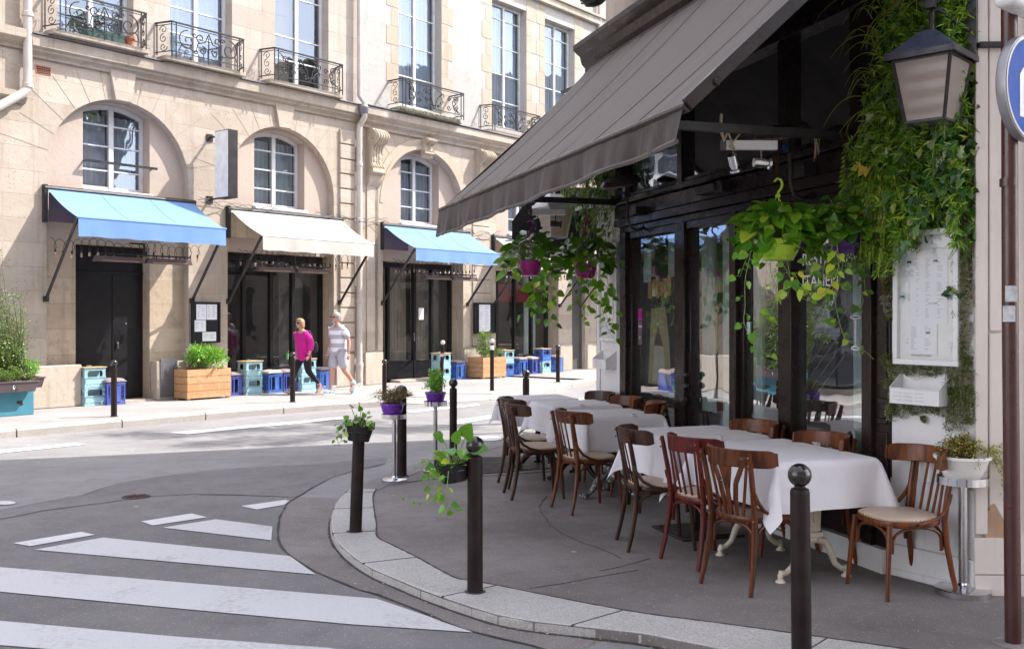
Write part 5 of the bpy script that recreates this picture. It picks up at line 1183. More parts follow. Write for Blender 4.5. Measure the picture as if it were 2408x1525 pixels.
# side street face just behind the pillar, its black box blind and second lantern
sidew = MB(); sidew.add([tuple(loc_r((p.x,p.y,z))) for z in (0, 4.3) for p in (RW(-.1,.0), Vector((1.35,14.4,0)))], [(0,1,3,2)]); sidew.build('side_wall', m_wwall2, rest, smooth=0)
sb = thing('side_blind', 'black boxed awning seen end on past the white corner pillar', 'awning', Vector((.62,12.6,0)), 0)
q = MB(); q.prism([(-.62,2.42),(.35,2.42),(.45,3.15),(-.35,3.15),(-.62,2.75)], -.9, .9); q.build('canopy_cover', m_black, sb)
q = MB(); q.bar((-.15,-.95,2.84), (.5,-.95,2.97), .03, .05); q.build('white_rail', m_white, sb)
# white wall with the menu case, then the pilaster facing the camera
q = MB(); q.box(0, WLEN, 0, .25, .16, 3.9); wwl = q.build('white_end_wall', m_wwall2, rest, bevel=.004)
wl_ = loc_r(WA); wwl.location = wl_; wwl.rotation_euler = (0, 0, WANG-RA)
q = MB(); q.box(-.0, WLEN+.01, -.03, .2, 0, .20); q.box(0, WLEN, -.045, -.03, .0, .05); q.box(0, WLEN, -.015, .0, .2, .62); o = q.build('base_board', m_wwall2, rest, bevel=.006); o.location = wl_; o.rotation_euler = (0,0,WANG-RA)
q = MB(); q.box(0, WLEN, .002, .25, 3.9, 4.3); o = q.build('dark_fascia', m_frame, rest); o.location = wl_; o.rotation_euler = (0,0,WANG-RA)
fb = loc_r(WB); FBA = math.atan2(-.03, 1)-RA
def front_piece(name, boxes, m=m_wwall, bevel=.004):
    q = MB()
    for b in boxes: q.box(*b)
    o = q.build(name, m, rest, bevel=bevel); o.location = fb; o.rotation_euler = (0,0,FBA); return o
front_piece('cream_wall', [(.0,5.5,.0,.3,0,4.3)]); front_piece('corner_pilaster', [(-.012,.06,-.03,-.001,.36,4.25)]); front_piece('wall_panel', [(.075,.16,-.018,-.001,1.56,4.2)]); front_piece('wall_panel', [(.075,.16,-.018,-.001,.36,1.545)])
front_piece('wall_panel', [(.30,3.5,-.02,-.001,.36,1.545)]); front_piece('wall_panel', [(.30,3.5,-.02,-.001,1.56,4.2)])
front_piece('base_ledge', [(-.02,5.5,-.05,.0,0,.12)]); front_piece('base_ledge', [(-.02,5.5,-.035,.0,.125,.34)])
q = MB(); rnd = random.Random(4); pts = []
for i in range(26):
    a = 2*PI*i/26; rr = 1+rnd.uniform(-.22,.22); pts.append((.115+.085*rr*math.cos(a), .40+.10*rr*math.sin(a)+(.03 if math.cos(a) < 0 else -.02)))
q.prism(pts, -.0212, -.012); o = q.build('bare_plaster_patch', M('bare_plaster', (.42,.28,.19), (.34,.21,.14), 12, .95, bump=.004), rest, smooth=0); o.location = fb; o.rotation_euler = (0,0,FBA)
front_piece('pipe_strap', [(.0,.45,-.06,-.032,3.225,3.26)], m_blackmetal)
front_piece('cream_wall', [(.0,5.5,.05,.3,4.3,4.6)])
# right part continues as a closed block towards the camera's right, out of frame
# interior
room = MB(); room.box(.3, 4.75, .12, 4.2, .0, .03); room.box(.3, 4.75, 4.2, 4.25, .03, 4.0); room.box(.25, .3, .36, 4.2, .03, 4.0); room.box(4.75, 4.8, .3, 4.2, .03, 4.0); room.box(.25, 4.8, .12, 4.25, 4.0, 4.05)
room.build('dark_room', m_room, rest, smooth=0)
q = MB(); q.box(3.4, 4.7, 2.6, 2.7, .03, 1.05)
for k in range(3): q.box(3.45+k*.42, 3.8+k*.42, 2.585, 2.6, .15, .95)
q.box(3.35, 4.72, 2.4, 2.75, 1.05, 1.10); q.build('bar_counter', m_room2, rest, bevel=.005)
q = MB(); q.box(3.9, 4.05, 1.6, 1.75, .03, 4.0); q.lathe([(.10,3.5),(.17,3.65),(.19,3.8)], 8, (3.97,1.67,0)); q.build('inner_column', m_black, rest)
curtain('curtain', 1.40, 1.86, .35, 2.42, .13, m_curtg, rest, 7); curtain('curtain', 2.07, 2.32, .8, 2.42, .13, m_curtg, rest, 4)
curtain('curtain', 2.46, 2.82, .35, 2.42, .12, m_curtg, rest, 6); curtain('curtain', 2.97, 3.10, .35, 2.42, .12, m_curtg, rest, 3); curtain('curtain', 4.24, 4.56, .35, 2.42, .12, m_curtg, rest, 5)
# inner tables and chairs glimpsed behind the panes
for k, (a, b) in enumerate(((2.3,.9),(3.2,.8),(4.1,.9))):
    t_ = thing('indoor_table', ['white indoor table behind the narrow curtained pane','white indoor table behind the pane left of the wine glass sticker','white indoor table behind the right hand pane'][k], 'table', RW(a,-b), RA)
    q = MB(); q.box(-.35,.35,-.3,.3,.72,.75); q.build('table_top', m_tcloth, t_, bevel=.01)
    q = MB(); q.lathe([(.2,0),(.2,.02),(.03,.04),(.03,.72)], 12); q.build('pedestal', m_blackmetal, t_)
    c_ = thing('indoor_chair', ['dark indoor chair at the table behind the curtained pane','dark indoor chair at the table behind the door pane','dark indoor chair at the table behind the right hand pane'][k], 'chair', RW(a+.15,-b-.55), RA)
    q = MB(); q.box(-.2,.2,-.2,.2,.42,.46); q.build('seat', m_blackmetal, c_, bevel=.01)
    q = MB(); q.sphere((0,.2,.8), .2, 14, 10, sc_=(1,.15,1.1)); q.build('backrest', m_blackmetal, c_)
    for sx in (-1,1):
        for sy in (-1,1): q = MB(); q.bar((sx*.18,sy*.18,0),(sx*.17,sy*.17,.42), .03); q.build('leg', m_blackmetal, c_)
# posters, stickers, writing in the windows
def plate(name, s, z0, z1, w, m, y=.045, par=rest, label=None):
    q = MB(); q.box(s, s+w, y, y+.004, z0, z1); return q.build(name, m, par, smooth=0)
pp = thing('yellow_poster', 'yellow arch poster with pale centre behind the first pane', 'poster', RW(1.02,-.07), RA)
q = MB(); q.box(0,.62,0,.01,.92,2.02); q.build('backing', m_room, pp)
arc = [(.06,.98),(.10,1.4),(.13,1.72),(.44,1.74),(.52,1.4),(.56,.98)]; q = MB(); q.prism(arc, -.006, -.001); q.build('arch_print', m_yposter, pp, smooth=0)
q = MB(); q.prism([(.16,1.0),(.22,1.35),(.40,1.35),(.46,1.0)], -.010, -.0062); q.build('pale_print', M('cream_print', (.66,.62,.5), (.5,.5,.45), 9), pp, smooth=0)
q = MB(); q.prism([(.2,1.36),(.29,1.55),(.38,1.36)], -.010, -.0062); q.build('grey_print', m_room2, pp, smooth=0)
q = MB()
for k in range(6): q.box(.06+k*.085, .13+k*.085, -.007, -.001, 1.82+.02*(k%2), 1.98+.03*(k%3))
q.build('orange_print', m_oposter, pp, smooth=0)
nt_ = thing('window_notice', 'pale green list of lines taped inside the first pane, above the yellow poster', 'notice', RW(1.02,-.045), RA)
q = MB(); q.box(0,.17,0,.003,1.98,2.32); q.build('sheet', m_curtg, nt_); q = MB()
for k in range(12): q.box(.02,.08+.07*((k*5)%3)/2,-.001,-.0002,2.28-k*.024,2.285-k*.024)
q.build('printed_lines', m_ink, nt_, smooth=0)
def text(parent, body, s, y, z, size, m, name='lettering', rot=0., ext=.0008, align='LEFT'):
    c = bpy.data.curves.new(name, 'FONT'); c.body = body; c.size = size; c.extrude = ext; c.align_x = align
    o = bpy.data.objects.new(name, c); COL.objects.link(o); bpy.context.view_layer.update()
    dg = bpy.context.evaluated_depsgraph_get(); me = bpy.data.meshes.new_from_object(o.evaluated_get(dg)); bpy.data.objects.remove(o)
    me.materials.clear(); me.materials.append(m); o = bpy.data.objects.new(name, me); COL.objects.link(o); o.parent = parent
    o.location = (s, y, z); o.rotation_euler = (R(90), 0, rot); return o
st = thing('city_sticker', 'narrow magenta and dark sticker on the first pane, reading PARIS', 'sticker', RW(.93,.0), RA)
q = MB(); q.box(0,.09,.024,.027,1.60,1.72); q.build('magenta_part', m_magenta, st); q = MB(); q.box(0,.09,.024,.027,1.36,1.595); q.build('dark_part', m_darkpl, st)
text(st, 'PARIS', .01, .0235, 1.53, .034, m_signwhite); text(st, '20', .03, .0235, 1.42, .03, m_signwhite)
cb = thing('poster_board', 'dark green poster with small white lines low behind the first pane', 'poster', RW(1.0,-.06), RA)
q = MB(); q.box(0,.8,0,.02,.40,.86); q.build('board', m_chalk, cb); text(cb, 'LA COLLEZIONE SALINE', .2, -.002, .78, .05, m_curtg)
for k in range(3): text(cb, ['LA GRANDE PIZZA DELLA', 'TRADIZIONE 2017', 'NAPOLI'][k], .22+.03*k, -.002, .70-.06*k, .035, m_curtg)
q = MB(); 
for k in range(3): q.box(.15+k*.16,.26+k*.16,-.004,-.001,.44,.52)
q.build('yellow_prints', m_oposter, cb, smooth=0)
gl_ = thing('glass_lettering', 'white lettering and wine glass drawn on the right hand pane, behind the yellow leaves', 'lettering', RW(3.78,0), RA)
text(gl_, 'RESTAURANT', .0, .022, 2.02, .125, m_signwhite); text(gl_, 'ITALIEN', .0, .022, 1.86, .125, m_signwhite)
q = MB(); q.tube([(.62+.05*math.cos(a*PI/8), .024, 1.64+.012*math.sin(a*PI/8)) for a in range(17)], .003, 5); q.tube([(.62,.024,1.62),(.62,.024,1.44)], .004, 5); q.tube([(.62+.04*math.cos(a*PI/8), .024, 1.43+.012*math.sin(a*PI/8)) for a in range(17)], .005, 5); q.build('wine_glass_drawing', m_signwhite, gl_)
ns = thing('pale_notice', 'small blue grey notice at the left edge of the third pane', 'notice', RW(2.98,0), RA); q = MB(); q.box(0,.08,.022,.025,1.50,1.60); q.build('sheet', m_curtg, ns); q = MB(); q.box(.015,.06,.0205,.0215,1.55,1.556); q.box(.015,.05,.0205,.0215,1.535,1.54); q.build('printed_lines', m_ink, ns, smooth=0)
# strings with coiled ornaments behind the third and fourth panes
og = thing('window_ornament', 'diagonal strings of small metal coils inside the right hand panes', 'ornament', RW(0,-.12), RA)
q = MB(); c2_ = MB(); sp_ = []
for s0, z0, n in ((3.10,1.68,6),(3.75,1.62,7)):
    for r_ in range(n):
        zz = z0-.11*r_*.9
        q.bar((s0, 0, zz-.02), (s0+.42 if s0 > 3.5 else s0+.4, 0, zz+.36), .002)
        for k in range(4):
            cx = s0+.05+.10*k+(.05 if r_%2 else 0); cz = zz-.02+(cx-s0)*.9
            if cx < (3.5 if s0 < 3.5 else 4.3): c2_.tube([(cx+p[0], -.004, cz+p[2]) for p in scroll(0,0,.013,2,0,1,14)], .0022, 4)
q.build('string', m_signwhite, og, smooth=0); c2_.build('coil', m_brass, og)
q = MB(); q.sphere((3.92,-.01,1.02), .018, 10, 8); q.build('brass_knob', m_brass, og)
# big grey awning ---------------------------------------------------------
aw = thing('terrace_awning', 'huge dark grey canvas awning over the restaurant terrace', 'awning', RO, RA)
S0, S1, D0, D1, Z0, Z1, ZV = .02, 5.44, .12, 1.80, 4.36, 2.76, 2.49
mb = MB(); vs = []; fc = []; n = 54; J = 14
for i in range(n+1):
    s_ = S0+(S1-S0)*i/n
    for j in range(J+1):
        u = j/J; seam = .004*abs(math.sin(PI*i/6.75))
        vs.append((s_, -(D0+(D1-D0)*u), Z0+(Z1-Z0)*u-.055*math.sin(PI*u)-.012*math.sin(PI*u)*math.sin(s_*3.1)+seam))
for i in range(n):
    for j in range(J): fc.append((i*(J+1)+j, (i+1)*(J+1)+j, (i+1)*(J+1)+j+1, i*(J+1)+j+1))
mb.add(vs, fc); mb.build('canvas', m_awng, aw, smooth=60)
q = MB()
for k in range(1, 8):
    s_ = S0+(S1-S0)*k/8
    q.tube([(s_, -(D0+(D1-D0)*j/10), Z0+(Z1-Z0)*j/10-.055*math.sin(PI*j/10)+.003) for j in range(11)], .004, 4, flat=.5)
q.build('seam', m_valance, aw)
mb = MB(); vs = []; fc = []; n = 160; J = 6
for i in range(n+1):
    s_ = S0+(S1-S0)*i/n; 
    for j in range(J+1):
        u = j/J; b_ = (.020*math.sin(s_*6.1)+.012*math.sin(s_*15+1)+.006*math.sin(s_*31))*u
        vs.append((s_, -D1-.02-.02*u-b_, Z1-.01-(Z1-(2.475+.085*s_/5.44))*u+.006*math.sin(s_*13)*u))
for i in range(n):
    for j in range(J): fc.append((i*(J+1)+j, (i+1)*(J+1)+j, (i+1)*(J+1)+j+1, i*(J+1)+j+1))
mb.add(vs, fc); mb.build('valance', m_valance, aw, smooth=70)
q = MB(); q.tube([(S0+(S1-S0)*i/80, -D1-.04-.03*math.sin(S0+6.1*(S1-S0)*i/80)*.6, 2.478+.085*i/80) for i in range(81)], .014, 6); q.build('valance_hem', m_awng, aw)
q = MB(); q.tube([(S0-.01,-D1,Z1-.015),(S1+.02,-D1,Z1-.015)], .03, 10); q.build('front_bar', m_frame, aw)
q = MB(); q.bar((S1+.02,-D1-.01,Z1-.01),(S1+.02,-.1,Z0-.06), .03, .075); q.tube([(S1+.035,-D1+.16,Z1+.12),(S1+.05,-D1+.16,Z1+.12)], .02, 10); q.build('side_arm', m_frame, aw, bevel=.006)
q = MB(); q.bar((S0-.02,-D1+.02,Z1-.03),(S0-.02,-.1,Z0-.08), .03, .06); q.build('side_arm', m_frame, aw)
q = MB(); q.tube([(S0-.05,-.14,4.27),(6.5,-.14,4.27)], .05, 10); q.bar((-.02,-.12,4.22),(-.3,-.34,4.14), .03); q.build('roller', m_blackmetal, aw)
q = MB(); q.box(.1, .45, -.11, .0, 4.05, 4.28); q.build('bracket', m_blackmetal, aw)
# heaters, rods, spots, chains
def rod(label, s, z, d1):
    t_ = thing('support_rod', label, 'rod', RW(s,0,0), RA); q = MB(); q.box(-.02,.02,-d1,-.04,z-.03,z+.03); q.build('bar', m_blackmetal, t_, bevel=.003); q = MB(); q.box(-.03,.03,-.04,.0,z-.08,z+.08); q.build('wall_plate', m_blackmetal, t_); return t_
rod('black iron rod beside the white corner pillar, holding two magenta pots', .61, 2.825, 1.66); rod('black iron rod near the lantern, holding the lime and purple pots', 4.43, 2.86, 1.55)
m_refl = M('heater_reflector_metal', (.11,.075,.075), (.16,.11,.11), 5, .35, .5)
def disc_heater(s, label, grp='round heaters on J shaped arms'):
    t_ = thing('round_heater', label, 'heater', RW(s,0,0), RA, grp)
    tilt = Matrix.Translation((0,-.27,2.95)) @ Matrix.Rotation(R(16), 4, 'X') @ Matrix.Rotation(R(10), 4, 'Y')
    q = MB(); q.T = tilt; q.lathe([(.10,.055),(.17,.045),(.205,.0),(.20,-.02),(.185,-.018),(.17,.02),(1e-3,.03)], 32, cap=False); q.lathe([(1e-3,.055),(.10,.055)], 32, cap=False); q.build('reflector', m_refl, t_)
    q = MB(); q.T = tilt
    for k in range(-6, 7):
        c_ = k*.028; L_ = math.sqrt(max(.001, .183**2-c_*c_)); q.bar((c_,-L_,-.02),(c_,L_,-.02), .003); q.bar((-L_,c_,-.022),(L_,c_,-.022), .003)
    q.build('wire_guard', m_steel, t_, smooth=0)
    q = MB(); q.T = tilt; q.lathe([(1e-3,-.005),(.15,-.005)], 24, cap=False); q.build('heating_disc', M('heating_disc', (.35,.27,.27), rough=.5) if 'heating_disc' not in bpy.data.materials else bpy.data.materials['heating_disc'], t_, smooth=0)
    q = MB(); q.tube([(0,-.22,2.93),(0,-.20,2.72),(0,-.20,2.60),(0,-.17,2.52),(0,-.10,2.49),(0,-.03,2.52),(0,-.0,2.62),(0,-.02,2.70)], .014, 8); q.box(-.05,.05,-.12,-.09,2.64,2.72); q.cbox((0,-.21,2.86),(.06,.06,.10)); q.cbox((.03,-.10,2.68),(.12,.1,.08)); q.build('arm', m_blackmetal, t_)
    q = MB(); q.lathe([(.02,0),(.02,.02)], 10, (0,-.245,2.84)); q.build('control_knob', m_signblue, t_); return t_
disc_heater(1.17, 'round heater on an arm at the far end of the header beam, left'); disc_heater(3.97, 'large round wire guarded heater behind the twin silver spotlights')
def spots(label, s, d, z, mb_, mh, ang):
    t_ = thing('twin_spotlight', label, 'spotlight', RW(s,d,z), ang); q = MB(); q.box(-.17,.17,-.02,.02,-.03,.03); q.build('white_bar', mb_, t_, bevel=.003)
    q = MB(); q.box(-.20,-.17,-.022,.022,-.032,.032); q.build('bar_end', m_trough, t_)
    for k, (x, rt) in enumerate(((-.115, Matrix.Rotation(R(200), 4, 'X')@Matrix.Rotation(R(18),4,'Y')), (.07, Matrix.Rotation(R(95), 4, 'Y')))):
        q = MB(); q.T = Matrix.Translation((x, 0, -.115)) @ rt; q.lathe([(.028,-.055),(.032,-.05),(.032,.02),(.026,.022),(.026,.038),(.038,.045),(.038,.06),(.03,.062)], 16); q.T = Matrix.Identity(4); q.tube([(x,0,-.03),(x,0,-.09)], .006, 6); hd = q.build('lamp_head', mh, t_)
    return t_
spots('twin silver spotlights on a white bar roped below the near rod', 4.43, .80, 2.76, m_wbox, m_chrome, RA+R(75)); spots('twin black spotlights on a bar before the smaller lantern', .61, .82, 2.70, m_wbox, m_blackmetal, RA+R(75))
def chain(label, p, q_, m=m_rust, r=.011):
    t_ = MB(); p = Vector(p); q_ = Vector(q_); n = max(3, int((p-q_).length/.022))
    for i in range(n):
        c = p.lerp(q_, (i+.5)/n); a = (i%2)*PI/2
        pts = [Vector((math.cos(a)*r*.55*math.cos(k*PI/4), math.sin(a)*r*.55*math.cos(k*PI/4), r*1.25*math.sin(k*PI/4))) + c for k in range(9)]; t_.tube(pts, .0022, 4, cap=False)
    return tag(t_.build('chain', m, None), label, 'chain')
q = MB(); q.tube([RW(4.43,1.02,2.95), RW(4.44,1.03,2.85), RW(4.43,1.0,2.78), RW(4.42,.97,2.84)], .010, 6); q.tube([RW(4.43,.98,2.86), RW(4.43,.92,2.72), RW(4.43,.96,2.74), RW(4.43,.86,2.86)], .006, 6)
tag(q.build('knotted_rope', m_rope, None), 'knotted rope at the left end of the silver spotlight bar', 'rope')
q = MB()
for k in range(4): q.tube([RW(4.43,.30,2.90)+Vector((.012*k-.02,0,-.01)), RW(4.44,.31,2.82)+Vector((.02*math.sin(k*2),0,0)), RW(4.43,.30,2.74)+Vector((.02*math.cos(k),0,-.02*k)), RW(4.43,.31,2.84)], .003, 5)
tag(q.build('knotted_rope', m_rope, None), 'loose rope knot hanging between the lime pot and the purple pot', 'rope')
# lanterns ------------------------------------------------------------------
def lantern(label, loc, ang, sc_=1., pale=False):
    t_ = thing('wall_lantern', label, 'lantern', loc, ang); L1, L2, Lb, zt, zb, ze = .195*sc_, .165*sc_, .112*sc_, 0, -.36*sc_, .0
    mm = m_white if pale else m_lampmetal; roofm = M('slate_blue_lantern_roof', (.07,.085,.13), (.10,.115,.17), 5, .3, .3, bump=.001) if not pale else m_white
    q = MB(); q.add([(-L1,-L1,.03),(L1,-L1,.03),(L1,L1,.03),(-L1,L1,.03),(-.075*sc_,-.045*sc_,.17*sc_),(.075*sc_,-.045*sc_,.17*sc_),(.075*sc_,.045*sc_,.17*sc_),(-.075*sc_,.045*sc_,.17*sc_)], [(0,1,5,4),(1,2,6,5),(2,3,7,6),(3,0,4,7),(4,5,6,7),(3,2,1,0)]); q.build('lantern_roof', roofm, t_, smooth=0)
    q = MB()
    for a, b, c, d in ((-L1-.004,L1+.004,-L1-.006,-L1+.006),(-L1-.004,L1+.004,L1-.006,L1+.006),(-L1-.006,-L1+.006,-L1+.006,L1-.006),(L1-.006,L1+.006,-L1+.006,L1-.006)): q.box(a,b,c,d,.0,.034)
    q.build('roof_rim', mm, t_)
    q = MB()
    for sx in (-1,1):
        for sy in (-1,1): q.bar((sx*L2,sy*L2,0),(sx*Lb,sy*Lb,zb), .016*sc_)
    for z, l in ((-.005, L2), (zb, Lb)):
        for a in range(4): c, s_ = math.cos(a*PI/2), math.sin(a*PI/2); q.bar((l*c-l*s_, l*s_+l*c, z), (l*c+l*s_, l*s_-l*c, z), .014*sc_)
    q.build('lantern_frame', mm, t_)
    q = MB(); e = .985
    for a in range(4):
        c, s_ = math.cos(a*PI/2), math.sin(a*PI/2); rt = lambda x, y, z: (x*c-y*s_, x*s_+y*c, z)
        q.add([rt(-L2*e,-L2*e,-.01), rt(L2*e,-L2*e,-.01), rt(Lb*e,-Lb*e,zb+.01), rt(-Lb*e,-Lb*e,zb+.01)], [(0,1,2,3)])
    q.build('ribbed_glass', m_lampglass, t_, smooth=0)
    q = MB(); q.box(-Lb,Lb,-Lb,Lb,zb-.006,zb-.002); q.build('base_glass', m_glass, t_, smooth=0)
    q = MB(); q.tube([(0,0,.16*sc_),(0,0,.28*sc_),(.03,0,.33*sc_)], .014*sc_, 10); q.build('hanging_stem', mm, t_); return t_
ln = lantern('large hanging lantern with slate blue roof before the green wall, near the round blue sign', Vector((2.465,5.87,3.14)), math.atan2(.73,.683))
lb = Minv @ Vector((0,0,0)); iv = ln.matrix_basis
def to_local(t_, p): return (Matrix.Translation(t_.location) @ Matrix.Rotation(t_.rotation_euler[2], 4, 'Z')).inverted() @ Vector(p)
P_ = lambda x, y, z: to_local(ln, (x, y, z)); q = MB()
q.bar(P_(2.72,5.90,3.18), P_(2.72,5.90,3.75), .035, .05); q.tube([P_(2.465,5.87,3.44), P_(2.50,5.87,3.45), P_(2.70,5.90,3.33)], .013, 8); q.tube([P_(2.46,5.87,3.47), P_(2.70,5.90,3.62)], .009, 8); q.cbox(P_(2.455,5.86,3.52), (.05,.05,.14)); q.build('wall_bracket', m_lampmetal, ln)
l2 = lantern('smaller pale framed lantern beyond the white corner pillar', Vector((.475,11.25,2.86)), R(28), .92, True)
q = MB(); q.tube([(0,0,.25),(.3,.3,.35)], .012, 8); q.build('wall_bracket', m_lampmetal, l2)
# menu cases and mail boxes
def menu_case(label, loc, ang, w, z0, z1, sheets, magnets=(), txt=()):
    t_ = thing('menu_case', label, 'menu board', loc, ang); q = MB()
    q.box(0,w,-.035,-.002,z0,z1); q.build('case', m_wbox, t_, bevel=.003)
    q = MB(); e = .035
    for a,b,c,d in ((0,w,z0,z0+e),(0,w,z1-e,z1),(0,e,z0+e,z1-e),(w-e,w,z0+e,z1-e)): q.box(a,b,-.062,-.035,c,d)
    q.box(e,w-e,-.048,-.035,z1-e-.085,z1-e); q.build('frame', m_wbox, t_, bevel=.004)
    for k, (a,b,c,d) in enumerate(sheets):
        p = MB(); p.box(a,b,-.0385-.001*k,-.036-.001*k,c,d); pp_ = p.build('menu_sheet', m_paper, t_, smooth=0); rnd = random.Random(k+3); kk = MB()
        for i in range(int((d-c-.04)/.0125)):
            z = d-.02-i*.0125
            if rnd.random() < .18: continue
            for a0,a1,pr in ((a+.02,(a+b)/2-.02,1),((a+b)/2+.015,b-.02,.75)):
                if rnd.random() < pr: kk.box(a0,a0+(a1-a0)*rnd.uniform(.3,.8),-.0392-.001*k,-.0386-.001*k,z,z+.004); 
        kk.build('printed_lines', m_inkl, pp_, smooth=0)
    for x, z, mm in magnets: p = MB(); p.box(x-.012,x+.012,-.05,-.0405,z-.006,z+.006); p.build('magnet', mm, t_)
    for body, x, z, sz in txt: text(t_, body, x, -.0402, z, sz, m_ink)
    g = MB(); g.quad((e,-.055,z0+e),(w-e,-.055,z0+e),(w-e,-.055,z1-e),(e,-.055,z1-e)); g.build('pane', glass('case_glass', .10), t_, smooth=0); return t_
md = M('dark_magnet', (.01,.015,.03), rough=.4); mg = M('green_magnet', (.01,.12,.05), rough=.4)
e1 = Vector((math.cos(WANG), math.sin(WANG), 0))
menu_case('white menu case with pinned sheets, framed by moss near the lantern', WA+e1*.05, WANG, .45, 1.345, 2.18, [(.08,.20,1.60,2.02),(.20,.37,1.60,2.02),(.05,.14,1.42,1.72),(.10,.30,1.41,1.60)], [(.11,1.985,md),(.29,1.985,md),(.06,1.77,mg),(.37,1.77,md),(.24,1.545,mg)], [('LE CAFE',.24,1.72,.018),('une table dynamique',.09,1.50,.018),('pour bien vous servir',.09,1.48,.018),('RESTAURANT ITALIEN',.12,1.40,.014)])
menu_case('white menu case on the corner pillar behind trailing leaves', RW(.08,0), RA, .50, 1.38, 2.42, [(.08,.26,1.5,2.2),(.24,.42,1.46,2.2)], [(.12,2.18,md),(.36,2.1,md)], [('menu',.12,1.62,.02)])
def mail_box(label, loc, ang, z, m, w=.26):
    t_ = thing('leaflet_box', label, 'box', loc, ang); q = MB(); th = .004
    fz, bz, dp = z+.095, z+.19, .13
    q.add([(0,0,z),(w,0,z),(w,-dp,z),(0,-dp,z),(0,0,bz),(w,0,bz),(w,-dp,fz),(0,-dp,fz)], [(0,1,2,3),(3,2,6,7),(0,3,7,4),(1,5,6,2),(0,4,5,1)])
    i_ = .006; q.add([(i_,-i_,z+i_),(w-i_,-i_,z+i_),(w-i_,-dp+i_,z+i_),(i_,-dp+i_,z+i_),(i_,-i_,bz),(w-i_,-i_,bz),(w-i_,-dp+i_,fz),(i_,-dp+i_,fz)], [(3,2,1,0),(7,6,2,3),(4,7,3,0),(2,6,5,1),(1,5,4,0)])
    q.build('open_tray', m, t_, smooth=0); q = MB()
    for a, b in (((0,0,bz),(0,-dp,fz)),((0,-dp,fz),(w,-dp,fz)),((w,-dp,fz),(w,0,bz)),((0,0,bz),(w,0,bz))): q.tube([a,b], .004, 6)
    for k in range(3):
        for j in range(3): q.tube([(.03+.075*j,-dp-.002,z+.025+.022*k),(.085+.075*j,-dp-.002,z+.025+.022*k)], .0025, 4)
    q.build('rolled_rim', m, t_); return t_
mail_box('open white metal box set in moss below the menu case', WA+e1*.08+Vector((-e1.y*-1*0,0,0)), WANG, 1.105, m_wbox, .34)
mail_box('open white metal box on the corner pillar', RW(.10,.0), RA, 1.09, m_wbox, .36)
# sign post ------------------------------------------------------------------
px, py = 2.545, 5.035
sp_t = thing('sign_post', 'maroon painted round steel post at the right edge', 'post', (px,py,0)); q = MB(); q.tube([(-.02,0,0),(-.035,0,1.6),(-.04,0,3.3)], .039, 20); q.build('pole', m_pole, sp_t)
q = MB(); q.lathe([(.10,.0),(.10,.004),(.045,.008)], 20, (-.02,0,0)); q.build('base_collar', m_concrete, sp_t)
q = MB(); q.box(-.092,-.03,-.042,-.038,1.62,1.70); q.box(-.08,-.02,-.043,-.039,1.72,1.80); q.build('torn_sticker', M('torn_sticker', (.55,.57,.62), (.3,.3,.3), 20, .6), sp_t, smooth=0)
for z in (2.32, 2.86): q = MB(); q.tube([(-.042,0,z-.02),(-.042,0,z+.02)], .043, 16); q.build('clamp', m_pole, sp_t)
sgn = thing('round_road_sign', 'round blue road sign with white turning arrow, cut by the right edge', 'sign', (px+.036, py-.06, 2.78), R(38))
q = MB(); q.T = Matrix.Rotation(R(90), 4, 'X'); q.lathe([(1e-3,-.05),(.255,-.05),(.262,-.04),(.262,.0),(.25,.004),(1e-3,.004)], 64, cap=False); q.build('sign_case', m_signgrey, sgn)
q = MB(); q.T = Matrix.Rotation(R(90), 4, 'X'); q.lathe([(1e-3,.0055),(.256,.0055)], 64, cap=False); q.build('white_ring', m_signwhite, sgn, smooth=0)
q = MB(); q.T = Matrix.Rotation(R(90), 4, 'X'); q.lathe([(1e-3,.0075),(.244,.0075)], 64, cap=False); q.build('blue_disc', m_signblue, sgn, smooth=0)
arr = [(-.125,-.135),(-.085,-.135),(-.085,.01),(-.06,.04),(.03,.04),(.03,-.02),(.15,.065),(.03,.15),(.03,.085),(-.08,.085),(-.125,.045)]
q = MB(); q.prism([(x*1.05, z*1.15) for x, z in arr], -.0105, -.0085); q.build('white_arrow', m_signwhite, sgn, smooth=0)
bx = thing('illuminated_box_sign', 'white rounded box sign high on the maroon post', 'sign', (px+.02, py-.05, 3.12), R(40)); q = MB(); q.box(-.24,.6,-.06,.06,.03,.5); q.build('sign_case', m_wbox, bx, bevel=.03, bseg=3); q = MB(); q.box(-.19,.56,-.0625,-.0605,.07,.46); q.build('face_panel', m_signwhite, bx, bevel=.0005)
# lamp head above the cornice
fl = thing('flood_light', 'dark ribbed floodlight peeking in above the black cornice', 'lamp', RW(.55,.30,4.98), RA); q = MB(); q.T = Matrix.Rotation(R(20), 4, 'X'); q.lathe([(.05,-.12),(.12,-.09),(.15,.0),(.15,.12),(.1,.16)], 20)
for k in range(6): q.lathe([(.152,-.05+k*.03),(.16,-.045+k*.03),(.152,-.035+k*.03)], 20, cap=False)
q.build('lamp_body', m_blackmetal, fl); q = MB(); q.tube([(0,.1,.05),(.15,.2,.02),(.3,.28,.05),(.4,.4,-.1)], .012, 6); q.build('bracket', m_blackmetal, fl)
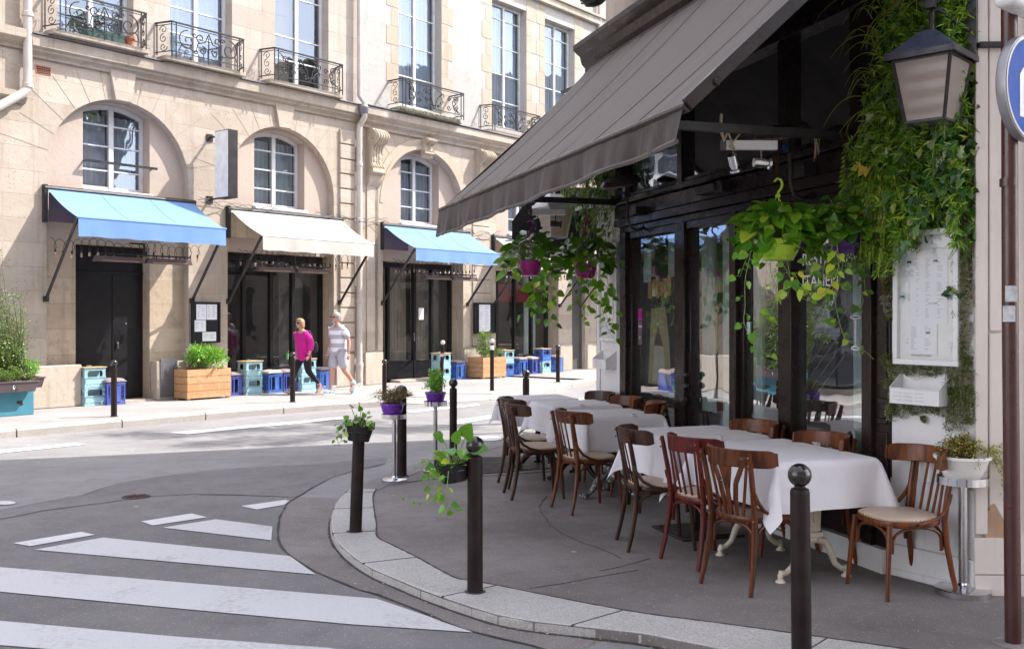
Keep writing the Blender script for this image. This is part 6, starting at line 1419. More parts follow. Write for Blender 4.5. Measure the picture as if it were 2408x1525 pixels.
# ---------------------------------------------------------------- terrace tables, cloths and bentwood chairs
def tablecloth(label, s_, d, L, W_, top=.765, drop=.30, seed=0, ang=0):
    """cloth laid on the table top: flat middle, rolled edge, hanging sides and folded corners"""
    rnd = random.Random(seed); n = 64; hx, hy = L/2, W_/2; ex, ey = hx+drop, hy+drop; ph = [rnd.uniform(0, 6.28) for _ in range(8)]; vs = []; fc = []
    for i in range(n+1):
        for j in range(n+1):
            u = (i/n*2-1)*ex; v = (j/n*2-1)*ey; a = max(0, abs(u)-hx); b = max(0, abs(v)-hy); sx = 1 if u > 0 else -1; sy = 1 if v > 0 else -1
            r = math.hypot(a, b)
            if r < 1e-6:
                z = top+.0012*math.sin(9*u+ph[0])*math.sin(7*v+ph[1])+.006*math.exp(-((u-.06)/.011)**2)+.005*math.exp(-((v+.1)/.011)**2)+.004*math.exp(-((u+hx*.55)/.011)**2); x, y = u, v
            elif a > 0 and b > 0:
                phi = math.atan2(b, a); s2 = math.sin(2*phi); out = .014+r*(.07+.30*s2**1.5); ox = math.cos(phi); oy = math.sin(phi)
                th = (phi-PI/4)*.9; k = r*.16*math.sin(4*(phi-PI/4)+ph[2])*s2
                x = sx*(hx+out*ox+k*oy*.6); y = sy*(hy+out*oy-k*ox*.6); z = top-.004-r*math.sqrt(max(.2, 1-(.07+.30*s2)**2))
            else:
                t_ = v if a > 0 else u; w_ = .018*math.sin(t_*7+ph[3])+.010*math.sin(t_*17+ph[4]); out = .014*min(1, r/.02)+r*(.06+w_*4); dz = r*.985
                if a > 0: x, y = sx*(hx+out), v*(1+.04*r)
                else: x, y = u*(1+.04*r), sy*(hy+out)
                x += 0; z = top-.003*min(1, r/.01)-dz-(.008*math.sin(t_*9+ph[5]) if r > drop*.95 else 0)
            vs.append((x, y, z))
    for i in range(n):
        for j in range(n): fc.append((i*(n+1)+j, (i+1)*(n+1)+j, (i+1)*(n+1)+j+1, i*(n+1)+j+1))
    q = MB(); q.add(vs, fc); o = q.build('tablecloth', m_tcloth, None, smooth=80); o.location = RW(s_, d, 0); o.rotation_euler = (0, 0, RA+ang); return tag(o, label, 'tablecloth', 'white tablecloths on the terrace')
def cloth_clip(label, s_, d, z=.775):
    q = MB(); q.box(-.017,.017,-.006,.0,-.055,.008); q.box(-.017,.017,-.006,.04,.005,.009); q.box(-.012,.012,.026,.03,-.01,.004); o = q.build('table_clip', m_wbox, None); o.location = RW(s_, d, z); o.rotation_euler = (0,0,RA+R(90)); return tag(o, label, 'clip', 'clips holding the tablecloths')
TG = 'terrace tables under white cloths'
def table(label, s_, d, L, W_, kind, mat=None, ang=0):
    t_ = thing('terrace_table', label, 'table', RW(s_, d, 0), RA+ang, TG); q = MB(); q.box(-L/2,L/2,-W_/2,W_/2,.735,.758); q.build('table_top', m_pinetop, t_, bevel=.004)
    if kind == 'trestle':
        for sx in (-1, 1):
            x = sx*(L/2-.14); q = MB(); q.prism([(-.055,.735),(.055,.735),(.038,.30),(-.038,.30)], x-.02, x+.02, plane='yz'); q.prism([(-.03,.70),(.03,.70),(.018,.36),(-.018,.36)], x-.03, x+.03, plane='yz')
            q.box(x-.032, x+.032, -.05, .05, .265, .30); q.sphere((x,0,.255), .03, 12, 8); q.build('iron_column', mat, t_, bevel=.004)
            for sy in (-1, 1):
                q = MB(); q.tube([(x,sy*.02,.25),(x,sy*.075,.235),(x,sy*.12,.17),(x,sy*.155,.09),(x,sy*.20,.055),(x,sy*.235,.055),(x,sy*.245,.035)], [.026,.026,.022,.019,.018,.022,.014], 10); q.lathe([(.032,0),(.030,.008),(.016,.02),(.018,.045),(.012,.055)], 12, (x,sy*.24,0)); q.build('curved_foot', mat, t_)
        q = MB(); q.bar((-(L/2-.14),0,.42),(L/2-.14,0,.42), .02, .03); q.build('stretcher', mat, t_)
    elif kind == 'claw':
        q = MB(); q.lathe([(.06,.14),(.05,.17),(.03,.21),(.045,.26),(.05,.32),(.03,.36),(.024,.45),(.022,.66),(.05,.70),(.12,.735)], 18); q.build('iron_column', mat, t_)
        for k in range(3):
            a = R(40+120*k); c, s2 = math.cos(a), math.sin(a); q = MB()
            q.tube([(c*r, s2*r, z) for r, z in ((.02,.19),(.09,.185),(.15,.13),(.20,.065),(.25,.035),(.285,.03))], [.04,.042,.034,.024,.026,.02], 10)
            for j in range(-1, 2): aa = a+j*.13; q.sphere((math.cos(aa)*.29, math.sin(aa)*.29, .022), .018, 8, 6)
            q.build('claw_foot', mat, t_)
    else:
        q = MB(); q.box(-.26,.26,-.26,.26,.0,.018); q.box(-.22,.22,-.22,.22,.018,.026); q.build('square_base', m_blackmetal, t_, bevel=.004); q = MB(); q.box(-.04,.04,-.04,.04,.026,.735); q.build('column', m_blackmetal, t_)
    return t_
TB_ = [(-.12,.68,.62,.68,'claw',m_castiron,.27), (.68,.56,.66,.70,'claw',m_castiron,.28), (1.73,.63,.68,.72,'claw',m_castflake,.30), (3.33,.60,.74,.78,'square',None,.32), (4.40,.56,1.02,.72,'trestle',m_castwhite,.30)]
TL = ['farthest table, with black claw feet, beside the white corner pillar','black claw footed table, second from the corner pillar','table on flaking silvery claw feet','table on a flat black square base','nearest and longest table, on ivory curved iron feet']
CL = ['white cloth on the farthest table beside the corner pillar','white cloth on the second table from the corner pillar, clipped','white cloth with folded corner over the silvery footed table','white cloth on the table with the black square base','largest white cloth with long pointed corners, nearest the camera']
for (s_, d, L_, W_, kd_, mt, dr), a, b, k in zip(TB_, TL, CL, range(5)):
    table(a, s_, d, L_, W_, kd_, mt); tablecloth(b, s_, d, L_+.01, W_+.01, drop=dr, seed=k+2)
for k, (s_, d, lb) in enumerate(((1.02,.62,'clip on the near edge of the second cloth from the pillar'), (2.08,.55,'clip on the near edge of the cloth over the silvery footed table'), (3.71,.60,'clip on the near edge of the cloth over the square based table'), (3.90,.66,'thin clip on the far edge of the largest cloth'), (4.30,.205,'clip on the wall side of the largest cloth'))):
    cloth_clip(lb, s_, d)
# ---- chairs
CGp = 'bentwood cafe chairs on the terrace'
def chair(label, loc, ang, wood, back='slats', seat='pad', loops=True):
    """local +x is the way the sitter looks"""
    t_ = thing('bentwood_chair', label, 'chair', loc, ang, CGp); m = m_wood[wood]; sh = .445
    for sy in (-1, 1):
        q = MB(); q.tube([(-.265,sy*.195,0),(-.235,sy*.188,.12),(-.205,sy*.175,.30),(-.195,sy*.168,.44),(-.215,sy*.172,.60),(-.255,sy*.182,.80),(-.262,sy*.184,.835)], [.0145,.0165,.019,.0195,.0175,.0155,.013], 10); q.build('leg', m, t_)
        q = MB(); q.tube([(.215,sy*.20,0),(.200,sy*.188,.20),(.178,sy*.170,.43)], [.0125,.0155,.0185], 10); q.build('leg', m, t_)
    # seat frame: rounded trapezoid
    N_ = 40; out = []
    for k in range(N_):
        a = 2*PI*k/N_; c, s_ = math.cos(a), math.sin(a); rx = .215; ry = .212+.012*c; e = .72
        out.append((-.005+rx*math.copysign(abs(c)**e, c), ry*math.copysign(abs(s_)**e, s_)))
    def ringm(prof, cap=True):
        q = MB(); vs = [(x*r, y*r, z) for r, z in prof for x, y in out]; fc = [(i*N_+k, i*N_+(k+1)%N_, (i+1)*N_+(k+1)%N_, (i+1)*N_+k) for i in range(len(prof)-1) for k in range(N_)]
        if cap: fc += [tuple(reversed(range(N_))), tuple((len(prof)-1)*N_+k for k in range(N_))]
        return q.add(vs, fc)
    st = ringm([(.93,.412),(.985,.416),(1,.425),(1,.442),(.985,.450),(.90,.452)]).build('seat', m, t_, smooth=50)
    if seat == 'pad':
        ringm([(.955,.450),(.955,.456),(.93,.465),(.80,.474),(.5,.479),(.02,.480)], False).build('cushion', m_seat, st, smooth=80)
        q = MB()
        for k in range(0, N_*2):
            a = out[(k//2)%N_]; b = out[(k//2+1)%N_]; x, y = (a if k%2 == 0 else ((a[0]+b[0])/2, (a[1]+b[1])/2)); q.sphere((x*.962, y*.962, .457), .0042, 5, 4)
        q.build('brass_studs', m_brass, st)
    else: ringm([(.90,.450),(.86,.447),(.5,.444),(.02,.443)], False).build('seat_panel', m, st, smooth=80)
    # curved top rail wrapping round the sitter
    q = MB(); n = 26; vs = []; fc = []; z0, z1 = .742, .848
    for i in range(n+1):
        a = R(-74+148*i/n); e = max(0, (abs(a)-R(62))/R(12)); sh_ = 1-.35*e*e; th = .0105; lean = .012
        for rr, zz in ((.243-th, z0), (.243+th, z0), (.243+th, z1), (.243-th, z1)):
            zc = (z0+z1)/2; z = zc+(zz-zc)*sh_; vs.append((-.018-rr*math.cos(a)*1.03-(z-z0)*.12, rr*math.sin(a)*1.06, z+.008*math.cos(a)))
    for i in range(n):
        for k in range(4): fc.append((i*4+k, i*4+(k+1)%4, (i+1)*4+(k+1)%4, (i+1)*4+k))
    fc += [(0,1,2,3), tuple(n*4+k for k in (3,2,1,0))]; q.add(vs, fc); q.build('top_rail', m, t_, smooth=50, bevel=.005, bseg=2)
    def spt(y, z): u = (z-.45)/.3; return (-.205-.052*u-.0*(y*y), y*(1+.1*u), z)
    if back == 'slats':
        for k in range(5 if seat == 'pad' else 5):
            y = (-2+k)*.058; a = math.asin(max(-1, min(1, y*1.12/.257))); q = MB(); xr = -.018-.243*math.cos(a)*1.03
            q.bar((-.198+.02*abs(y)*4,y,.445), (xr-.004,y*1.10,.765), .009, .019, up=(0,1,0)); q.build('slat', m, t_, bevel=.002)
    elif back == 'splat':
        pts = [(0,.445),(0,.60),(0,.76)]
        q = MB(); q.add([(-.20,-.020,.445),(-.20,.020,.445),(-.235,.016,.60),(-.235,-.016,.60),(-.262,.052,.765),(-.262,-.052,.765),(-.212,-.020,.445),(-.212,.020,.445),(-.247,.016,.60),(-.247,-.016,.60),(-.274,.052,.765),(-.274,-.052,.765)], [(0,1,2,3),(3,2,4,5),(7,6,9,8),(8,9,11,10),(0,3,9,6),(3,5,11,9),(1,7,8,2),(2,8,10,4)]); q.build('splat', m, t_, bevel=.002)
        for sg in (-1, 1):
            q = MB(); P = [(-.203,sg*.045,.445),(-.222,sg*.045,.54),(-.240,sg*.062,.65),(-.245,sg*.115,.765)]
            for a, b in zip(P, P[1:]): q.bar(a, b, .010, .034 if a[2] > .5 else .026, up=(0,1,0))
            q.build('splat', m, t_, bevel=.002)
            q = MB(); q.bar((-.200,sg*.085,.445),(-.238,sg*.142,.765), .009, .02, up=(0,1,0)); q.build('slat', m, t_, bevel=.002)
    # bentwood arches under the seat, one per side
    for (ax, ay), (bx, by) in (((-.19,-.168),(.178,-.170)), ((-.19,.168),(.178,.170)), ((.178,-.170),(.178,.170)), ((-.19,-.168),(-.19,.168))):
        dx, dy = bx-ax, by-ay; q = MB(); P = []
        for k in range(15):
            u = k/14; v = .5-.42*math.cos(PI*u)/1; z = .265+.142*math.sin(PI*u)**.42; v = .04+.92*u if 0 else .045+.91*(.5-.5*math.cos(PI*u)); P.append((ax+dx*v+(-dy*.0), ay+dy*v, z))
        q.tube(P, .0095, 8); q.build('bent_brace', m, t_)
    if loops:
        for sy in (-1, 1): q = MB(); q.tube([(-.222,sy*.190,.60),(-.205,sy*.196,.555),(-.16,sy*.208,.495),(-.10,sy*.218,.462),(-.03,sy*.222,.445),(.02,sy*.220,.435)], [.011,.012,.012,.011,.010,.008], 8); q.build('hip_loop', m, t_)
    for sy in (-1, 1):
        for x, y, z, rr in ((-.2725,.184,.765,.0065), (-.2775,.184,.815,.0065), (-.214,.172,.432,.007)): q = MB(); q.sphere((x, sy*y, z), rr, 8, 6); q.build('screw_head', m_brass if wood != 2 else m_wood[2], t_)
    return t_
def cpos(px1, py1, px2, py2):
    """chair origin and heading from the photographed feet of its two back legs"""
    a, b = G(px1, py1), G(px2, py2); mid = (a+b)/2; ax = (b-a).normalized(); f_ = Vector((-ax.y, ax.x, 0)); f_ = f_ if f_.dot(-RN) > 0 else -f_
    return mid+f_*.262, math.atan2(f_.y, f_.x)
def cp(label, q_, wood, **k): (p, a) = cpos(*q_); return chair(label, Vector((p.x, p.y, 0)), a, wood, **k)
cp('dark splat backed chair, farthest left, half hidden behind another', (1175,1136,1192,1147), 2, back='slats'); cp('dark brown chair with single wide splat, at the second table, street side', (1184,1157,1205,1177), 2, back='splat')
cp('reddish brown slat backed chair before the silvery footed table', (1297,1192,1344,1211), 0, back='slats'); cp('walnut chair with slats seen edge on, left of the mahogany red one', (1450,1268,1478,1298), 2, back='slats')
cp('mahogany red slatted chair, directly left of the splat backed chair in front', (1561,1315,1634,1340), 1, back='slats'); cp('brown chair with fanned splats and bare wooden seat, nearest the camera', (1651,1371,1763,1403), 0, back='splat', seat='wood')
def wc(label, px, wood, da=0, **k): return chair(label, RW(rs(px, .07), .345, 0), math.atan2(RN.y, RN.x)+R(da), wood, **k)
wc('dark chair on the wall side, closest to the white corner pillar', 1440, 2, 6); wc('lighter brown chair on the wall side of the second table', 1500, 3, 2, back='splat'); wc('chestnut chair turned sideways before the yellow poster pane', 1556, 3, -26)
wc('chestnut slatted chair with window light on its rail, wall side of the square based table', 1815, 3, 6); wc('chestnut chair with crossed splats, wall side of the largest table', 1975, 3, 4, back='splat')
chair('chestnut slat backed chair beside the white pot, facing the street', Vector((2.325,6.02,0)), math.atan2(RN.y, RN.x)+R(-3), 3)
# ---------------------------------------------------------------- leaves and plants
def frame_from(d, up=Vector((0,0,1))):
    d = d.normalized(); s_ = d.cross(up); s_ = s_.normalized() if s_.length > 1e-4 else Vector((1,0,0)); return d, s_, s_.cross(d)
def leaf_heart(mb, p, d, n_, L, W_, droop=.25, fold=.18):
    """pothos-like heart leaf growing from p along d, n_ its upper side"""
    d = d.normalized(); s_ = d.cross(n_).normalized(); u = s_.cross(d)
    rows = [(0,.0,0),(-.06,.62,.02),(.18,.98,.0),(.45,.92,-.02),(.72,.58,-.08),(.90,.26,-.16),(1.0,0,-.24)]
    vs = []; 
    for t, w, z in rows:
        c = p+d*(L*t)+u*(L*z*droop*4*.25)
        if w == 0: vs.append(c)
        else:
            e = W_*.5*w; vs += [c+s_*e+u*(e*fold), p+d*(L*max(t,.0))+u*(L*z*droop), c-s_*e+u*(e*fold)]
    F = [(0,2,1),(0,3,2)]; k = 1
    for _ in range(4): F += [(k,k+1,k+4,k+3),(k+1,k+2,k+5,k+4)]; k += 3
    F += [(k,k+1,k+3),(k+1,k+2,k+3)]; mb.add(vs, F)
def leaf_simple(mb, p, d, n_, L, W_, fold=.2):
    d = d.normalized(); s_ = d.cross(n_); s_ = s_.normalized() if s_.length > 1e-3 else d.orthogonal().normalized(); u = s_.cross(d)
    mb.add([p, p+d*L*.45+s_*W_*.5+u*W_*fold, p+d*L*.5, p+d*L*.45-s_*W_*.5+u*W_*fold, p+d*L], [(0,2,1),(0,3,2),(1,2,4),(2,3,4)])
def leaf_ivy(mb, p, d, n_, L):
    d = d.normalized(); s_ = d.cross(n_); s_ = s_.normalized() if s_.length > 1e-3 else d.orthogonal().normalized(); u = s_.cross(d)
    o = [(-.02,.0),(-.10,.28),(.10,.30),(.18,.52),(.38,.26),(.55,.30),(1,0)]
    R_ = [p+d*L*a+s_*L*b+u*L*b*.2 for a, b in o]; L_ = [p+d*L*a-s_*L*b+u*L*b*.2 for a, b in o[1:-1]]; c = p+d*L*.3-u*L*.02
    vs = [c]+R_+L_[::-1]; n = len(vs)-1; mb.add(vs, [(0, i, i+1) for i in range(1, n)]+[(0, n, 1)])
def rv(rnd, a=1.): return Vector((rnd.uniform(-a,a), rnd.uniform(-a,a), rnd.uniform(-a,a)))
CAMP = Vector((0,0,1.65))
def vine(stem, lf, rnd, pts, L, every=.055, face=None, r=.0028, taper=.6):
    """trailing stem through pts with heart leaves on short stalks"""
    P = [Vector(p) for p in pts]; Q = smooth_line(P, 5); stem.tube(Q, [r*(1-.5*i/len(Q)) for i in range(len(Q))], 5); acc = 0; side = 1; tot = sum((b-a).length for a, b in zip(Q, Q[1:])); run = 0
    for a, b in zip(Q, Q[1:]):
        acc += (b-a).length; run += (b-a).length
        if acc > every*rnd.uniform(.7,1.3):
            acc = 0; side = -side; out = (CAMP-b); out.z = 0; out = out.normalized(); sd = Vector((-out.y, out.x, 0))
            st = b+(sd*side*rnd.uniform(.01,.045)+out*rnd.uniform(.0,.03)+Vector((0,0,rnd.uniform(-.01,.015)))); stem.tube([b, (b+st)/2+Vector((0,0,.006)), st], r*.6, 4)
            d = sd*side*rnd.uniform(.2,1.)+Vector((0,0,-rnd.uniform(.3,1.1)))+rv(rnd,.35); n_ = out*rnd.uniform(.5,1)+Vector((0,0,rnd.uniform(.1,.7)))+rv(rnd,.45); l_ = L*rnd.choice((rnd.uniform(.45,.8), rnd.uniform(.8,1.25)))*(1-(1-taper)*run/tot)
            leaf_heart(lf, st, d, n_, l_, l_*rnd.uniform(.72,.9))
def pothos(label, centre, R_, nleaf, vines, L, mat, seed, cat='plant', grp=None, flat=.6, up=.12, outbias=None):
    rnd = random.Random(seed); t_ = thing('pothos_plant', label, cat, centre, 0, grp); st = MB(); lf = MB()
    for k in range(nleaf):
        a = rnd.uniform(0, 2*PI); e = rnd.uniform(0, 1); rr = R_*(.25+.75*math.sqrt(e)); b = Vector((math.cos(a)*rr, math.sin(a)*rr, flat*R_*(1-e*.95)*rnd.uniform(.4,1.1)+up-rnd.uniform(0,.10)*e*2.2))
        root = Vector((math.cos(a)*rr*.3, math.sin(a)*rr*.3, 0)); st.tube([root, (root+b)/2+Vector((0,0,.03)), b], .0022, 4)
        d = Vector((math.cos(a), math.sin(a), 0))*rnd.uniform(.4,1)+Vector((0,0,rnd.uniform(-.9,.25)))+rv(rnd,.3); n_ = Vector((math.cos(a)*.5, math.sin(a)*.5, 1))+rv(rnd,.35)+(CAMP-centre).normalized()*.6; l_ = L*rnd.choice((rnd.uniform(.45,.8), rnd.uniform(.8,1.2))); leaf_heart(lf, b, d, n_, l_, l_*rnd.uniform(.62,.9), fold=rnd.uniform(.05,.4))
    for v in vines: vine(st, lf, rnd, [Vector(p) for p in v[0]], v[1], v[2] if len(v) > 2 else .055)
    CAMl = 0
    st.build('stems', m_stem, t_, smooth=60); lf.build('leaves', mat, t_, smooth=70); return t_
def hang_pot(label, loc, m, r0, r1, h, hook_z, rod_z, mhook, chainlabel, saucer=True):
    t_ = thing('hanging_pot', label, 'hanging pot', loc, 0, 'plastic pots hanging under the awning'); q = MB()
    q.lathe([(1e-3,0),(r0,0),(r0*1.02,.008),((r0+r1)/2+.006,h*.45),(r1,h-.01),(r1*1.05,h),(r1*.97,h),(r1*.9,h*.8),(1e-3,h*.78)], 32, cap=False)
    if saucer: q.lathe([(r0*1.02,.018),(r0*1.16,.03),(r0*1.20,.038),(r0*1.14,.034)], 32, cap=False)
    q.build('pot_shell', m, t_, smooth=40); q = MB()
    hz = hook_z-loc[2]
    for k in range(3): a = 2*PI*k/3+.5; q.tube([(math.cos(a)*r1*.98, math.sin(a)*r1*.98, h*.9), (math.cos(a)*r1*.5, math.sin(a)*r1*.5, h+(hz-h)*.45), (0,0,hz-.08)], .0035, 6)
    q.build('hanger_cords', mhook, t_); q = MB()
    q.tube([(0,0,hz-.085),(.004,0,hz-.06),(.026,0,hz-.035),(.034,0,hz-.005),(.022,0,hz+.022),(-.005,0,hz+.028),(-.028,0,hz+.008)], [.008,.0085,.009,.0085,.008,.0075,.006], 8); q.cbox((0,0,hz-.085),(.03,.016,.016)); hk = q.build('hook', mhook, t_); hk.rotation_euler = (0,0,R(20))
    if rod_z: chain(chainlabel, Vector(loc)+Vector((0,0,hz+.02)), Vector((loc[0], loc[1], rod_z))); chain(chainlabel.replace('chain','second chain'), Vector(loc)+Vector((.0,.0,hz+.02)), Vector((loc[0], loc[1], rod_z))+RN*.05)
    return t_
def at(px, py, Y): return Vector(((px-1204)/FP*Y, Y, H-(py-HZ)*Y/FP))
HPm = m_magenta
# positions on the two rods
p3 = RW(4.43,.60,0); Y3 = p3.y; z3 = H-(612-HZ)*Y3/FP; L3 = Vector((p3.x, p3.y, z3))
hang_pot('lime green pot hanging by a lime hook near the lantern', L3, m_lime, .10, .150, .135, H-(430-HZ)*Y3/FP, 2.86, m_lime, 'rusty chain of the lime green pot')
p4 = RW(4.50,.13,0); p4 = RW(4.62,.20,0); Y4 = p4.y; L4 = Vector((p4.x, p4.y, H-(596-HZ)*Y4/FP))
hang_pot('deep purple pot hanging by a purple hook beside the green wall', L4, m_dpurple, .09, .125, .13, H-(413-HZ)*Y4/FP, 2.86, m_dpurple if 0 else M('violet_hook', (.25,.05,.32), rough=.3), 'rusty chain of the deep purple pot')
p1_ = RW(.61,1.02,0); Y1 = p1_.y; L1_ = Vector((p1_.x, p1_.y, H-(648-HZ)*Y1/FP)); hang_pot('magenta pot hanging farthest out on the far rod', L1_, m_magenta, .085, .125, .15, H-(525-HZ)*Y1/FP, 2.82, m_magenta, 'thin chain of the outer magenta pot')
p2_ = RW(.61,.42,0); Y2 = p2_.y; L2_ = Vector((p2_.x, p2_.y, H-(655-HZ)*Y2/FP)); hang_pot('magenta pot hanging close before the white corner pillar', L2_, m_magenta, .085, .12, .15, H-(510-HZ)*Y2/FP, 2.82, m_magenta, 'thin chain of the inner magenta pot')
def V(L, Y, *pts): # vine path from pixel readings at roughly the pot's own depth, local to the plant
    return [at(x, y, Y+dy)-L for x, y, dy in pts]
class _C: pass
def plant_at(label, L, dz, *a, **k):
    c = L+Vector((0,0,dz)); return pothos(label, c, *a, **k)
def V2(L, dz, Y, pts): c = L+Vector((0,0,dz)); return [at(x, y, Y+(0 if len(p) < 3 else p[2]))-c for p in pts for x, y in [p[:2]]]
m_potmid = leafmat('half_shaded_pothos_leaf', (.032,.12,.012), (.11,.27,.02), (.34,.46,.05), .8, .26, .18, .6)  # pothos leaf again, part of the shade mixed into its greens
CAMP = Vector((0,0,1.65))
def build_pothos(label, L, dz, Y, R_, n, vines, leaf, mat, seed, **k):
    global CAMP
    c = L+Vector((0,0,dz)); CAMP = Vector((0,0,1.65))-c; o = pothos(label, c, R_, n, [(V2(L,dz,Y,v[0]), v[1], v[2]) for v in vines], leaf, mat, seed, **k); CAMP = Vector((0,0,1.65)); return o
build_pothos('bright green pothos spilling from the lime pot', L3, .12, Y3, .24, 190, [
  ([(1800,560,-.12),(1770,580,-.16),(1760,620,-.17),(1752,660,-.17),(1752,720,-.17),(1750,760,-.17),(1770,800,-.17),(1800,830,-.17),(1830,848,-.17)], .085, .075),
  ([(1815,600,-.14),(1812,640,-.16),(1826,680,-.17),(1818,720,-.17),(1800,750,-.17),(1785,770,-.17)], .085, .07),
  ([(1850,600,-.14),(1858,650,-.15),(1875,690,-.15),(1895,705,-.15),(1915,712,-.15)], .08, .06),
  ([(1790,570,-.14),(1760,600,-.15),(1740,650,-.15)], .10, .07), ([(1870,570,-.1),(1900,600,-.1),(1895,640,-.1),(1905,670,-.08)], .08, .06), ([(1780,540,-.1),(1755,570,-.12),(1745,600,-.12)], .11, .05), ([(1880,540,-.08),(1910,570,-.08),(1925,610,-.08)], .1, .045), ([(1840,620,-.15),(1860,660,-.15),(1850,700,-.15)], .1, .05)], .125, m_pothos, 5, up=.11, flat=.62)
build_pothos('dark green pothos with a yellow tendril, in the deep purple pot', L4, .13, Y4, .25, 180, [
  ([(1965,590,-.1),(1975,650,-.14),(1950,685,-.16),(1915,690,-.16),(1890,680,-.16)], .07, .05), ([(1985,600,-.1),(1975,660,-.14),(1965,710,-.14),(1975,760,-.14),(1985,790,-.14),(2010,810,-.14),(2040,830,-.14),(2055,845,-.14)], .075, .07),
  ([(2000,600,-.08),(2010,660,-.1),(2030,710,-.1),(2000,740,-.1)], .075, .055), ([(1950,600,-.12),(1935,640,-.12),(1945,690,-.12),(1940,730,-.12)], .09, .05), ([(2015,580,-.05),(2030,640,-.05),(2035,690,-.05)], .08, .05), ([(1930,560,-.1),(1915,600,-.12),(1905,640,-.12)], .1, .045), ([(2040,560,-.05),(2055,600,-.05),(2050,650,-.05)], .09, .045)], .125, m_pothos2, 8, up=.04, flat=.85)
rnd = random.Random(77); yt = thing('pothos_tendril', 'yellow variegated tendril curling before the white lettering', 'plant', L4); sm_, lf_ = MB(), MB(); c = L4; CAMP = Vector((0,0,1.65))-c
vine(sm_, lf_, rnd, [at(x, y, Y4-.22)-c for x, y in ((1968,575),(1972,620),(1960,660),(1935,690),(1905,690),(1880,665),(1868,640))], .085, .03); CAMP = Vector((0,0,1.65)); sm_.build('stems', m_trail, yt); lf_.build('leaves', m_pothos3, yt, smooth=70)
build_pothos('variegated pothos in the outer magenta pot', L1_, .14, Y1, .25, 115, [
  ([(1230,620,-.1),(1205,650,-.12),(1200,665,-.12)], .11, .05), ([(1250,640,-.12),(1255,700,-.12),(1240,730,-.12),(1222,745,-.12)], .12, .07), ([(1265,640,-.1),(1280,700,-.1),(1290,740,-.1),(1305,770,-.1)], .11, .05),
  ([(1270,640,-.1),(1272,680,-.1),(1265,720,-.1)], .12, .05), ([(1285,620,-.05),(1305,670,-.05),(1310,700,-.05)], .10, .05), ([(1225,600,-.12),(1212,640,-.12)], .12, .05), ([(1250,660,-.12),(1262,700,-.12),(1262,750,-.12)], .12, .045), ([(1290,640,-.08),(1298,700,-.08),(1295,735,-.08)], .12, .045)], .145, m_pothos, 15, up=.08, flat=.85)
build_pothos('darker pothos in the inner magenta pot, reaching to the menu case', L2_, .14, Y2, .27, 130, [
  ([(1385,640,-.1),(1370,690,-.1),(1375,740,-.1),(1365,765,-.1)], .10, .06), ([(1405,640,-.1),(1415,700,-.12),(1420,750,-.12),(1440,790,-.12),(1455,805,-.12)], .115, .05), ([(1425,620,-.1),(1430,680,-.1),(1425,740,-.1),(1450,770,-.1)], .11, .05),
  ([(1375,610,-.1),(1355,640,-.1),(1330,655,-.1)], .09, .06), ([(1390,640,-.1),(1400,690,-.1),(1395,720,-.1)], .11, .05), ([(1430,590,-.1),(1455,615,-.1),(1475,630,-.1)], .08, .05), ([(1390,660,-.1),(1385,710,-.1),(1380,750,-.1)], .12, .045), ([(1410,650,-.1),(1440,700,-.1),(1442,745,-.1),(1435,775,-.1)], .12, .045), ([(1360,620,-.1),(1345,680,-.1),(1350,720,-.1)], .11, .05)], .14, m_potmid, 25, up=.06, flat=1.0)
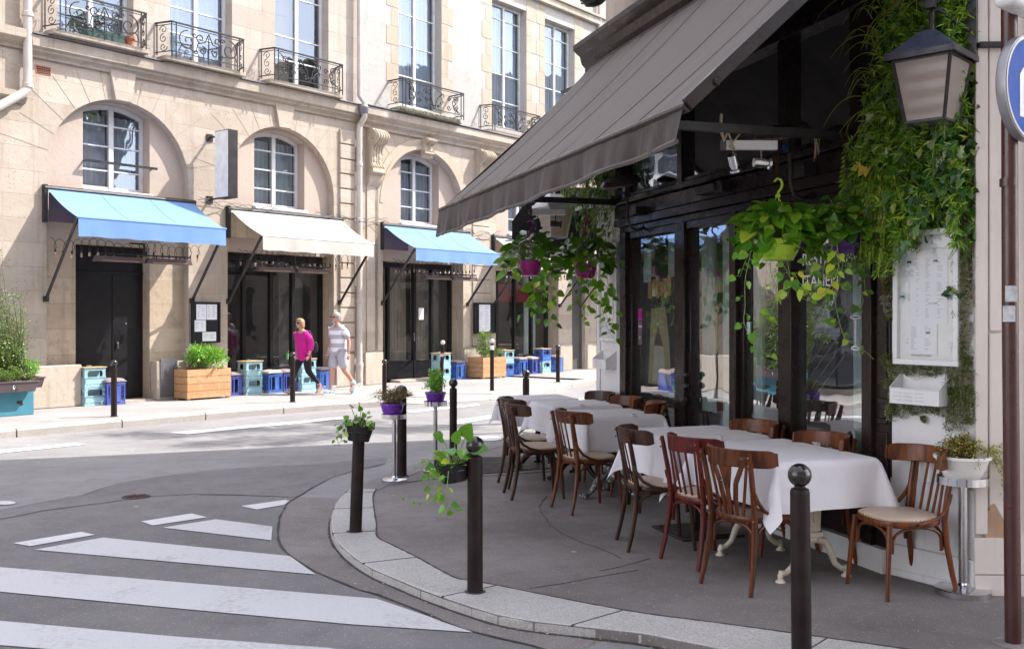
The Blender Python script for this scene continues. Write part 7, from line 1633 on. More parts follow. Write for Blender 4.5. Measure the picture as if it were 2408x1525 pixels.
# plants in the two buckets
for k, (kk, ang, lab, dirs, mt) in enumerate(((k1, 0, 'small trailing pothos standing up from the left bollard bucket', [(-.05,-.02,.16,.055),(.02,0,.13,.05),(.07,.02,.12,.035),(-.02,-.03,.09,.05),(.05,-.03,.08,.05),(.09,-.02,.05,.045),(.0,.02,.07,.05)], m_pothos), (k2, 0, 'large leaved pothos lit from behind in the second bollard bucket', [(-.07,-.02,.16,.10),(.06,.0,.16,.14),(.0,.02,.13,.09),(-.02,-.04,.10,.08),(.03,-.04,.09,.08),(-.08,-.02,.08,.08),(.10,0,.10,.11)], m_pothos))):
    rnd = random.Random(40+k); c = kk+Vector((0,0,.10)); t_ = thing('potted_pothos', lab, 'plant', c); st, lf = MB(), MB(); CAMP = Vector((0,0,1.65))-c
    for x, y, z, l_ in dirs:
        b = Vector((x,y,z)); st.tube([(x*.3,y*.3,0),(x*.6,y*.6,z*.6),tuple(b)], .003, 5); leaf_heart(lf, b, Vector((x*2,-.3,rnd.uniform(.0,.8) if z > .12 and k == 0 else rnd.uniform(-.4,.5)))+rv(rnd,.3), Vector((rnd.uniform(-.3,.3),-1,.5)), l_, l_*.8, fold=.1)
    for _ in range(14 if k == 0 else 18):
        a = rnd.uniform(0, 2*PI); b = Vector((math.cos(a)*.08, math.sin(a)*.045, rnd.uniform(.0,.07))); st.tube([(b.x*.4,b.y*.4,0), tuple(b)], .002, 4); leaf_heart(lf, b, Vector((math.cos(a), math.sin(a)*.6, rnd.uniform(-.5,.5))), Vector((0,-.6,1))+rv(rnd,.4), (.045 if k == 0 else .06)*rnd.uniform(.7,1.3), .045)
    vs_ = ([(-.08,-.03,.02),(-.13,-.05,.0),(-.15,-.05,-.08),(-.13,-.05,-.13)], [(-.07,-.04,.03),(-.11,-.06,-.02),(-.12,-.06,-.1)], [(-.06,-.05,.03),(-.14,-.06,.03)]) if k == 0 else ([(-.08,-.03,.02),(-.14,-.05,-.04),(-.13,-.06,-.14),(-.19,-.06,-.22),(-.26,-.06,-.20)], [(-.06,-.05,.0),(-.11,-.07,-.1),(-.10,-.07,-.2)], [(-.03,-.06,0),(-.04,-.09,-.12),(-.05,-.09,-.22),(.01,-.09,-.25),(.06,-.08,-.24)], [(-.09,-.03,.03),(-.17,-.05,.02),(-.19,-.05,-.08)])
    for v in vs_: vine(st, lf, rnd, v, .045 if k == 0 else .065, .022 if k == 0 else .035)
    CAMP = Vector((0,0,1.65)); st.build('stems', m_stem, t_); lf.build('leaves', mt, t_, smooth=70)
# wiry cushions of small leaves
def tuft(label, c, R_, hz, n, L, mat, twig, seed, cat='plant', trail=(), name='small_leaved_plant', spread=1., two=None, tw=60):
    rnd = random.Random(seed); t_ = thing(name, label, cat, c); st, lf, l2_ = MB(), MB(), MB()
    for k in range(tw):
        a = rnd.uniform(0, 2*PI); e = rnd.uniform(.2,1); tip = Vector((math.cos(a)*R_*e, math.sin(a)*R_*e, hz*rnd.uniform(.2,1.15)*(1-.5*e))); mid = tip*.5+Vector((0,0,hz*.3)); st.tube([(math.cos(a)*R_*.3*e, math.sin(a)*R_*.3*e, -.02), tuple(mid), tuple(tip)], .0012, 3, cap=False)
        m_ = max(2, n//tw)
        for j in range(m_):
            u = rnd.random(); p = (mid.lerp(tip, u*2-1) if u > .5 else Vector((tip.x*.3, tip.y*.3, 0)).lerp(mid, u*2))+rv(rnd, R_*.10*spread); leaf_simple(l2_ if (two and rnd.random() < .3) else lf, p, rv(rnd)+Vector((0,0,.2)), Vector((0,-.5,1))+rv(rnd,.7), L*rnd.uniform(.6,1.3), L*rnd.uniform(.5,.9))
    for v, n2 in trail:
        Q = smooth_line([Vector(p) for p in v], 6); st.tube(Q, .0012, 3, cap=False)
        for j in range(n2): u = rnd.random()*(len(Q)-1); p = Q[int(u)]+rv(rnd,.028); leaf_simple(lf, p, rv(rnd)+Vector((0,0,-.4)), Vector((0,-1,.5))+rv(rnd,.6), L*rnd.uniform(.6,1.2), L*.75)
    st.build('stems', twig, t_, smooth=0); lf.build('leaves', mat, t_, smooth=0)
    if two: l2_.build('tinted_leaves', two, t_, smooth=0)
    return t_
tuft('brownish wiry plant in the nearer purple pot', potA+Vector((0,0,.12)), .235, .20, 2600, .013, m_brownleaf, m_twig, 3, two=m_redl, tw=110)
tuft('upright fresh green herb with mauve tips, in the farther purple pot', potB+Vector((0,0,.11)), .125, .30, 1700, .022, m_bright, m_stem, 4, two=m_flower if 0 else None, tw=70, spread=1.4)
tuft('yellow green wiry plant trailing right from the white pot', potC+Vector((0,0,.14)), .17, .16, 2200, .015, m_yg, m_twig, 6, two=m_redl, tw=120, trail=[([(.13,-.03,.03),(.20,-.05,-.02),(.225,-.06,-.14),(.25,-.06,-.24)], 170), ([(.13,-.05,.05),(.18,-.07,.03),(.21,-.08,-.08)], 110), ([(.13,-.02,.05),(.22,-.04,.06),(.27,-.04,-.05),(.27,-.04,-.16)], 130), ([(.02,-.14,.03),(.03,-.16,-.05)], 12)])
# laurel and shrubs across the street
def bush(label, c, size, n, L, W_, mat, seed, name='shrub', cat='shrub', clumps=9, stems=12, rosette=True):
    rnd = random.Random(seed); t_ = thing(name, label, cat, c, FA); st, lf = MB(), MB(); sx, sy, sz = size; C_ = []
    for k in range(clumps): C_.append((Vector((rnd.uniform(-sx,sx)*.85, rnd.uniform(-sy,sy)*.8, sz*rnd.uniform(.35,.95))), rnd.uniform(.09,.17)*sz/.45))
    for k in range(max(stems, clumps)): cc, r = C_[k % clumps]; st.tube([(cc.x*.5,cc.y*.5,-.02),(cc.x*.8,cc.y*.8,cc.z*.6),tuple(cc)], .005, 5)
    for k in range(n):
        cc, r = C_[rnd.randrange(clumps)]; v = rv(rnd); v = v.normalized()*r*rnd.uniform(.3,1.15); v.z = v.z*.9; leaf_simple(lf, cc+v, v.normalized()+Vector((0,0,.45))+rv(rnd,.4), Vector((0,0,1))+v.normalized()*.5+rv(rnd,.3), L*rnd.uniform(.7,1.2), W_*rnd.uniform(.8,1.2))
    st.build('branches', m_twig, t_); lf.build('leaves', mat, t_, smooth=0); return t_
bush('bright green laurel filling the long larch planter', FW(s1,.32,.55), (.52,.22,.42), 1500, .10, .032, m_bright, 3, 'laurel_bush', 'shrub', 14)
bush('low green shrub in the smaller larch planter', FW(s2,.45,.50), (.46,.24,.26), 900, .07, .026, m_shrub, 4, 'planter_shrub', 'shrub', 11); bush('taller sparse sprig rising from the smaller larch planter', FW(s2-.05,.45,.55), (.14,.10,.62), 420, .09, .03, m_shrub, 14, 'planter_shrub', 'shrub', 6)
# big overgrown shrub at the left edge
rnd = random.Random(21); tl = thing('climbing_shrub', 'tall loose shrub growing up the left edge out of the teal planter', 'shrub', TB.location+Vector((0,0,.5)), FA); st, lf = MB(), MB()
for k in range(230):
    x0 = rnd.uniform(-1.0,.33); top = Vector((x0+rnd.uniform(-.25,.22)-.15, rnd.uniform(-.30,.3), rnd.choice((rnd.uniform(.5,1.3), rnd.uniform(1.2,2.6)))*(1 if x0 < .05 else .62))); mid = Vector((x0, top.y*.6, top.z*.5))
    Q = smooth_line([Vector((x0*.8,top.y*.3,0)), mid, top], 8); st.tube(Q, [.006*(1-.8*i/len(Q)) for i in range(len(Q))], 4, cap=False)
    for j in range(85):
        u = rnd.uniform(.10,1)*(len(Q)-1); p = Q[int(u)]+rv(rnd,.085); leaf_simple(lf, p, rv(rnd)+Vector((0,0,.3)), Vector((0,-.3,1))+rv(rnd,.5), rnd.uniform(.030,.052), rnd.uniform(.018,.028))
st.build('branches', m_twig, tl); lf.build('leaves', m_shrub, tl, smooth=0)
bush('pale green herbs sprawling over the front trough of the teal planter', T1.location+Vector((0,0,.15)), (.36,.10,.22), 900, .035, .018, m_shrub, 8, 'trough_herbs', 'plant', 12); bush('fresh green herbs in the flank trough of the teal planter', T2.location+Vector((0,0,.15)), (.12,.26,.30), 800, .04, .018, m_bright, 9, 'trough_herbs', 'plant', 9)
# ---- vertical green wall at the right, moss round the menu case
gw = thing('green_wall', 'dense hanging green wall of fern, ivy and fine bamboo like leaves behind the lantern', 'climbing plants', WA, WANG); rnd = random.Random(50)
bam, ivy, ivl, fern, tr, stm = MB(), MB(), MB(), MB(), MB(), MB()
def on_wall(px, py, out):
    """point in front of the white end wall plane, local to it"""
    u = ((px-1204)/FP*WA.y-WA.x)/(e1.x-(px-1204)/FP*e1.y); Yw = WA.y+e1.y*u; return Vector((u, -out, H-(py-HZ)*Yw/FP))
nrm = Vector((0,-1,0))
def density(px, py):
    left = 2104-65*sm(60,420,py)-25*sm(330,520,py)+10*math.sin(py*.05)+6*math.sin(py*.13); right = 2296
    return left < px < right
for k in range(3600):
    py = rnd.uniform(-90, 600); px = rnd.uniform(2000, 2296)
    if not density(px, py): continue
    lim = 545+40*math.sin(px*.05) if px > 2105 else 600+90*rnd.random()
    if py > lim: continue
    p = on_wall(px, py, rnd.uniform(.01,.20)); r = rnd.random(); dn = Vector((rnd.uniform(-.6,.6), rnd.uniform(-.8,-.1), rnd.uniform(-1,.3)))
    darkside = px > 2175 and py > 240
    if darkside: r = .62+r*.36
    if r < .80:
        for j in range(6): leaf_simple(bam, p+rv(rnd,.012), dn+rv(rnd,.8), nrm+rv(rnd,.5), rnd.uniform(.045,.08), rnd.uniform(.007,.012))
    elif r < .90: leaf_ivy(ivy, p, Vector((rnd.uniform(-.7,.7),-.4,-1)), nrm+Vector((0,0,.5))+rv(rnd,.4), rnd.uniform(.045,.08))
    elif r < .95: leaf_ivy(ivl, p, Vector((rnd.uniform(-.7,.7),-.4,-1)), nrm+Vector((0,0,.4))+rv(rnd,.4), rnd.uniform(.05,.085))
    elif r < .97:
        d = (dn+Vector((0,0,-.3))).normalized(); sd = d.cross(nrm).normalized()
        for j in range(9):
            for sg in (-1,1): leaf_simple(fern, p+d*.013*j, sd*sg+d*.5, nrm, .028*(1-.08*j), .009)
for k in range(2000):          # dark leaves close to the wall, their green painting the shade in gaps
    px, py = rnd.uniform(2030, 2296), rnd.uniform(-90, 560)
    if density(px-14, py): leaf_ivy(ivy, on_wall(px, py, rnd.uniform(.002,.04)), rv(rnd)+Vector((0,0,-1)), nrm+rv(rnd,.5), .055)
for k in range(110):            # long trailing bamboo shoots
    px, py = rnd.uniform(2020, 2150), rnd.uniform(330, 540); a = on_wall(px, py, .12); x = a.copy(); Q = [a]
    for j in range(9): x = x+Vector((rnd.uniform(-.012,.006), rnd.uniform(-.008,.004), -.032)); Q.append(x.copy())
    tr.tube(Q, .0014, 3, cap=False)
    for q_ in Q[1:]:
        for j in range(5): leaf_simple(bam, q_, Vector((rnd.uniform(-1,1),-.4,-.5)), nrm+rv(rnd,.4), .045, .008)
for k in range(30):            # bare yellow-green stems
    px, py = rnd.uniform(2068, 2125), rnd.uniform(410, 470); a = on_wall(px, py, .17); n2 = rnd.randint(8, 15); Q = [a+Vector((.03,.04,.06)), a]
    for j in range(n2): a = a+Vector((rnd.uniform(-.010,.012)-.003, rnd.uniform(-.006,.006), -.034)); Q.append(a.copy())
    tr.tube(Q, .0024, 4, cap=False)
for k in range(80):            # grassy blades springing out
    px, py = rnd.uniform(2050, 2270), rnd.uniform(-60, 330); a = on_wall(px, py, .08); v = Vector((rnd.uniform(-1,.6), -.9, rnd.uniform(.2,1)))*.035; Q = [a]
    for j in range(8): a = a+v; v = v*.95+Vector((0,0,-.010)); Q.append(a.copy())
    tr.tube(Q, [.003*(1-i/9) + .0006 for i in range(len(Q))], 4, cap=False)
bk = MB(); bk.box(-.04, WLEN-.02, -.012, -.001, 1.75, 3.9); bk.build('shade_backing', m_soil, gw, smooth=0)  # added dark sheet, paints the shade seen between the leaves
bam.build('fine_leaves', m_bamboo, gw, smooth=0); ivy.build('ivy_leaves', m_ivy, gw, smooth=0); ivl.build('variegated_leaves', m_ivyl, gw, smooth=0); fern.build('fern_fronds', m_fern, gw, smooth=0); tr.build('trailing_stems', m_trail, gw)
iv = thing('ivy_strand', 'strand of ivy leaves straying right of the green wall below the lantern', 'climbing plant', WA, WANG); q = MB()
for px, py in ((2270,215),(2290,190),(2303,185),(2275,290),(2296,290),(2298,300),(2281,400),(2265,435),(2300,420),(2296,445),(2285,330),(2240,700),(2262,680),(2250,675),(2258,692),(2232,688),(2278,690)): leaf_ivy(q, on_wall(px, py, .06 if px < 2270 else .09), Vector((rnd.uniform(-.2,.9),-.3,rnd.uniform(-.7,.4))), nrm+rv(rnd,.4), .05)
q.build('ivy_leaves', m_ivy, iv, smooth=0)
yl_ = thing('dead_leaf', 'single yellow dead leaf caught in the green wall left of the lantern', 'leaf', WA, WANG); q = MB()
for dx, dz, a in ((0,0,-.9),(-.03,.02,-.4),(.02,.0,-1.6)): leaf_ivy(q, on_wall(2080,400,.2)+Vector((dx,0,dz)), Vector((math.cos(a)*-.8,-.3,math.sin(a))), nrm, .07)
q.build('leaf_blade', m_yellowl, yl_, smooth=0)
def moss(label, spots, m1, m2, base, ang, seed, onw, nn=110):
    t_ = thing('moss_patch', label, 'moss', base, ang); rnd = random.Random(seed); g1, g2 = MB(), MB()
    for px, py, r in spots:
        gsel = rnd.random() < .5
        for _ in range(max(2, int(r/6))):
            c = onw(px+rnd.uniform(-r,r)*.6, py+rnd.uniform(-r,r)*.6, .012); gg = g1 if rnd.random() < .5 else g2; rr = r*.0034*rnd.uniform(.5,1)
            for k in range(nn):
                v = rv(rnd); v = v.normalized()*rr*rnd.uniform(.55,1.1); v.y = -abs(v.y)*1.2; leaf_simple(gg, c+v, v.normalized()+rv(rnd,.7), rv(rnd), .010 if gg is g1 else .008, .007)
    g1.build('green_moss', m1, t_, smooth=0); g2.build('grey_moss', m2, t_, smooth=0); return t_
sp_ = [(2093+rnd.uniform(-6,10), y, rnd.uniform(8,15)) for y in list(range(590,760,14)) if rnd.random() < .6]+[(2278+rnd.uniform(-8,6), y, rnd.uniform(12,18)) for y in range(520,990,11)]+[(x, 868+rnd.uniform(-6,8), rnd.uniform(9,15)) for x in range(2095,2290,11)]+[(2100+rnd.uniform(-8,8), y, 14) for y in range(850,960,12)]+[(x, 955+rnd.uniform(-6,12), rnd.uniform(10,18)) for x in range(2100,2290,11)]+[(x, y, 15) for x in (2245,2262,2278) for y in range(880,1000,14)]+[(2174,985,7),(2108,930,16),(2094,895,14),(2098,965,12)]
moss('cushions of green and grey moss stuck round the menu case and metal box', sp_, m_moss, m_lichen, WA, WANG, 3, on_wall)
# greenery on the white corner pillar under the awning
gp = thing('green_wall', 'dark hanging foliage on top of the white corner pillar under the awning', 'climbing plants', RO, RA); b2, i2, t2 = MB(), MB(), MB(); rnd = random.Random(61)
for k in range(2600):
    s_ = rnd.uniform(-.25,.62); z = 4.0-abs(rnd.gauss(0, .75)); 
    if z < 2.2+.9*abs(s_-.25): continue
    p = Vector((s_, -rnd.uniform(.02,.30), z))
    if rnd.random() < .7:
        for j in range(4): leaf_simple(b2, p+rv(rnd,.02), Vector((rnd.uniform(-1,1),-.5,-.9)), nrm+rv(rnd,.5), .06, .011)
    else: leaf_ivy(i2, p, Vector((rnd.uniform(-1,1),-.3,-1)), nrm+rv(rnd,.4), .07)
for k in range(16):
    a = Vector((-.35+rnd.uniform(-.12,.2), -.3, 3.1)); Q = [a]
    for j in range(9): a = a+Vector((rnd.uniform(-.02,.012), 0, -.06)); Q.append(a.copy())
    t2.tube(Q, .003, 4, cap=False)
b2.build('fine_leaves', m_bamboo, gp, smooth=0); i2.build('ivy_leaves', m_ivy, gp, smooth=0); t2.build('trailing_stems', m_trail, gp)
# ---------------------------------------------------------------- two walkers (local frame: x forward, y to their left, z up)
def skin_body(name, joints, edges, mat, parent, levels=2, mats=None, pick=None):
    me = bpy.data.meshes.new(name); me.from_pydata([j[0] for j in joints], [], []) if False else me.from_pydata([j[0] for j in joints], edges, [])
    o = bpy.data.objects.new(name, me); COL.objects.link(o)
    o.modifiers.new('skin', 'SKIN'); me.skin_vertices.new() if not me.skin_vertices else None
    for i, j in enumerate(joints):
        r = j[1]; me.skin_vertices[0].data[i].radius = (r, r) if not isinstance(r, tuple) else r
    me.skin_vertices[0].data[0].use_root = True
    sb_ = o.modifiers.new('sub', 'SUBSURF'); sb_.levels = sb_.render_levels = levels
    dg = bpy.context.evaluated_depsgraph_get(); m2 = bpy.data.meshes.new_from_object(o.evaluated_get(dg)); bpy.data.objects.remove(o)
    m2.materials.clear()
    for m in (mats or [mat]): m2.materials.append(m)
    for p_ in m2.polygons:
        p_.use_smooth = True
        if pick: p_.material_index = pick(p_.center)
    o = bpy.data.objects.new(name, m2); COL.objects.link(o); o.parent = parent; return o
def person(label, loc, ang, P):
    t_ = thing('person', label, 'person', loc, ang); h = P['h']; k = h/1.70; V_ = lambda x, y, z: (x*k, y*k, z*k); J = []; E = []
    def add(p, r, par=None): J.append((V_(*p), (r[0]*k, r[1]*k) if isinstance(r, tuple) else r*k)); i = len(J)-1; (E.append((par, i)) if par is not None else None); return i
    bl = P.get('lean', .02)
    pel = add((0,0,.92), (.125*P['hip'],.095*P['hip'])); wa = add((.005,0,1.04), (.118*P['waist'],.09*P['waist']), pel); ch = add((.0+bl,0,1.22), (.135*P['chest'],.10*P['chest']), wa); sh = add((bl,0,1.36), (.12,.085), ch); nk = add((.012+bl*1.2,0,1.44), .052, sh); nh = add((.03+bl*1.4,0,1.50), .05, nk)
    hd = add((.045+bl*1.5,0,1.575), (.082,.092), nh); ht = add((.035+bl*1.5,0,1.635), (.078,.085), hd)
    for sg in (1,-1):
        s_ = add((bl,sg*.155,1.355), .058, sh); el_ = P['elbow'][0 if sg > 0 else 1]; wr = P['wrist'][0 if sg > 0 else 1]
        e_ = add((el_[0],sg*el_[1],el_[2]), .040, s_); f1 = add(((el_[0]+wr[0])/2,sg*(el_[1]+wr[1])/2,(el_[2]+wr[2])/2), .038, e_); w_ = add((wr[0],sg*wr[1],wr[2]), .026, f1)
        d = Vector((wr[0]-el_[0], sg*(wr[1]-el_[1]), wr[2]-el_[2])).normalized(); p1 = Vector((wr[0],sg*wr[1],wr[2]))+d*.05; h_ = add(tuple(p1), (.036,.018), w_)
        P.setdefault('_h', []).append((p1+d*.03, d, sg))
    for sg in (1,-1):
        kn, an = P['knee'][0 if sg > 0 else 1], P['ankle'][0 if sg > 0 else 1]
        hp = add((0,sg*.085,.88), .092*P['hip'], pel); th = add((kn[0]*.5,sg*.088,(.88+kn[1])/2), .078, hp); kk = add((kn[0],sg*.085,kn[1]), .056, th); cf = add((kn[0]*.6+an[0]*.4-.015,sg*.083,kn[1]*.62+an[1]*.38), .055, kk); a_ = add((an[0],sg*.08,an[1]), .036, cf)
        ta = an[2]; fd = Vector((math.cos(ta), 0, math.sin(ta))); add((an[0]+fd.x*.07, sg*.08, an[1]-.045+fd.z*.07), (.036,.03), a_); add((an[0]+fd.x*.15, sg*.08, an[1]-.055+fd.z*.15), (.034,.02), len(J)-1)
    body = skin_body('body', J, E, P['skin'], t_); body_h = P['_h']
    # fingers, five per hand, rooted in the palm
    for p1, d, sg in body_h:
        sd = d.cross(Vector((0,1,0))).normalized(); nrm_ = Vector((0,sg,0)); FJ = []; FE = []
        def fa(p, r, par=None): FJ.append((V_(*p), r*k)); i = len(FJ)-1; (FE.append((par, i)) if par is not None else None); return i
        rt = fa(tuple(p1-d*.02), .012)
        for q_, (off, ln) in enumerate(((-.027,.062),(-.009,.072),(.009,.068),(.027,.052))):
            a0 = fa(tuple(p1+sd*off+d*.012), .0095, rt); a1 = fa(tuple(p1+sd*off+d*(.012+ln*.5)-nrm_*.006), .009, a0); fa(tuple(p1+sd*off*.9+d*(.012+ln)-nrm_*.024), .007, a1)
        a0 = fa(tuple(p1-sd*.03-d*.018-nrm_*.004), .011, rt); fa(tuple(p1-sd*.048+d*.022-nrm_*.014), .009, a0)
        skin_body('hand', FJ, FE, P['skin'], body, 1)
    # face
    fx = (.045+bl*1.5)*k; q = MB()
    q.T = Matrix.Scale(k, 4); hx = .045+bl*1.5
    q.sphere((hx+.02,0,1.575), .075, 18, 14, sc_=(1,.86,1.28)); q.tube([(hx+.088,0,1.60),(hx+.108,0,1.572),(hx+.09,0,1.562)], [.008,.013,.006], 8)
    for sg in (-1,1): q.sphere((hx-.008, sg*.078, 1.575), .02, 10, 8, sc_=(.8,.4,1.4))
    q.tube([(hx+.070,-.028,1.53),(hx+.083,0,1.531),(hx+.070,.028,1.53)], .007, 6); q.sphere((hx+.045,0,1.505), .038, 12, 8, sc_=(1,.9,.8)); q.build('face', P['skin'], body, smooth=80)
    q = MB(); q.T = Matrix.Scale(k, 4)
    for sg in (-1,1): q.sphere((hx+.080, sg*.030, 1.588), .009, 10, 8)
    q.build('eyes', m_dark, body)
    return t_, k, hx, V_
# woman, striding towards the left of the picture
pw = FW(5.20,.92,.0); dirw = math.atan2(-FU.y, -FU.x)
PW = dict(h=1.60, hip=1.12, waist=1.22, chest=1.08, lean=.05, skin=m_skin, elbow=[(-.04,.24,1.10),(-.06,.24,1.10)], wrist=[(.08,.27,.90),(.02,.27,.88)], knee=[(-.05,.50),(.20,.50)], ankle=[(-.40,.16,-.75),(.30,.09,.15)])
w_, k, hx, V_ = person('woman walking in a magenta blouse, black trousers and sunglasses with a shoulder bag', pw, dirw, PW)
def garment(name, J, E, m, parent, k, lv=2): return skin_body(name, [(tuple(Vector(p)*k), (r[0]*k, r[1]*k) if isinstance(r, tuple) else r*k) for p, r in J], E, m, parent, lv)
b_ = w_.children[0]
garment('blouse', [((-.005,0,.72),(.20,.175)),((0,0,.88),(.20,.175)),((.03,0,1.14),(.185,.15)),((.05,0,1.33),(.15,.115)),((.055,0,1.43),(.07,.07)),((.05,.165,1.345),.08),((-.02,.235,1.14),.072),((.05,.265,.96),.062),((.05,-.165,1.345),.08),((-.03,-.235,1.14),.072),((.0,-.265,.96),.062)],
        [(0,1),(1,2),(2,3),(3,4),(3,5),(5,6),(6,7),(3,8),(8,9),(9,10)], m_pink, b_, k)
garment('trousers', [((0,0,.90),(.12,.10)),((0,.085,.84),.10),((-.025,.09,.68),.10),((-.05,.087,.50),.078),((-.22,.085,.34),.058),((-.37,.082,.21),.048),((0,-.085,.84),.10),((.10,-.09,.68),.095),((.20,-.087,.50),.078),((.25,-.085,.32),.058),((.29,-.082,.17),.05)],
        [(0,1),(1,2),(2,3),(3,4),(4,5),(0,6),(6,7),(7,8),(8,9),(9,10)], m_jeans, b_, k)
q = MB(); q.T = Matrix.Scale(k, 4); q.sphere((hx-.012,0,1.60), .100, 20, 14, sc_=(1,.98,1.02)); q.sphere((hx-.05,0,1.54), .080, 16, 12, sc_=(.7,1.1,1.3)); q.sphere((hx+.02,0,1.665), .07, 14, 10, sc_=(1.1,1.1,.5))
for sg in (-1,1): q.sphere((hx-.01, sg*.078, 1.555), .05, 12, 10, sc_=(.9,.45,1.6))
q.build('hair', m_hairb, b_, smooth=80)
q = MB(); q.T = Matrix.Scale(k, 4)
for sg in (-1,1): q.cbox((hx+.087, sg*.034, 1.590), (.012,.056,.036)); q.bar((hx+.085, sg*.064, 1.595), (hx-.0, sg*.084, 1.60), .006)
q.cbox((hx+.09,0,1.597), (.008,.03,.008)); q.build('sunglasses', m_dark, b_, bevel=.003)
q = MB(); q.T = Matrix.Scale(k, 4); q.tube([(.06,-.10,1.44),(.12,-.02,1.28),(.10,.12,1.10)], .009, 6); q.tube([(.0,.17,1.42),(-.09,.2,1.2),(-.12,.22,1.05)], .012, 6); tagb = q.build('bag_strap', m_bagm, b_)
sbag = thing('shoulder_bag', 'dark shoulder bag hanging behind the woman', 'bag', pw, dirw); q = MB(); q.T = Matrix.Scale(k, 4); q.sphere((-.19,.17,1.05), .10, 16, 12, sc_=(.7,.45,1.2)); q.build('bag_body', m_bagm, sbag, smooth=80)
q = MB(); q.T = Matrix.Scale(k, 4); q.tube([(-.16,.17,1.14),(-.06,.18,1.36),(-.02,.14,1.43),(.02,.12,1.42)], .008, 6); q.build('strap', m_bagm, sbag)
for sg, an in ((1,(-.40,.16,-.75)), (-1,(.30,.09,.15))):
    q = MB(); fd = Vector((math.cos(an[2]),0,math.sin(an[2]))); up_ = Vector((-math.sin(an[2]),0,math.cos(an[2]))); a = Vector((an[0]-.05, sg*.08, an[1]-.06)) if sg < 0 else Vector((an[0]-.03, sg*.08, an[1]-.05)); q.T = Matrix.Scale(k, 4); q.bar(a-fd*.02+up_*-.012, a+fd*.23+up_*-.012, .085, .022, up=up_); q.bar(a+fd*.13+up_*.04-Vector((0,.045,0)), a+fd*.13+up_*.04+Vector((0,.045,0)), .02, .012); q.tube([a+fd*.02+up_*.07+Vector((0,.03*c_,0)) for c_ in (-1,1)], .02, 8); q.tube([a+fd*.05+up_*.0,a+fd*.18+up_*.01], [.046,.036], 10); q.build('sandal', m_sandal, b_, bevel=.006)
# man
pm = FW(5.66,1.50,.0); PM = dict(h=1.73, hip=1.08, waist=1.2, chest=1.12, lean=.03, skin=m_skin2, elbow=[(-.05,.25,1.10),(-.02,.25,1.10)], wrist=[(-.02,.27,.87),(.06,.27,.87)], knee=[(-.05,.50),(.12,.50)], ankle=[(-.33,.20,-.85),(.16,.085,.05)])
m_, k, hx, V_ = person('grey haired man in striped polo, grey shorts and blue sports shoes', pm, dirw, PM); b_ = m_.children[0]
garment('striped_polo', [((0,0,.74),(.19,.165)),((.005,0,.94),(.19,.165)),((.02,0,1.18),(.185,.15)),((.03,0,1.34),(.155,.115)),((.035,0,1.44),(.062,.062)),((.03,.17,1.35),.075),((-.02,.225,1.21),.072),((-.03,.235,1.15),.068),((.03,-.17,1.35),.075),((-.0,-.225,1.21),.072),((-.0,-.235,1.15),.068)],
        [(0,1),(1,2),(2,3),(3,4),(3,5),(5,6),(6,7),(3,8),(8,9),(9,10)], m_polo, b_, k)
garment('shorts', [((0,0,.93),(.15,.13)),((0,.09,.86),.125),((-.025,.095,.68),.115),((-.05,.095,.50),.105),((0,-.09,.86),.125),((.06,-.095,.68),.115),((.11,-.095,.50),.105)], [(0,1),(1,2),(2,3),(0,4),(4,5),(5,6)], m_short, b_, k)
q = MB(); q.T = Matrix.Scale(k, 4); q.sphere((hx-.014,0,1.612), .094, 20, 14, sc_=(1.02,.98,.98)); q.sphere((hx-.045,0,1.56), .07, 16, 12, sc_=(.7,1.12,1.1)); q.build('hair', m_hairg, b_, smooth=80)
q = MB(); q.T = Matrix.Scale(k, 4); q.sphere((hx+.052,0,1.508), .048, 14, 10, sc_=(.9,1,.8)); q.tube([(hx+.088,-.03,1.548),(hx+.098,0,1.55),(hx+.088,.03,1.548)], .009, 6); q.build('beard', m_hairg, b_, smooth=80)
q = MB(); q.T = Matrix.Scale(k, 4)
for sg in (-1,1): q.cbox((hx+.09, sg*.034, 1.592), (.008,.05,.03)); q.bar((hx+.088, sg*.06, 1.598), (hx, sg*.084, 1.60), .005)
q.build('sunglasses', m_dark, b_, bevel=.003)
q = MB(); q.T = Matrix.Scale(k, 4); q.lathe([(.034,-.012),(.036,0),(.034,.012)], 14, (-.022,.268,.90), cap=False); q.build('wrist_watch', m_steel, b_)
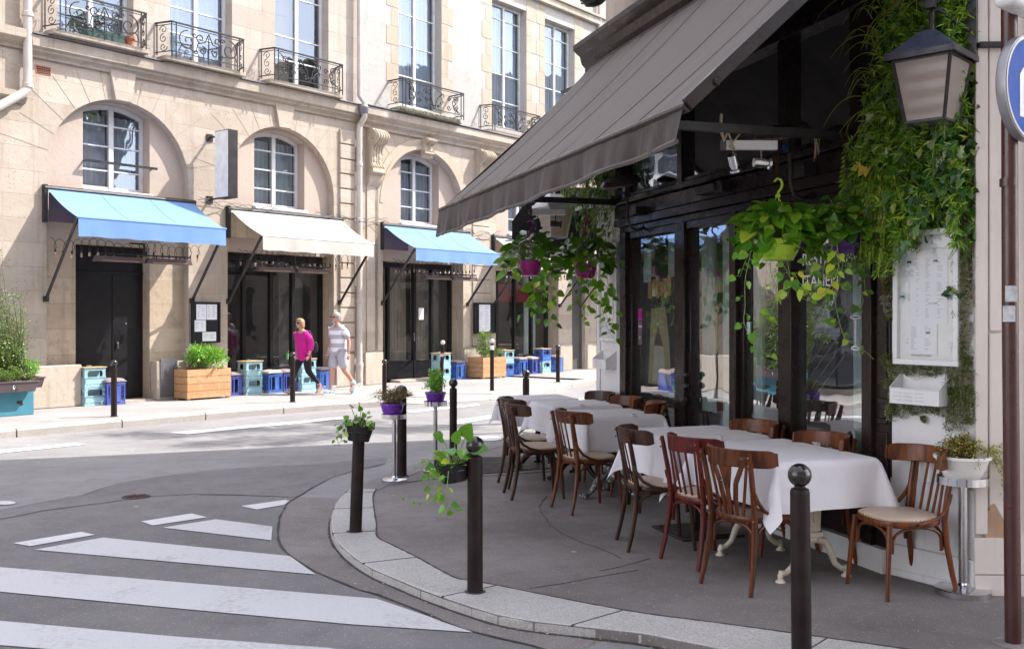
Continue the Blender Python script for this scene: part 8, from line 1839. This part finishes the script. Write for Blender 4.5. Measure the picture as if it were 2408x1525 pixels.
for sg, an in ((1,(-.33,.20,-.85)), (-1,(.16,.085,.05))):
    fd = Vector((math.cos(an[2]),0,math.sin(an[2]))); up_ = Vector((-math.sin(an[2]),0,math.cos(an[2]))); a = Vector((an[0]-.02, sg*.08, an[1])); sh_ = garment('sports_shoe', [(tuple(a-up_*.03),.047),(tuple(a-up_*.045+fd*.06),.046),(tuple(a-up_*.052+fd*.14),(.046,.034)),(tuple(a-up_*.058+fd*.20),(.038,.024)),(tuple(a-up_*.04-fd*.045),.038)], [(0,1),(1,2),(2,3),(0,4)], m_shoeb, b_, k, 2)
    q = MB(); q.T = Matrix.Scale(k, 4); q.bar(a-up_*.085-fd*.07, a-up_*.085+fd*.22, .085, .02, up=up_); q.build('shoe_sole', m_sock, sh_, bevel=.008); q = MB(); q.T = Matrix.Scale(k, 4); q.tube([a+up_*.0, a+up_*.10], [.042,.045], 12); q.build('sock', m_sock, b_)
# ---------------------------------------------------------------- light and camera
SUN = (-FU*1.4 - FN*1.0 + Vector((0,0,-1.95))).normalized()          # the way the light travels
az = math.atan2(-SUN.x, -SUN.y); el = math.asin(-SUN.z)
L = bpy.data.lights.new('sun', 'SUN'); L.energy = 2.0; L.angle = R(.53); L.color = (1, .955, .89)
lo = bpy.data.objects.new('sun', L); COL.objects.link(lo); lo.rotation_euler = SUN.to_track_quat('-Z', 'Y').to_euler(); lo.location = (20, 10, 30)
W = bpy.data.worlds.new('World'); sc.world = W; W.use_nodes = True; nt = W.node_tree; nt.nodes.clear()
sk = nt.nodes.new('ShaderNodeTexSky'); sk.sky_type = 'NISHITA'; sk.sun_disc = False; sk.sun_elevation = el; sk.sun_rotation = az; sk.air_density = 1.0; sk.dust_density = 1.0; sk.ozone_density = 1.2
bg = nt.nodes.new('ShaderNodeBackground'); bg.inputs[1].default_value = .15; ow = nt.nodes.new('ShaderNodeOutputWorld')
hs = nt.nodes.new('ShaderNodeHueSaturation'); hs.inputs['Saturation'].default_value = .32; hs.inputs['Hue'].default_value = .52; nt.links.new(sk.outputs[0], hs.inputs['Color']); nt.links.new(hs.outputs[0], bg.inputs[0]); nt.links.new(bg.outputs[0], ow.inputs[0])
cam = bpy.data.cameras.new('camera'); co = bpy.data.objects.new('camera', cam); COL.objects.link(co); co.location = (0, 0, H); co.rotation_euler = (R(90), 0, 0)
cam.sensor_width = 36; cam.lens = 36*FP/2408; cam.shift_y = -(762.5-HZ)/2408; cam.clip_start = .05; cam.clip_end = 600; sc.camera = co
sc.view_settings.view_transform = 'Standard'; sc.view_settings.look = 'None'; sc.view_settings.gamma = 1; sc.view_settings.use_curve_mapping = False; sc.view_settings.exposure = 2.15
sc.cycles.max_bounces = 8; sc.cycles.transparent_max_bounces = 16; sc.cycles.glossy_bounces = 4; sc.cycles.use_denoising = True
